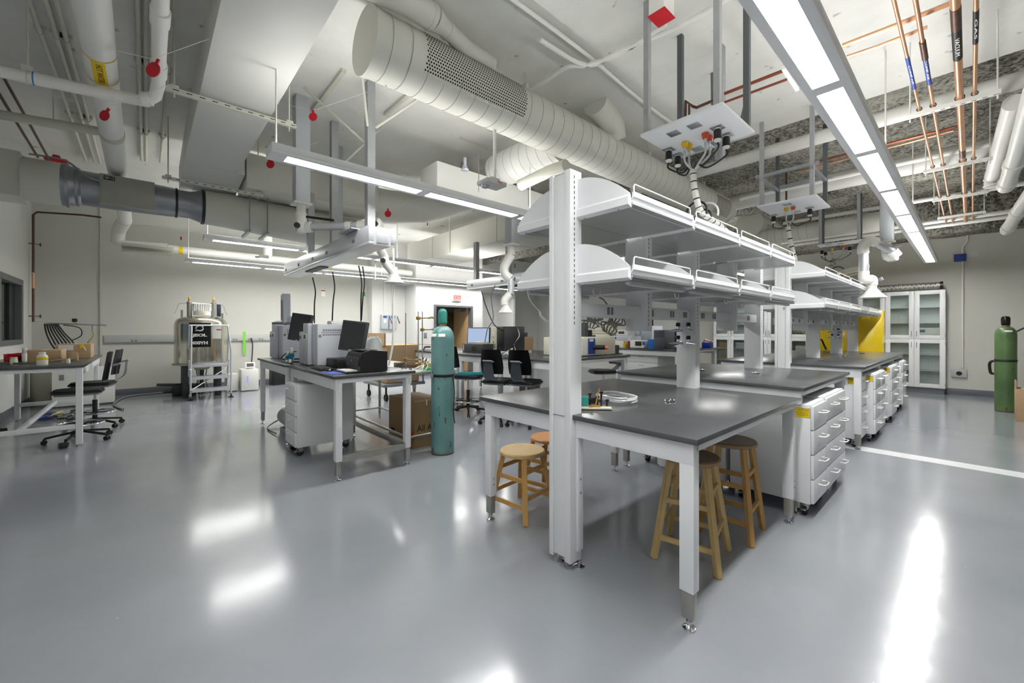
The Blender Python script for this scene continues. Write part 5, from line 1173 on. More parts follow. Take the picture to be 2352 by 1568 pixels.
# ================================================================== NMR MAGNET AND LADDER
mx_, my_ = -11.10, .90
t = thing('superconducting_magnet', 'large stainless magnet dewar on black legs marked 400YH', 'magnet', (mx_, my_, 0))
mirror = M('polished_stainless', (.78, .77, .72), .16, 1, var=.12, scale=3, stretch=(4, 4, .2))
MB().lathe([(.44, .70), (.462, .705), (.466, .74), (.466, 1.50), (.455, 1.57), (.42, 1.63), (.36, 1.665), (.28, 1.685), (.001, 1.695)], n=48).obj('dewar', mirror, t)
MB().lathe([(.49, .665), (.50, .67), (.50, .70), (.49, .702)], n=40).obj('support_ring', steel, t)
for a in (.7, 2.3, 3.9, 5.5): MB().box((.40*math.cos(a)-.06, .40*math.sin(a)-.06, 0), (.40*math.cos(a)+.06, .40*math.sin(a)+.06, .665), .02).obj('leg', M('charcoal_leg', (.20, .21, .22), .5), t)
MB().cyl((0, 0, .55), (0, 0, .70), .12, 20).box((-.1, -.13, .58), (.16, .13, .64), .005).obj('probe_plate', steel, t)
b = MB(); rr = random.Random(5)
for k in range(22):
    a, r = rr.uniform(0, 6.28), rr.uniform(.02, .10); b.tube(spline([(r*math.cos(a), r*math.sin(a), .58), (r*math.cos(a)*.8, r*math.sin(a)*.8, .3), (r*math.cos(a)*1.7, r*math.sin(a)*1.7, .02)], 4), .008, 5)
o = b.obj('hanging_cables', dark, t); o['kind'] = 'stuff'
for dy in (-.21, .21):
    s_ = MB().lathe([(.045, 1.66), (.045, 1.98), (.05, 1.985), (.05, 2.0), (.03, 2.01), (.03, 2.03)], (.05, dy, 0), n=20).obj('neck_turret', steel, t)
    MB().lathe([(.02, 2.03), (.026, 2.05), (.022, 2.09), (.012, 2.11)], (.05, dy, 0), n=14).obj('relief_valve', amber, s_)
MB().cyl((.05, -.2, 1.98), (.05, .2, 1.96), .012, 10).cyl((.05, -.2, 1.94), (.05, .2, 1.95), .009, 10).obj('cross_tube', chrome, t)
c = MB().lathe([(.15, 1.72), (.15, 1.80), (.14, 1.81)], (.1, 0, 0), n=32).obj('autosampler_base', pvc, t); MB().box((.248, -.02, 1.745), (.252, .03, 1.765)).obj('sampler_sticker', yell, c)
for k in range(22):
    a = 2*PI*k/22; MB().lathe([(.014, 1.81), (.014, 1.94), (.018, 1.945), (.018, 1.96), (.012, 1.965)], (.1+.15*math.cos(a), .15*math.sin(a), 0), n=8).obj('sample_holder', pvc, c)
MB().box((-.04, .27, 1.70), (.06, .34, 1.97), .01).obj('dark_cylinder_cover', M('navy_cover', (.16, .19, .25), .4), t)
MB().cyl((-.05, -.33, 1.62), (-.05, -.33, 1.83), .02, 12).obj('port', steel, t); MB().cyl((-.05, .38, 1.62), (-.05, .38, 1.78), .02, 12).obj('port', steel, t)
for s_ in (-1, 1): MB().tube(spline([(.05, s_*.25, 1.97), (0, s_*.38, 1.95), (-.02, s_*.42, 1.82), (0, s_*.46, 1.74)], 5), .005, 6).obj('thin_line', chrome, t)
fx = Vector((.7455, -.6665*0-.32, 0)).normalized()
def plate(name, ang, da, z0, z1, m_, r=.469):
    b = MB(); b.grid(lambda u, v: (r*math.cos(ang-da+u*2*da), r*math.sin(ang-da+u*2*da), z0+(z1-z0)*v), 10, 1); bmesh.ops.solidify(b.bm, geom=b.bm.faces[:], thickness=.003); return b.obj(name, m_, t)
pa = -.14
pl = plate('name_plate', pa, .40, 1.05, 1.55, blk_lab)
def curved_text(st, size, z, width, ang, parent, r=.4735):
    cu = bpy.data.curves.new('t', 'FONT'); cu.body = st; cu.size = size; cu.align_x = 'CENTER'; cu.align_y = 'CENTER'; cu.offset = .004
    o = bpy.data.objects.new('t', cu); COL.objects.link(o); dg = bpy.context.evaluated_depsgraph_get(); me = bpy.data.meshes.new_from_object(o.evaluated_get(dg)); bpy.data.objects.remove(o)
    xs = [v.co.x for v in me.vertices]; k = width/(max(xs)-min(xs)); b = MB(); b.bm.from_mesh(me)
    for v in b.bm.verts: a = ang+v.co.x*k/r; zz = v.co.y; v.co = (r*math.cos(a), r*math.sin(a), z+zz)
    return b.obj('lettering', pvc, parent, smooth=0)
curved_text('JEOL', .075, 1.295, .25, pa, pl); curved_text('400YH', .085, 1.135, .27, pa, pl)
b = MB()
for (a0, a1, r0, dz_) in ((.5, 3.6, .055, .0), (3.6, 6.9, .045, 0)):
    P_ = [(.4745*math.cos(pa+r0*1.2*math.cos(a)/.47), .4745*math.sin(pa+r0*1.2*math.cos(a)/.47), 1.435+r0*math.sin(a)) for a in [a0+(a1-a0)*k/16 for k in range(17)]]
    b.tube(P_, [.003+.012*math.sin(PI*k/16) for k in range(17)], 6)
b.tube([(.4745*math.cos(pa+x/.47), .4745*math.sin(pa+x/.47), 1.435+z) for x, z in ((.03, .03), (.055, .05), (.085, .055))], [.012, .008, .002], 6).tube([(.4745*math.cos(pa+x/.47), .4745*math.sin(pa+x/.47), 1.435+z) for x, z in ((-.03, -.03), (-.055, -.045), (-.085, -.05))], [.012, .008, .002], 6)
b.obj('emblem', pvc, pl)
pp = plate('paper_notice', pa+.66, .20, 1.22, 1.53, paper); MB().box((.472*math.cos(pa+.62), .472*math.sin(pa+.62), 1.40), (.4745*math.cos(pa+.62), .472*math.sin(pa+.62)+.09, 1.42)).obj('red_heading', redtag, pp)
# aluminium step ladder
t = thing('rolling_ladder', 'aluminium rolling step ladder in front of the magnet', 'ladder', (-10.45, 1.0, 0))
x0_, y0_, y1_ = -10.32, .66, 1.33
for y in (y0_, y1_):
    MB().tube([(x0_+.0, y, .04), (x0_-.12, y+.02, .95), (x0_-.2, y+.03*(1 if y == y0_ else -1), 1.48), (x0_-.28, y, 1.50)], .017, 10).obj('handrail', alu, t, True)
    MB().tube([(-10.95, y, .04), (-10.62, y, .78)], .017, 10).obj('rear_leg', alu, t, True)
    MB().cyl((x0_-.46, y, .74), (x0_-.28, y, 1.50), .015, 10).obj('upright', alu, t, True)
    MB().cyl((x0_+.02, y, .05), (-10.95, y, .06), .013, 8).obj('base_rail', alu, t, True)
    MB().box((x0_-.04, y-.04, .0), (x0_+.04, y+.04, .015), .003).cyl((x0_, y-.012, .045), (x0_, y+.012, .045), .04, 14).obj('caster_set', rubber, t, True)
MB().cyl((x0_-.28, y0_, 1.50), (x0_-.28, y1_, 1.50), .015, 10).obj('top_rail', alu, t, True)
for z, xa in ((.70, -10.62), (.46, -10.50), (.22, -10.40)):
    st = MB().box((xa-.12, y0_+.02, z-.01), (xa+.12, y1_-.02, z), .002).box((xa+.11, y0_+.02, z-.06), (xa+.12, y1_-.02, z-.005), .001).obj('step', alu, t, True)
    b = MB()
    for k in range(20): b.box((xa-.11, y0_+.04+k*.031, z), (xa+.11, y0_+.052+k*.031, z+.007))
    o = b.obj('serrated_tread', alu, st, True); o['kind'] = 'stuff'
for (a, b_) in (((-10.3, y0_, .2), (-10.75, y1_, .60)), ((-10.35, y0_, .62), (-10.6, y0_, .3))): MB().cyl(a, b_, .012, 8).obj('brace', alu, t, True)
t = thing('equipment_pile', 'black pump parts and hoses on the floor left of the magnet', 'equipment', (-11.583, 0.497, 0))
q = Vector((-11.371, 0.467, 0)); MB().box(q+Vector((-.1, -.05, 0)), q+Vector((.22, .35, .22)), .02).obj('pump_block', black, t, True); MB().cyl(q+Vector((.05, -.3, .26)), q+Vector((.1, .5, .20)), .03, 10).cyl(q+Vector((.1, -.2, .12)), q+Vector((.1, .2, .12)), .05, 12).obj('hose_end', dark, t, True)
# cables on the floor along the wall
for i, (dx, m_) in enumerate(((0, black), (.05, M('navy_cable', (.16, .20, .32), .5)), (.10, M('grey_cable', (.55, .56, .57), .5)))):
    cable([(-9.9, -.3, .02), (-10.8+dx, -.45, .02), (-11.8+dx, -.3, .02), (-12.0+dx, .1, .02), (-12.02+dx, .5, .02), (-11.8+dx, .6, .02)], .016, m_, 'floor_cable', ['black cable bundled along the foot of the left wall', 'navy cable bundled along the foot of the left wall', 'grey cable bundled along the foot of the left wall'][i], group='floor cables')
# white compressor boxes
t = thing('white_console', 'white floor console with a small tilted display and a violet light', 'equipment', (-11.25, 1.8, 0))
MB().box((-11.45, 1.62, .02), (-11.05, 1.96, .50), .008).obj('console_body', pvc, t, True); MB().box((-11.30, 1.74, .50), (-11.16, 1.86, .52)).box((-11.14, 1.70, .52), (-11.12, 1.90, .66), .004, Matrix.Rotation(-.3, 4, 'Y')).obj('display_housing', pvc, t, True)
MB().box((-11.117, 1.735, .555), (-11.113, 1.87, .63), 0, Matrix.Rotation(-.3, 4, 'Y'), (-11.13, 1.8, .59)).obj('display_screen', screen, t, True); MB().box((-11.05, 1.73, .2), (-11.046, 1.75, .35)).obj('violet_light', uvm, t, True)
t = thing('white_unit', 'small white floor unit left of the console', 'equipment', (-11.4, 1.5, 0)); MB().box((-11.55, 1.36, .02), (-11.2, 1.58, .40), .008).obj('unit_body', pvc, t, True)
grp(MB().box((XL+.0555, 1.812, .80), (XL+.058, 1.877, 1.36)).obj('tape_strip', lime), 'vertical strip of lime green tape on the left wall', 'tape')
cable([(XL+.06, 1.981, 1.2), (XL+.12, 2.009, 1.0), (-11.3, 1.85, .5)], .014, black, 'hanging_cord', 'black power cord from the wall rail to the white console')
# wall raceway
t = thing('wall_raceway', 'grey surface raceway with outlets along the left wall', 'raceway', (XL+.03, 1.6, 1.17))
MB().box((XL, -.66, 1.135), (XL+.05, 4.2, 1.30), .004).obj('raceway_body', M('raceway_grey', (.77, .78, .77), .45), t, True)
for px_ in (-0.191, 1.65, 2.211, 1.973):
    for q in (-.03, .03): MB().box((XL+.05, px_+q-.018, 1.15), (XL+.054, px_+q+.018, 1.19), .006).obj('outlet', midg, t, True)
# ================================================================== THINGS ON THE CHROMATOGRAPH TABLES
def gc(lab, x0, x1, y0, y1, tower=False):
    z = .986; t = thing('gas_chromatograph', lab, 'instrument', ((x0+x1)/2, (y0+y1)/2, z), 0, 'gas chromatographs')
    MB().box((x0, y0+.02, z+.01), (x1, y1, z+.49), .012).obj('oven_body', lightg, t, True)
    f = MB().box((x0, y0-.03, z+.01), (x0+.20, y0+.02, z+.50), .012).obj('control_panel', M('panel_grey', (.76, .78, .81), .45), t, True)
    MB().box((x0+.03, y0-.034, z+.30), (x0+.17, y0-.029, z+.38), .003).obj('keypad_frame', pvc, f, True); MB().box((x0+.06, y0-.037, z+.32), (x0+.12, y0-.033, z+.365)).obj('display', screen, f, True)
    b = MB()
    for k in range(22):
        yy = y0+.08+k*(y1-y0-.12)/22
        b.box((x1-.001, yy, z+.405), (x1+.001, yy+.008, z+.43)).box((x1-.001, yy, z+.355), (x1+.001, yy+.008, z+.375))
    o = b.obj('vent_slots', dark, t, True); o['kind'] = 'stuff'
    MB().box((x1-.001, y0+.06, z+.388), (x1+.0015, y1-.02, z+.393)).obj('lid_joint', dark, t, True)
    MB().lathe([(.018, 0), (.014, .008)], (x1, y0+.05, z+.35), 'X', 14).obj('knob', midg, t, True)
    MB().box((x0+.15, y0+.2, z+.49), (x1-.08, y1-.15, z+.53), .01).obj('injector_cover', pvc, t, True)
    # side detector unit
    d = MB().box((x0-.30, y0+.06, z+.01), (x0-.01, y1-.05, z+.43), .012).box((x0-.28, y0+.0, z+.01), (x0-.15, y0+.06, z+.40), .01).obj('detector_unit', lightg, t, True)
    MB().box((x0-.13, y0+.055, z+.03), (x0-.04, y0+.061, z+.25)).box((x0-.13, y0+.055, z+.28), (x0-.04, y0+.061, z+.38)).obj('column_window', steel, d, True); MB().box((x0-.26, y0-.004, z+.31), (x0-.20, y0+.001, z+.35)).obj('small_screen', screen, d, True)
    if tower:
        tw = MB().box((x0+.02, y0+.12, z+.49), (x0+.22, y0+.26, z+.62), .006).prism([(x0+.10, z+.52), (x0+.22, z+.52), (x0+.22, z+.95), (x0+.17, z+.96), (x0+.04, z+.94), (x0+.04, z+.72), (x0+.10, z+.66)], 'Y', y0+.08, y0+.17).obj('sampler_tower', M('tower_grey', (.74, .76, .80), .45), t, True)
        MB().box((x0+.06, y0+.076, z+.56), (x0+.14, y0+.081, z+.86)).obj('syringe_window', M('smoked_window', (.38, .38, .38), .3), tw, True)
        c = MB().lathe([(.17, .50), (.175, .505), (.175, .535), (.15, .54), (.12, .555), (.001, .56)], (x0+.05, y0+.14, z), n=36).obj('carousel', M('carousel_grey', (.45, .48, .51), .45), t, True)
        MB().lathe([(.012, 0), (.012, .025), (.001, .026)], (x0+.05, y0+.14, z+.555), n=12).obj('hub', black, c, True)
    return t
gc('near white gas chromatograph behind the keyboard', -5.36, -4.97, 1.44, 1.98)
gc('far white gas chromatograph with a tall sampler tower and grey carousel', -6.90, -6.48, 1.42, 1.98, True)
def monitor(lab, c, w, h, rz, tilt=.0, z=.986, lit=False, zc=None, roll=0):
    t = thing('monitor', lab, 'monitor', (c[0], c[1], z), rz, 'monitors')
    zc = zc or (.22+h/2)
    m = Matrix.Translation((0, 0, zc)) @ Matrix.Rotation(roll, 4, 'Y') @ Matrix.Rotation(tilt, 4, 'X')
    b = MB().box((-w/2, -.02, -h/2), (w/2, .03, h/2), .006); b.move(m); s_ = b.obj('bezel', dark if not lit else black, t)
    b = MB().box((-w/2+.018, -.023, -h/2+.022), (w/2-.018, -.0195, h/2-.018)); b.move(m); b.obj('screen', lcd if lit else screen, s_)
    b = MB().box((-.02, -.024, -h/2+.006), (.02, -.0215, -h/2+.014)); b.move(m); b.obj('badge', pvc, s_)
    MB().box((-.03, .03, .02), (.03, .06, zc)).obj('stand_neck', black, t); MB().box((-.12, -.09, 0), (.12, .11, .018), .006).obj('stand_base', black, t)
    return t
monitor('tall dark monitor between the two chromatographs', (-5.884, 1.519), .30, .36, .62, -.12, roll=.12, zc=.455)
monitor('tilted dark monitor above the printer', (-4.766, 1.795), .32, .35, .62, -.15, roll=.10, zc=.35)
t = thing('desktop_computer', 'small black desktop computer behind the printer', 'computer', (-4.7, 1.7, .986)); MB().box((-4.98, 1.56, .987), (-4.62, 1.92, 1.085), .004).obj('case', black, t, True); MB().box((-4.965, 1.556, 1.0), (-4.72, 1.561, 1.07)).obj('front_bezel', dark, t, True)
b = MB()
for k in range(5): b.box((-4.618, 1.66+k*.045, 1.0), (-4.6165, 1.69+k*.045, 1.03+.02*(k % 3)))
b.obj('ports', galv, t, True)['kind'] = 'stuff'
t = thing('laser_printer', 'black laser printer at the end of the near table', 'printer', (-4.13, 1.72, .986), 0)
MB().prism([(1.56, .99), (1.84, .99), (1.84, 1.19), (1.66, 1.205), (1.58, 1.18), (1.56, 1.13)], 'X', -4.34, -3.97).obj('printer_body', black, t, True)
MB().box((-4.31, 1.545, 1.05), (-4.0, 1.562, 1.14), .004).obj('front_flap', dark, t, True); MB().box((-4.33, 1.43, .99), (-3.98, 1.57, 1.0), .002).obj('paper_tray', black, t, True); MB().box((-4.27, 1.44, 1.0), (-4.04, 1.57, 1.012)).obj('paper_stack', paper, t, True); MB().box((-4.27, 1.60, 1.200), (-4.03, 1.76, 1.207)).obj('output_slot', dark, t, True)
MB().box((-4.17, 1.543, 1.09), (-4.15, 1.546, 1.11)).obj('badge', galv, t, True)
t = thing('keyboard', 'black keyboard at the front edge of the near table', 'keyboard', (-4.68, 1.42, .986), -.05)
MB().box((-.22, -.07, 0), (.22, .07, .018), .004).obj('keyboard_base', black, t)
b = MB()
for r in range(5):
    for c_ in range(15): b.box((-.21+c_*.028, -.062+r*.024, .018), (-.187+c_*.028, -.043+r*.024, .025))
b.obj('keys', dark, t)['kind'] = 'stuff'
for lab, x, y in (('black mouse on the blue pad', -4.36, 1.40), ('second black mouse beside the printer tray', -4.33, 1.50)):
    t = thing('computer_mouse', lab, 'mouse', (x, y, .987), .6, 'computer mice'); MB().lathe([(.03, 0), (.032, .012), (.024, .026), (.001, .034)], n=20, m=Matrix.Diagonal((1, 1.7, 1, 1))).obj('shell', blackg, t)
t = thing('mouse_pad', 'blue mouse pad at the corner of the near table', 'mouse pad', (-4.2, 1.36, .986)); MB().box((-4.36, 1.30, .9855), (-4.02, 1.47, .989), .001).obj('pad', M('blue_pad', (.32, .40, .72), .6), t, True)
for lab, x, y, s_ in (('left gas regulator with a teal knob in front of the far chromatograph', -5.85, 1.36, .8), ('right gas regulator with a teal knob beside the near chromatograph', -5.72, 1.37, 1.1)):
    t = thing('gas_regulator', lab, 'regulator', (x, y, .986), 0, 'teal-knobbed regulators')
    MB().cyl((0, 0, .0), (0, 0, .05*s_), .03*s_, 14).cyl((-.07*s_, 0, .03), (.07*s_, 0, .03), .012*s_, 10).obj('regulator_body', chrome, t); MB().lathe([(.018*s_, .05*s_), (.034*s_, .08*s_), (.034*s_, .11*s_), (.03*s_, .115*s_)], n=8).obj('teal_knob', tealg, t)
    MB().lathe([(.035*s_, 0), (.035*s_, .02)], (.05*s_, -.02, .15*s_), 'Y', 22).obj('gauge', paper, t)
cable([(-6.0, 1.5, 1.12), (-6.0, 1.38, 1.1), (-6.05, 1.33, 1.03), (-5.85, 1.33, .995), (-5.6, 1.34, .995)], .007, black, 'regulator_hose', 'black hose looping from the regulators')
for i, (x0p, z0, p) in enumerate((((-5.349, 1.517, 2.047), 0, (-5.335, 1.533, 1.49)), ((-5.187, 1.699, 2.111), 0, (-5.19, 1.695, 1.511)), ((-5.074, 1.976, 2.206), 0, (-4.957, 1.957, 1.511)), ((-5.041, 2.012, 2.195), 0, (-4.953, 1.961, 1.527)))):
    a, b_ = Vector(x0p), Vector(p); a = Vector((b_.x, b_.y, 2.25)) if i < 0 else a
    cable([a, a.lerp(b_, .3)+Vector((.02, .02, 0)), a.lerp(b_, .6)+Vector((.03, 0, 0)), b_], .008, black, 'drop_cord', ['leftmost black cord hanging from the near service beam', 'second black cord hanging from the near service beam', 'third black cord hanging from the near service beam', 'rightmost black cord hanging from the near service beam'][i], group='hanging black cords')
cable([(-4.601, 2.205, 2.383), (-4.594, 2.212, 2.019), (-4.601, 2.205, 1.603), (-4.601, 2.205, 1.29), (-4.636, 2.166, 0.978)], .013, pvc, 'white_hose', 'white hose dropping beside the near hood to the steel table')
for lab, a, m_ in (('black cord swinging down from the second service beam', [(-5.965, 4.581, 2.119), (-5.759, 4.51, 1.852), (-5.579, 4.563, 1.502), (-5.466, 4.688, 1.387)], black), ('grey cord looping down from the second service beam', [(-5.568, 4.574, 2.19), (-5.614, 4.523, 1.999), (-5.589, 4.551, 1.616), (-5.655, 4.477, 1.425), (-5.764, 4.505, 1.193)], midg)):
    cable(a, .009, m_, 'drop_cord', lab)
# vacuum pump and tower under the tables
t = thing('vacuum_pump', 'grey vacuum pump on the floor under the far chromatograph table', 'pump', (-6.1, 1.45, 0))
MB().box((-6.5, 1.42, .17), (-5.75, 1.62, .30), .02).cyl((-6.62, 1.52, .17), (-5.85, 1.52, .17), .12, 22).obj('pump_body', M('pump_grey', (.62, .64, .64), .5), t, True); MB().box((-6.45, 1.40, .0), (-5.8, 1.64, .05), .005).obj('foot_rail', M('pump_grey', None), t, True); MB().lathe([(.11, 0), (.10, -.02), (.03, -.022)], (-6.62, 1.52, .17), 'X', 22).obj('fan_guard', midg, t, True); MB().box((-6.1, 1.415, .20), (-6.02, 1.421, .26)).obj('switch', black, t, True)
cable([(-6.6, 1.5, .2), (-6.9, 1.6, .12), (-6.7, 1.3, .02), (-6.2, 1.3, .02)], .009, black, 'pump_cord', 'black cord curling from the vacuum pump')
t = thing('computer_tower', 'black computer tower on the floor by the left wall, seen under the table', 'computer', (-11.9, 2.62, 0), .3)
MB().box((-.12, -.25, .0), (.1, .2, .42), .008).obj('tower_case', black, t)
# ================================================================== STEEL TABLE CLUTTER
def ring_stand(lab, x, y, h, cz_, dirx=1):
    t = thing('ring_stand', lab, 'stand', (x, y, .931), .4, 'ring stands')
    MB().box((-.09, -.06, 0), (.09, .06, .012), .002).obj('stand_base', dark, t); MB().cyl((0, 0, .01), (0, 0, h), .007, 10).obj('rod', steel, t)
    MB().box((-.02, -.02, cz_-.02), (.02, .02, cz_+.02), .004).obj('boss', brass, t); MB().cyl((-.02, 0, cz_), (dirx*.17, 0, cz_), .006, 8).tube([(dirx*.15, 0, cz_), (dirx*.19, .02, cz_+.01), (dirx*.22, .0, cz_)], .012, 8).obj('clamp_arm', M('clamp_alloy', (.62, .58, .42), .4, .8), t)
ring_stand('left ring stand on the steel table', -4.546, 2.34, .68, .12)
ring_stand('middle ring stand on the steel table with a clamp at the top', -4.505, 2.486, .70, .62)
ring_stand('right ring stand on the steel table with a side clamp', -4.844, 2.733, .72, .48)
t = thing('cable_tray_pan', 'shallow brown tray of copper fittings on the steel table', 'tray', (-4.75, 2.6, .931), .1)
MB().box((-.28, -.16, 0), (.22, .16, .012)).box((-.28, -.16, 0), (-.27, .16, .05)).box((.21, -.16, 0), (.22, .16, .05)).box((-.28, -.16, 0), (.22, -.15, .05)).box((-.28, .15, 0), (.22, .16, .05)).obj('tray', M('brown_tray', (.52, .42, .34), .5, .2), t); MB().cyl((.0, -.05, .05), (.17, .02, .05), .014, 10).cyl((.08, -.08, .05), (.1, .1, .05), .012, 10).obj('brass_fitting', brass, t)
t = thing('chrome_manifold', 'chrome wheel-handled manifold on the steel table near the cylinder', 'fitting', (-4.401, 2.512, 0.931))
b = MB()
for k in range(4): b.tube([(.055*math.cos(a), .03*k*.2, .05+.055*math.sin(a)+.01*k) for a in [2*PI*j/20 for j in range(20)]], .008, 6, closed=True)
b.obj('coil', chrome, t); MB().cyl((0, -.05, .06), (0, .08, .06), .02, 12).cyl((0, 0, .02), (.05, 0, .13), .01, 8).obj('manifold_body', brass, t); MB().box((.03, -.04, 0), (.12, .04, .035), .008).obj('green_cap', green, t)
rr = random.Random(9)
for i in range(5):
    x, y = -4.35+rr.uniform(-.2, .15)-.4*(i % 2), 2.3+rr.uniform(-.05, .2)
    cable([(x, y, .94), (x+.1, y+.08, .99+.04*rr.random()), (x+.2, y-.02, .95), (x+.12, y-.1, .945), (x-.02, y-.05, .96)], .005, black if i % 2 else pvc, 'loose_cord', ['black cord nearest the printer in the tangle on the steel table', 'white cord nearest the printer in the tangle', 'black cord in the middle of the tangle on the steel table', 'white cord farther into the steel table tangle', 'black cord farthest to the right in the tangle'][i], group='tangled cords behind the printer')
# kraft box under the steel table
t = thing('cardboard_box', 'large brown carton under the steel table, printed in black and red', 'box', (-4.72, 2.55, 0))
kb = MB().box((-5.05, 2.36, .0), (-4.38, 2.78, .56), .004).obj('carton', cardd, t, True); kb2 = MB().box((-4.379, 2.3601, .55), (-4.372, 2.77, .57)).obj('flap_edge', card, t, True)
text('All A', .11, M('print_black', (.12, .09, .08), .7), kb, face_m((-4.376, 2.50, .23), '+x'), width=.20, depth=.0006)
b = MB(); 
for k, (r, zc) in enumerate(((.10, .19), (.12, .175), (.14, .16))): b.tube([(-4.377, 2.42+.02*k+r*math.cos(a)*.9, zc+r*.4*math.sin(a)) for a in [PI*.75+k*.1+j*.09 for j in range(16)]], .004, 5)
b.obj('red_swoosh', M('print_red', (.62, .16, .12), .7), kb, True)
MB().box((-4.98, 2.3585, .10), (-4.88, 2.3595, .16)).obj('printed_mark', M('print_black', None), kb, True)
for y in (2.52, 2.66): MB().box((-4.3725, y, .50), (-4.3705, y+.012, .565)).obj('slit', paper, kb, True)

# ================================================================== LEFT DESK THINGS
zd = .986
def bottle(lab, p, r, h, m_, cap, label_m=None, neck=.5, lz=(.4, .62)):
    t = thing('bottle', lab, 'bottle', p, 0, 'bottles on the left desk')
    MB().lathe([(r*.95, 0), (r, .006), (r, h*.68), (r*.85, h*.76), (r*neck, h*.82), (r*neck, h*.86)], n=26).obj('bottle_body', m_, t); MB().lathe([(r*neck*1.15, h*.84), (r*neck*1.15, h*.99), (r*neck, h)], n=22).obj('cap', cap, t)
    if label_m: MB().lathe([(r+.0008, h*lz[0]), (r+.0012, h*lz[0]+.001), (r+.0012, h*lz[1]), (r+.0008, h*lz[1]+.001)], n=26).obj('label', label_m, t)
bottle('white bottle with a yellow label on the left desk', (-7.438, -0.929, zd), .048, .155, pvc, pvc, yell, .55)
bottle('slim clear bottle with a white cap on the left desk', (-8.188, -1.176, zd), .022, .19, clearp, pvc, paper, .9, (.1, .6))
bottle('short cream-capped jar on the left desk', (-7.859, -1.213, zd), .032, .085, cream, cream, None, .85)
bottle('tiny vial with a yellow cap near the desk corner', (-7.604, -0.731, zd), .018, .065, paper, M('yellow_cap', (.82, .70, .35), .5), None, .6)
q = (-8.752, -1.358, 0.986)
for i, (dx, dy) in enumerate(((0, 0), (-.02, .15), (-.22, .05))):
    t = thing('parts_bin', ['red parts bin on the left desk, nearest', 'red parts bin on the left desk, right of the nearest', 'red parts bin on the left desk, at the back'][i], 'bin', (q[0]+dx-.1, q[1]+dy-.02, zd), 0, 'red parts bins')
    MB().box((-.09, -.065, 0), (.09, .065, .005)).box((-.09, -.065, 0), (-.085, .065, .09)).box((-.09, -.065, 0), (.09, -.06, .08)).box((-.09, .06, 0), (.09, .065, .08)).box((.085, -.065, 0), (.09, .065, .055)).obj('bin_shell', red, t); MB().cyl((.075, -.07, .085), (.075, .07, .085), .006, 8).obj('rim', red, t)
def carton(lab, x0, x1, y0, y1, z0, z1, m_=card, extra=None, g=None):
    t = thing('cardboard_box', lab, 'box', ((x0+x1)/2, (y0+y1)/2, z0), 0, g)
    MB().box((x0, y0, z0), (x1, y1, z1), .004).obj('carton', m_, t, True)
    MB().box((x0-.0, (y0+y1)/2-.02, z1), (x1, (y0+y1)/2+.02, z1+.0012)).obj('tape', M('parcel_tape', (.80, .74, .62), .3), t, True)
    return t
t = carton('flat brown carton on the left desk behind the white bottle', -8.75, -8.25, -1.20, -.86, zd, zd+.15)
t = carton('taller brown carton with a white label at the far end of the left desk', -9.35, -8.85, -.98, -.62, zd, zd+.21)
MB().box((-8.849, -.95, zd+.12), (-8.847, -.80, zd+.20)).obj('white_label', paper, t, True); MB().box((-8.849, -.74, zd+.15), (-8.847, -.69, zd+.20)).obj('yellow_sticker', yell, t, True)
t = carton('small open brown box between the two cartons on the left desk', -8.3, -8.18, -.80, -.70, zd, zd+.12); MB().box((-8.30, -.70, zd+.12), (-8.18, -.63, zd+.17), 0, Matrix.Rotation(.4, 4, 'X')).obj('flap', card, t, True)
cable([(-8.0, -1.35, zd+.012), (-7.75, -1.1, zd+.012), (-7.9, -.85, zd+.03), (-8.1, -.70, zd+.045)], .010, M('speckled_tube', (.45, .42, .36), .5, .3, var=.5, scale=90), 'braided_tube', 'braided grey tube lying across the left desk', 'tube')
# wall-mounted vacuum taps and hoses
t = thing('vacuum_manifold', 'chrome tap manifold with black hoses in the left corner', 'manifold', (-11.8, -1.5, 1.5))
MB().tube([(-11.9, -1.6, 1.55), (-11.85, -1.3, 1.53), (-11.75, -.60, 1.50)], .016, 10).cyl((-11.8, -1.05, 1.5), (-11.8, -1.05, 1.58), .01, 8).cyl((-11.76, -.8, 1.5), (-11.76, -.8, 1.40), .014, 10).obj('manifold_pipe', chrome, t, True)
MB().lathe([(.03, 0), (.04, .02), (.04, .06), (.03, .07)], (-11.8, -1.05, 1.56), n=16).obj('knob', black, t, True)
MB().tube(spline([(-11.76, -.8, 1.40), (-11.74, -.78, 1.3), (-11.76, -.86, 1.15), (-11.78, -.92, 1.05)], 6), .018, 8).obj('yellow_tube', M('aged_tubing', (.72, .70, .52), .4), t, True)
for k in range(7): MB().tube(spline([(-11.85+.02*k, -1.45+.03*k, 1.52), (-11.78+.01*k, -1.42+.04*k, 1.35), (-11.76, -1.36+.05*k, 1.15), (-11.7, -1.28+.04*k, 1.0)], 6), .013, 7).obj('black_hose', black, t, True)
MB().tube(spline([(-11.8, -1.2, 1.5), (-11.72, -.98, 1.45), (-11.70, -.95, 1.3), (-11.75, -1.08, 1.2)], 6), .009, 7).obj('black_hose', black, t, True)
t = thing('corner_cabinet', 'white enclosure with a latch on the floor behind the left desk', 'cabinet', (-10.9, -.9, 0)); MB().box((-11.3, -1.25, .03), (-10.9, -.45, .70), .008).obj('enclosure', pvc, t, True); MB().box((-10.899, -1.16, .50), (-10.89, -1.10, .60), .01).obj('latch', midg, t, True)
t = thing('corner_column', 'beige cylinder standing in the left corner', 'column', (-11.6, -1.35, 0)); MB().cyl((-11.6, -1.38, 0), (-11.6, -1.38, .85), .22, 24).obj('drum', M('beige_drum', (.66, .65, .60), .5), t, True)
b = MB(); rr = random.Random(21)
pile = thing('hose_pile', 'tangle of hoses and cords on the floor behind the left desk', 'hoses', (-9.9, -1.0, 0))
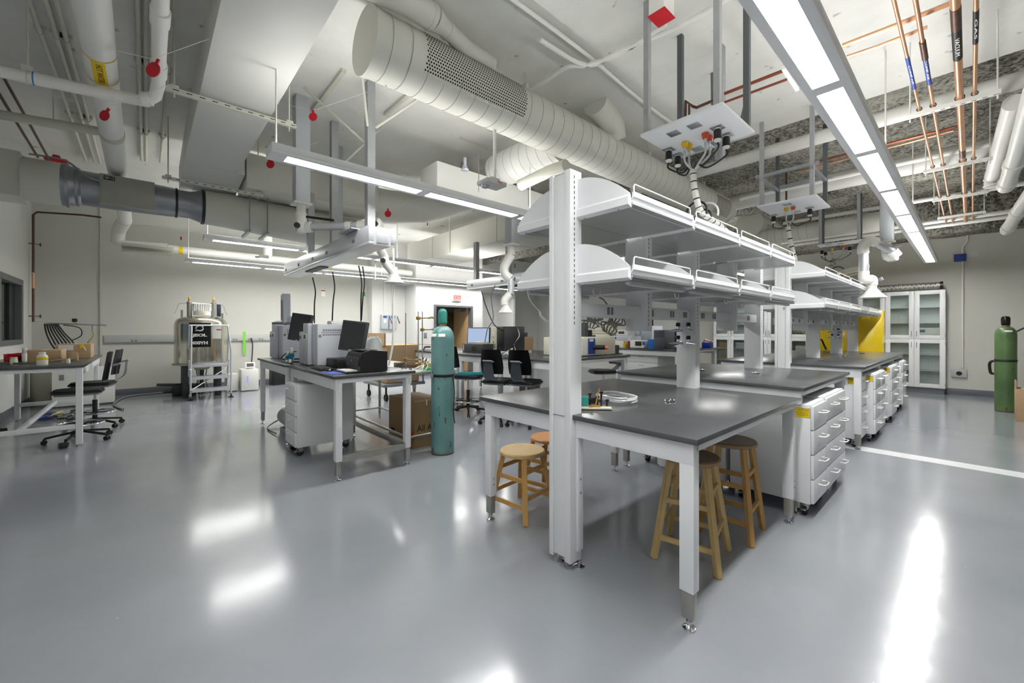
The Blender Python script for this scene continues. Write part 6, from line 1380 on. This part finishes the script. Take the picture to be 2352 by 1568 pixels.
for k in range(9):
    x, y = -10.1+rr.uniform(-.3, .5), -1.1+rr.uniform(-.2, .3)
    MB().tube(spline([(x, y, .02), (x+.15, y+.15, .05+.03*rr.random()), (x+.3, y+.02, .03), (x+.38, y+.2, .04)], 4), .014, 6).obj('hose', [black, M('aged_tubing', None), dark, bluel][k % 4], pile, True)
for lab, p in (('small black adapter on the floor under the nearer chair', (-7.23, -0.741, 0)), ('black power brick on the floor at the left edge', (-8.882, -1.463, 0))):
    t = thing('power_adapter', lab, 'adapter', p, .3); MB().box((-.05, -.03, 0), (.05, .03, .055), .006).obj('adapter', black, t)
# ================================================================== FAR LEFT: SWITCH BOXES, DOORWAY, CART
wx = -11.9
for i, px_ in enumerate((882, 899)):
    yy = 5.406 if i == 0 else 5.659
    t = thing('switch_box', ['left grey safety switch box on the projecting wall', 'right grey safety switch box on the projecting wall'][i], 'electrical box', (wx+.06, yy, 1.42), 0, 'grey switch boxes')
    MB().box((wx, yy-.12, 1.43), (wx+.1, yy+.10, 1.86), .006).obj('enclosure', M('switchbox_grey', (.72, .75, .77), .4), t, True); MB().box((wx+.1, yy-.07, 1.77), (wx+.102, yy+.05, 1.83)).obj('blue_sign', bluel, t, True); MB().box((wx+.1, yy-.05, 1.62), (wx+.102, yy+.03, 1.72)).obj('paper_label', paper, t, True)
    MB().bar((wx+.12, yy+.12, 1.82), (wx+.16, yy+.16, 1.66), .02, .02).obj('lever', dark, t, True); MB().lathe([(.02, 0), (.022, -.04), (.01, -.06)], (wx+.17, yy+.17, 1.66), n=12).obj('red_grip', red, t, True)
    grp(MB().cyl((wx+.03, yy, 1.86), (wx+.03, yy, 4.0), .018, 8).obj('conduit', pvc), ['conduit rising from the left switch box', 'conduit rising from the right switch box'][i], 'pipe')
t = thing('exit_sign', 'lit white EXIT sign with red letters above the doorway', 'sign', (DX+.04, 7.563, 2.35))
yy = 7.563
MB().box((DX, yy-.17, 2.34), (DX+.06, yy+.17, 2.56), .006).obj('sign_housing', pvc, t, True); MB().box((DX+.06, yy-.155, 2.352), (DX+.063, yy+.155, 2.548)).obj('sign_face', exitface, t, True)
text('EXIT', .16, exitm, t, face_m((DX+.0645, yy, 2.45), '+x'), width=.27, depth=.0006)
t = thing('wall_switch', 'grey light switch left of the doorway', 'switch', (DX+.01, 6.5, 1.1)); MB().box((DX, 6.364, 1.15), (DX+.01, 6.47, 1.32), .003).obj('plate', midg, t, True)
t = thing('alarm_sounder', 'small green box high on the left wall above the monitors', 'alarm', (XL+.03, 4.5, 2.4)); MB().box((XL, 4.856, 2.42), (XL+.04, 4.935, 2.54), .004).obj('box', green, t, True)
t = thing('wall_notice', 'red and white notice high on the left wall', 'sign', (XL+.01, 3.6, 2.3)); MB().box((XL, 3.689, 2.35), (XL+.004, 3.794, 2.55)).obj('sheet', paper, t, True); MB().box((XL+.004, 3.689, 2.50), (XL+.006, 3.794, 2.53)).obj('red_band', redtag, t, True)
# open cardboard box on a cart, plastic sheet
q = Vector((-8.093, 3.849, 0.743)); t = thing('cardboard_box', 'large open brown carton with raised flaps behind the ring stands', 'box', (q.x, q.y, 0))
MB().box((q.x-.45, q.y-.3, .35), (q.x+.42, q.y+.4, 1.10), .004).obj('carton', card, t, True); MB().box((q.x-.42, q.y-.35, 1.1), (q.x+.4, q.y-.32, 1.34)).obj('raised_flap', card, t, True); MB().box((q.x-.1, q.y+.4, 1.09), (q.x+.55, q.y+.8, 1.10), 0, Matrix.Rotation(-.06, 4, 'X')).obj('side_flap', card, t, True)
t = thing('hand_cart', 'grey tubular cart under the open carton', 'cart', (q.x, q.y, 0)); MB().box((q.x-.5, q.y-.4, .28), (q.x+.5, q.y+.5, .34), .004).obj('deck', midg, t, True); MB().tube([(q.x+.5, q.y+.45, .3), (q.x+.5, q.y+.45, .98), (q.x+.5, q.y+.5, 1.05), (q.x+.5, q.y+.62, 1.05)], .018, 10).obj('handle', M('cart_grey', (.42, .45, .45), .4), t, True)
for sx in (-.42, .42): MB().cyl((q.x+sx, q.y-.34, .07), (q.x+sx, q.y-.30, .07), .07, 16).cyl((q.x+sx, q.y-.32, .07), (q.x+sx, q.y-.32, .28), .02, 8).obj('wheel', rubber, t, True)
t = thing('plastic_bag', 'crumpled clear plastic bag behind the printer', 'bag', (-6.31, 2.693, 1.01))
b = MB(); b.lathe([(.10, -.05), (.15, 0), (.14, .15), (.12, .24), (.05, .28)], n=12); [setattr(v, 'co', v.co*(1+random.uniform(-.12, .12))) for v in b.bm.verts]; b.obj('bag', M('translucent_bag', (.86, .87, .87), .3, trans=.3), t, smooth=80)
# ================================================================== THINGS ON TOWER TABLE
z2 = .986
t = thing('computer_tower', 'cream computer tower beside the black one on the tower table', 'computer', (-5.5, 5.2, z2), 0)
MB().box((-5.899, 4.75, 1.03), (-5.709, 5.20, 1.46), .006).obj('tower_case', cream, t, True)
xa = -5.899
for k in range(5): MB().box((xa+.02, 4.748, 1.07+k*.018), (xa+.13, 4.7505, 1.078+k*.018)).obj('vent', dark, t, True)
MB().box((xa+.02, 4.748, 1.27), (xa+.1, 4.7505, 1.278)).obj('drive_slot', dark, t, True); MB().box((xa+.04, 4.748, 1.33), (xa+.09, 4.7505, 1.38)).obj('sticker', paper, t, True); MB().box((xa+.06, 4.748, 1.165), (xa+.08, 4.7505, 1.20)).obj('blue_badge', bluel, t, True)
t = thing('computer_tower', 'big black computer tower on the tower table', 'computer', (-5.2, 5.2, z2), 0)
xb = xa+.20
MB().box((xb, 4.72, 1.03), (xb+.21, 5.22, 1.47), .01).obj('tower_case', M('charcoal_case', (.19, .195, .205), .35), t, True); MB().box((xb+.01, 4.712, 1.04), (xb+.20, 4.722, 1.46), .004).obj('front_bezel', black, t, True)
for k in range(3): MB().box((xb+.03+k*.05, 4.709, 1.405), (xb+.05+k*.05, 4.713, 1.413)).obj('port', galv, t, True)
MB().box((xb+.08, 4.709, 1.07), (xb+.12, 4.713, 1.078)).obj('badge', galv, t, True)
t = thing('flat_case', 'low white computer case under the two towers', 'computer', (-5.3, 5.1, z2)); MB().box((xa-.02, 4.66, z2), (xa+.52, 5.3, 1.028), .004).obj('case', lightg, t, True); MB().box((xa+.03, 4.657, .995), (xa+.16, 4.661, 1.015)).obj('drive', dark, t, True)
t = thing('desktop_computer', 'wide black desktop case left of the towers', 'computer', (-6.3, 4.8, z2)); MB().box((-6.452, 4.50, z2), (-5.832, 4.92, z2+.165), .004).obj('case', dark, t, True)
xd = -6.452
MB().box((xd+.03, 4.497, z2+.03), (xd+.045, 4.501, z2+.14)).obj('slot_strip', paper, t, True); MB().box((xd+.30, 4.496, z2+.03), (xd+.40, 4.501, z2+.12)).obj('drive_bay', black, t, True)
monitor('lit pale blue monitor behind the teal cylinder', (xd-.35, 5.15), .50, .34, .55, -.1, lit=True, zc=.30)
monitor('dark monitor left of the cream tower at the back of the table', (xa-.45, 5.85), .46, .30, .1, zc=.22)
t = carton('small brown carton behind the wide black desktop case', xd+.2, xd+.5, 5.6, 5.9, z2, z2+.28)
t = thing('power_strip', 'cream power strip lying on the wide black case', 'power strip', (xd+.4, 4.7, z2+.166)); MB().box((xd+.28, 4.60, z2+.166), (xd+.60, 4.67, z2+.205), .006).obj('strip', cream, t, True)
for i in range(4):
    cable([(xb+.35+.05*i, 4.45, .992), (xb+.45, 4.55+.05*i, 1.03+.02*i), (xb+.6, 4.50, 1.0), (xb+.75, 4.62, 1.05), (xb+.7, 4.8, .995)], .006, [pvc, black, midg, pvc][i], 'loose_cord', ['lower white cord', 'black cord', 'grey cord', 'upper white cord'][i]+' in the tangle right of the black tower', group='tangled cords right of the black tower')
for i in range(3): cable([(xb+.24, 5.0, 1.45), (xb+.32, 4.95+.03*i, 1.3), (xb+.27, 4.9, 1.15), (xb+.36, 4.85+.03*i, 1.0)], .007, [black, pvc, black][i], 'tower_cord', ['front black', 'white', 'rear black'][i]+' cord hanging down behind the black tower', group='cords behind the black tower')
t = thing('power_supply', 'cream high-voltage instrument with a blue panel and a black and red connector', 'instrument', (-4.2, 5.3, z2))
c0 = (-4.098, 5.236, 0.986); c1 = (-4.257, 6.129, 0.986)
MB().box((-4.75, 4.95, z2+.012), (-4.06, 6.0, z2+.30), .006).obj('case', cream, t, True)
for (a, b_, m_, nm) in ((.30, .48, bluel, 'blue_panel'), (.14, .27, pvc, 'switch_panel')): MB().box((-4.06, 4.95+a, z2+.03), (-4.056, 4.95+b_, z2+.285)).obj(nm, m_, t, True)
MB().cyl((-4.056, 5.38, z2+.14), (-3.92, 5.50, z2+.14), .038, 16).obj('black_connector', black, t, True); MB().cyl((-3.95, 5.475, z2+.14), (-3.88, 5.53, z2+.135), .03, 14).obj('red_connector', M('coral_plug', (.88, .40, .38), .4), t, True)
MB().box((-4.055, 5.28, z2+.235), (-4.052, 5.38, z2+.275)).obj('warning_label', paper, t, True)
for i in range(4): MB().lathe([(.015, 0), (.012, .012)], (-4.15 if i < 2 else -4.6, 5.05 if i % 2 else 5.85, z2), n=10).obj('foot', black, t, True)
t = thing('computer_mouse', 'black mouse at the corner of the tower table beside the post', 'mouse', (-4.1, 4.62, .987), .6); MB().lathe([(.035, 0), (.037, .012), (.028, .028), (.001, .038)], n=20, m=Matrix.Diagonal((1, 1.7, 1, 1))).obj('shell', blackg, t)
monitor('tall dark monitor edge right of the front post', (-4.84, 5.99), .5, .42, -.3, zc=.34)
monitor('dark square monitor behind the cream instrument', (-6.523, 8.459), .36, .34, .75, zc=.25)
# boxes of white instruments on rear table
z3 = .986
def inst(lab, px0, px1, y0, dep, za, zb_, m_, win=None, name='instrument_module', yplane=None):
    t = thing(name, lab, 'instrument', ((px0+px1)/2, y0, za), 0, 'stacked white instruments')
    MB().box((px0, y0, za), (px1, y0+dep, zb_), .008).obj('case', m_, t, True)
    if win:
        a, b_ = win; MB().box((px0+(px1-px0)*a, y0-.003, za+(zb_-za)*.3), (px0+(px1-px0)*b_, y0+.001, za+(zb_-za)*.75), .002).obj('window', dark, t, True)
    return t
xs = lambda px: 0
A_ = [-6.513, -5.917, -5.37]
for k, (za, zb_, wn) in enumerate(((0, .12, (.1, .4)), (.125, .19, None), (.195, .32, (.08, .30)), (.325, .39, None), (.395, .47, None), (.475, .55, (.35, .5)))):
    inst('cream stacked module, %s of the chromatography stack' % ['bottom', 'second', 'third', 'fourth', 'fifth', 'top'][k], A_[0], A_[1]+.0, 8.5, .45, z3+za, z3+zb_-.001, cream if k != 1 else paper, wn)
for k, (za, zb_, wn) in enumerate(((0, .165, (.0, .3)), (.17, .28, (.05, .36)))):
    inst('white module, %s of the short stack right of the cream one' % ['lower', 'upper'][k], A_[1]+.02, A_[2]+.05, 8.45, .5, z3+za, z3+zb_-.001, pvc if k == 0 else lightg, wn)
inst('small slotted white module on top of the short stack', A_[1]+.12, A_[2]-.10, 8.6, .3, z3+.281, z3+.42, paper, (.2, .7))
inst('pale grey block behind the short stack', A_[1]+.12, A_[2]+.20, 9.2, .5, z3, z3+.52, M('pale_blue_case', (.82, .85, .89), .4))
bxs = [-5.226, -4.872, -4.681, -4.496, -4.18]
t = thing('benchtop_analyser', 'white analyser with a round blue side on the rear table', 'instrument', (bxs[1], 8.5, z3))
MB().box((bxs[0], 8.3, z3+.01), (bxs[1], 8.6, z3+.19), .015).obj('case', pvc, t, True); MB().lathe([(.12, 0), (.12, .01), (.115, .20), (.09, .21)], (bxs[1]+.14, 8.45, z3+.0), n=26).obj('blue_housing', blue, t, True); MB().box((bxs[0]+.14, 8.297, z3+.06), (bxs[0]+.30, 8.301, z3+.16)).obj('screen', screen, t, True); MB().box((bxs[0]+.32, 8.297, z3+.08), (bxs[0]+.38, 8.301, z3+.16)).obj('blue_keypad', bluel, t, True)
t = thing('computer_tower', 'dark slate computer tower right of the blue-sided analyser', 'computer', (bxs[3], 8.5, z3)); MB().box((bxs[2]+.02, 8.35, z3), (bxs[3]+.1, 8.8, z3+.42), .012).obj('tower_case', M('slate_case', (.33, .35, .40), .4), t, True)
for k in range(4): MB().box((bxs[2]+.03, 8.347, z3+.26+k*.035), (bxs[3]+.08, 8.351, z3+.285+k*.035), .002).obj('drive_bay', dark, t, True)
t = thing('display_panel', 'large black equipment panel standing at the back of the rear table', 'monitor', (bxs[1], 9.6, z3)); MB().box((-5.895, 9.55, z3), (-5.373, 9.62, z3+.68), .006).obj('panel', blackg, t, True); MB().box((-5.679, 9.545, z3+.3), (-5.617, 9.551, z3+.33)).obj('indicator', M('orange_mark', (.85, .55, .4), .4), t, True)
monitor('dark monitor beside the slate tower, half behind the post', (-4.572, 9.0), .46, .34, .1, zc=.24)
t = thing('desk_lamp', 'white shaded lamp with a blue arm on the rear table', 'lamp', (bxs[0]+.3, 8.9, z3))
q = Vector((-5.382, 8.9, 0.956)); MB().box((q.x-.06, 8.85, z3), (q.x+.06, 8.97, z3+.02), .004).obj('lamp_base', pvc, t, True); MB().bar((q.x, 8.9, z3+.02), (q.x+.08, 8.9, z3+.40), .02, .03).obj('blue_arm', M('pale_blue_arm', (.55, .68, .85), .4), t, True); MB().lathe([(.15, 0), (.10, .06), (.04, .09), (.03, .14)], (q.x+.14, 8.85, z3+.44), n=24, m=Matrix.Rotation(.25, 4, 'Y')).obj('lamp_shade', pvc, t, True)
t = thing('squeeze_bottle', 'red bottle with a white tip beside the analyser', 'bottle', (bxs[0]-.09, 8.4, z3)); MB().lathe([(.035, 0), (.035, .14), (.02, .16)], n=16).obj('bottle_body', M('dark_red', (.55, .08, .12), .4), t); MB().lathe([(.022, .16), (.03, .18), (.02, .22), (.004, .24)], n=12).obj('tip', pvc, t)
t = thing('squeeze_bottle', 'yellow bottle with an orange top left of the red one', 'bottle', (bxs[0]-.2, 8.4, z3)); MB().lathe([(.04, 0), (.04, .09), (.02, .11)], n=16).obj('bottle_body', M('lemon', (.88, .86, .25), .4), t); MB().lathe([(.02, .11), (.03, .13), (.03, .15)], n=12).obj('tip', M('orange_cap', (.95, .65, .2), .4), t)
t = thing('document_pile', 'white ring binders and papers lying behind the analyser', 'papers', (bxs[1]+.1, 8.95, z3)); MB().box((bxs[1]-.1, 8.8, z3), (bxs[2]+.0, 9.05, z3+.27), .01).obj('binder_stack', paper, t, True)
t = thing('tissue_box', 'royal blue glove box with orange gloves at the right end of the rear table', 'box', (-4.064, 9.7, z3)); MB().box((-4.153, 9.6, z3), (-3.975, 9.8, z3+.13), .004).obj('blue_carton', M('glove_blue', (.10, .25, .75), .4), t, True)
MB().tube(spline([(-4.153, 9.7, z3+.15), (-4.093, 9.66, z3+.19), (-4.014, 9.72, z3+.15), (-3.956, 9.68, z3+.17)], 5), .02, 8).obj('glove', M('peach_glove', (.95, .75, .58), .5), t, True)
t = carton('brown carton under the rear table, left of the drawer cabinet', -5.637, -5.54, 8.6, 8.9, 0, .75, cardd)
t = carton('brown carton on the floor right of the wide drawer cabinet', -4.45, -4.29, 8.7, 9.0, .5, .8, cardd) if 0 else None
for i, (px0, px1, yy, lab) in enumerate(((1093, 1110, 5.9, 'brown carton under the tower table, leftmost'), (1124, 1132, 6.0, 'brown carton under the tower table, behind the left chair'), (1145, 1168, 6.1, 'brown carton under the tower table, between the chairs'))):
    pass
carton('brown carton under the tower table, leftmost', -6.05, -5.75, 5.6, 5.9, 0, .30); carton('brown carton under the tower table, behind the left chair', -5.5, -5.2, 5.5, 5.8, 0, .28, cardd); carton('brown carton under the tower table, behind the right chair', -5.1, -4.75, 5.5, 5.8, 0, .34)
# ================================================================== THINGS ON THE NEAR BENCH
zb_ = .915
def sink_ring(lab, p, r=.022):
    t = thing('clamp_ring', lab, 'fitting', p, .4, 'round fittings on the worktops')
    MB().tube([(.034*math.cos(2*PI*k/20), .034*math.sin(2*PI*k/20), .006) for k in range(20)], .006, 8, closed=True).obj('ring', chrome, t); MB().lathe([(.026, .0), (.026, .004), (.001, .005)], n=18).obj('insert', dark, t); MB().box((-.012, -.046, .002), (.012, -.03, .012), .003).obj('lug', chrome, t)
sink_ring('chrome ring fitting on the near bench, right of the tubing coil', (-1.389, 2.71, 0.915)); sink_ring('chrome ring fitting on the near bench, behind the tubing coil', (-1.897, 2.668, 0.915))
for lab, p in (('chrome fitting on the second bench, left', (-1.905, 4.386, 0.981)), ('chrome fitting on the second bench, right', (-1.415, 4.479, 0.981)), ('chrome fitting on the third bench, nearest', (-1.404, 7.089, 0.981)), ('chrome fitting on the third bench, middle', (-1.354, 8.423, 0.981)), ('chrome fitting on the third bench, farthest', (-1.323, 9.746, 0.981)), ('chrome fitting on the third bench beside the mask', (-1.814, 9.629, 0.981))):
    sink_ring(lab, p)
t = thing('tubing_coil', 'coil of clear plastic tubing on the near bench', 'tubing', (-1.647, 2.448, 0.915), -.3)
b = MB(); P_ = []
for k in range(0, 26*4): a = 2*PI*k/26; P_.append((.15*math.cos(a)*(1+.03*math.sin(k*.4)), .12*math.sin(a), .010+.008*(k/26)+.003*math.sin(3*a)))
b.tube(P_, .0075, 8).obj('tubing', M('tubing_clear', (.90, .91, .92), .15, trans=.25), t); MB().cyl((-.14, -.06, .02), (-.09, -.08, .02), .011, 10).obj('connector', brass, t)
q = Vector((-1.595, 2.037, 0.915))
t = thing('micro_apparatus', 'small bench apparatus with a teal tray and black clamps beside the front post', 'apparatus', q, .75)
MB().box((-.10, -.02, .004), (.16, .03, .016), .003).obj('white_rail', cream, t); MB().box((-.08, .01, .02), (.02, .07, .075), .004).obj('teal_tray', M('teal_box', (.22, .62, .60), .3), t)
for x, h in ((.03, .10), (.075, .08), (.10, .11), (.135, .06)): MB().cyl((x, .03, .012), (x, .03, h), .006, 8).box((x-.012, .018, h-.012), (x+.012, .042, h), .003).obj('clamp_post', black, t)
MB().cyl((.06, 0, .02), (.085, .0, .13), .004, 8).obj('amber_rod', amber, t); MB().box((.0, .02, .03), (.075, .06, .07), .008).obj('block', black, t); MB().cyl((.02, -.01, .02), (.09, -.005, .022), .009, 8).obj('tube_fitting', brass, t)
# ---- cords on the shelf frame
cable([(-1.759, 2.159, 1.641), (-1.741, 2.224, 1.711), (-1.72, 2.278, 1.728)], .005, pvc, 'lamp_cord', 'white lamp cord from the front post to the lower shelf')
t = thing('coiled_cord', 'small coiled white cord hanging under the lower shelf near the front post', 'cable', (-1.702, 2.298, 1.675), .6)
for k in range(3): MB().tube([(.022*math.cos(a)*(1+.15*k), .006*k, .028*math.sin(a)) for a in [2*PI*j/16 for j in range(16)]], .0035, 6, closed=True).obj('loop', pvc, t)
cable([(-1.702, 2.298, 1.707), (-1.674, 2.404, 1.749), (-1.646, 2.436, 1.701), (-1.509, 2.363, 1.746)], .0035, pvc, 'lamp_cord', 'thin white cord running to the first under-shelf light')
def cord_hank(lab, p, L_, lean, m_, r=.0065):
    t = thing('cord_hank', lab, 'cable', p, .75, 'bundled grey cords')
    for k in range(6):
        a = .012*(k-2.5); b = MB(); b.tube(spline([(a, .006*k-.015, -L_/2), (a*2.2-.012, .006*k-.015, -L_*.2), (a*.6, .006*k-.015, 0), (a*2.2+.012, .006*k-.015, L_*.25), (a*1.2, .006*k-.015, L_/2)], 5), r, 6); b.move(Matrix.Rotation(lean, 4, 'Y')); b.obj('strand', m_, t)
    b = MB().box((-.035, -.025, -.012), (.035, .03, .012), .006); b.move(Matrix.Rotation(lean, 4, 'Y')); b.obj('tie', m_, t)
gc_ = M('warm_grey_cord', (.60, .59, .56), .5)
cord_hank('tied grey cord hanging below the power rail, larger one on the right', (-1.716, 2.507, 1.451), .16, .55, gc_)
cord_hank('tied grey cord hanging below the power rail, smaller one on the left', (-1.82, 2.391, 1.476), .11, .25, gc_, .005)
t = thing('plug', 'warm grey plug in the first outlet of the power rail', 'plug', (-1.693, 2.458, 1.561), .75); MB().box((-.02, -.03, -.02), (.03, .02, .02), .008).obj('plug_body', gc_, t)
cable([(-1.693, 2.458, 1.539), (-1.734, 2.412, 1.499), (-1.759, 2.384, 1.462), (-1.724, 2.424, 1.447), (-1.695, 2.456, 1.524), (-1.728, 2.419, 1.616), (-1.752, 2.391, 1.638)], .005, gc_, 'grey_cord', 'warm grey cord wandering around the first outlet')
cable([(-2.815, 2.703, 1.795), (-2.864, 2.798, 1.695), (-2.872, 2.939, 1.589)], .006, pvc, 'lamp_cord', 'thin cord dropping from the shelf light left of the front post')
t = thing('cord_hank', 'looped white cord hanging left of the front post at rail height', 'cable', (-2.491, 2.615, 1.525), .75)
for k in range(3): MB().tube(spline([(-2.522, 2.581, 1.567), (-2.514, 2.589, 1.529), (-2.481, 2.626, 1.486), (-2.456, 2.655, 1.467)], 5), .007+.002*k, 6).obj('strand', pvc, t, True)
q = Vector((-1.933, 8.193, 1.498)); t = thing('cord_hank', 'white looped cords hanging from the power rail of the far frame', 'cable', q, .75)
for k in range(4): MB().tube([(q.x+.035*k-.05+.03*math.cos(a), q.y, q.z-.03+.10*math.sin(a)) for a in [2*PI*j/18 for j in range(18)]], .007, 6, closed=True).obj('loop', pvc, t, True)
t = thing('dropper', 'amber glass dropper caught under the upper gas valve', 'dropper', (-1.802, 3.837, 1.315), .75); b = MB().cyl((-.02, 0, .05), (.02, 0, -.05), .004, 8); b.obj('glass_tube', amber, t)

# ---- separate joined bits into parts of their own
def split_loose(o):
    me = o.data; bm = bmesh.new(); bm.from_mesh(me); bm.verts.ensure_lookup_table()
    seen = set(); groups = []
    for v in bm.verts:
        if v.index in seen: continue
        st = [v]; seen.add(v.index); g = []
        while st:
            q = st.pop(); g.append(q.index)
            for e in q.link_edges:
                w_ = e.other_vert(q)
                if w_.index not in seen: seen.add(w_.index); st.append(w_)
        groups.append(set(g))
    bm.free()
    if len(groups) < 2 or len(groups) > 24: return
    for i, g in enumerate(groups):
        b2 = bmesh.new(); b2.from_mesh(me); b2.verts.ensure_lookup_table()
        bmesh.ops.delete(b2, geom=[v for v in b2.verts if v.index not in g], context='VERTS')
        m2 = bpy.data.meshes.new(me.name); b2.to_mesh(m2); b2.free(); m2.materials.append(me.materials[0])
        if i == 0: new0 = m2
        else:
            c = o.copy(); c.data = m2; COL.objects.link(c); c.parent = o.parent
    o.data = new0
SPLIT = ('coupling', 'plug_collar', 'rod', 'clevis_hanger', 'label_band', 'strap_clamp', 'valve', 'joint', 'knob', 'clamp', 'hanger', 'strap', 'trapeze', 'end_ring', 'arm_tube', 'drawer_seam', 'keypad', 'vial', 'leg_pair', 'tube_rack', 'regulator', 'holder', 'caster_set')
for o in list(COL.objects):
    if o.type == 'MESH' and o.parent and o.name.split('.')[0] in SPLIT and not o.children and o.data.users == 1: split_loose(o)
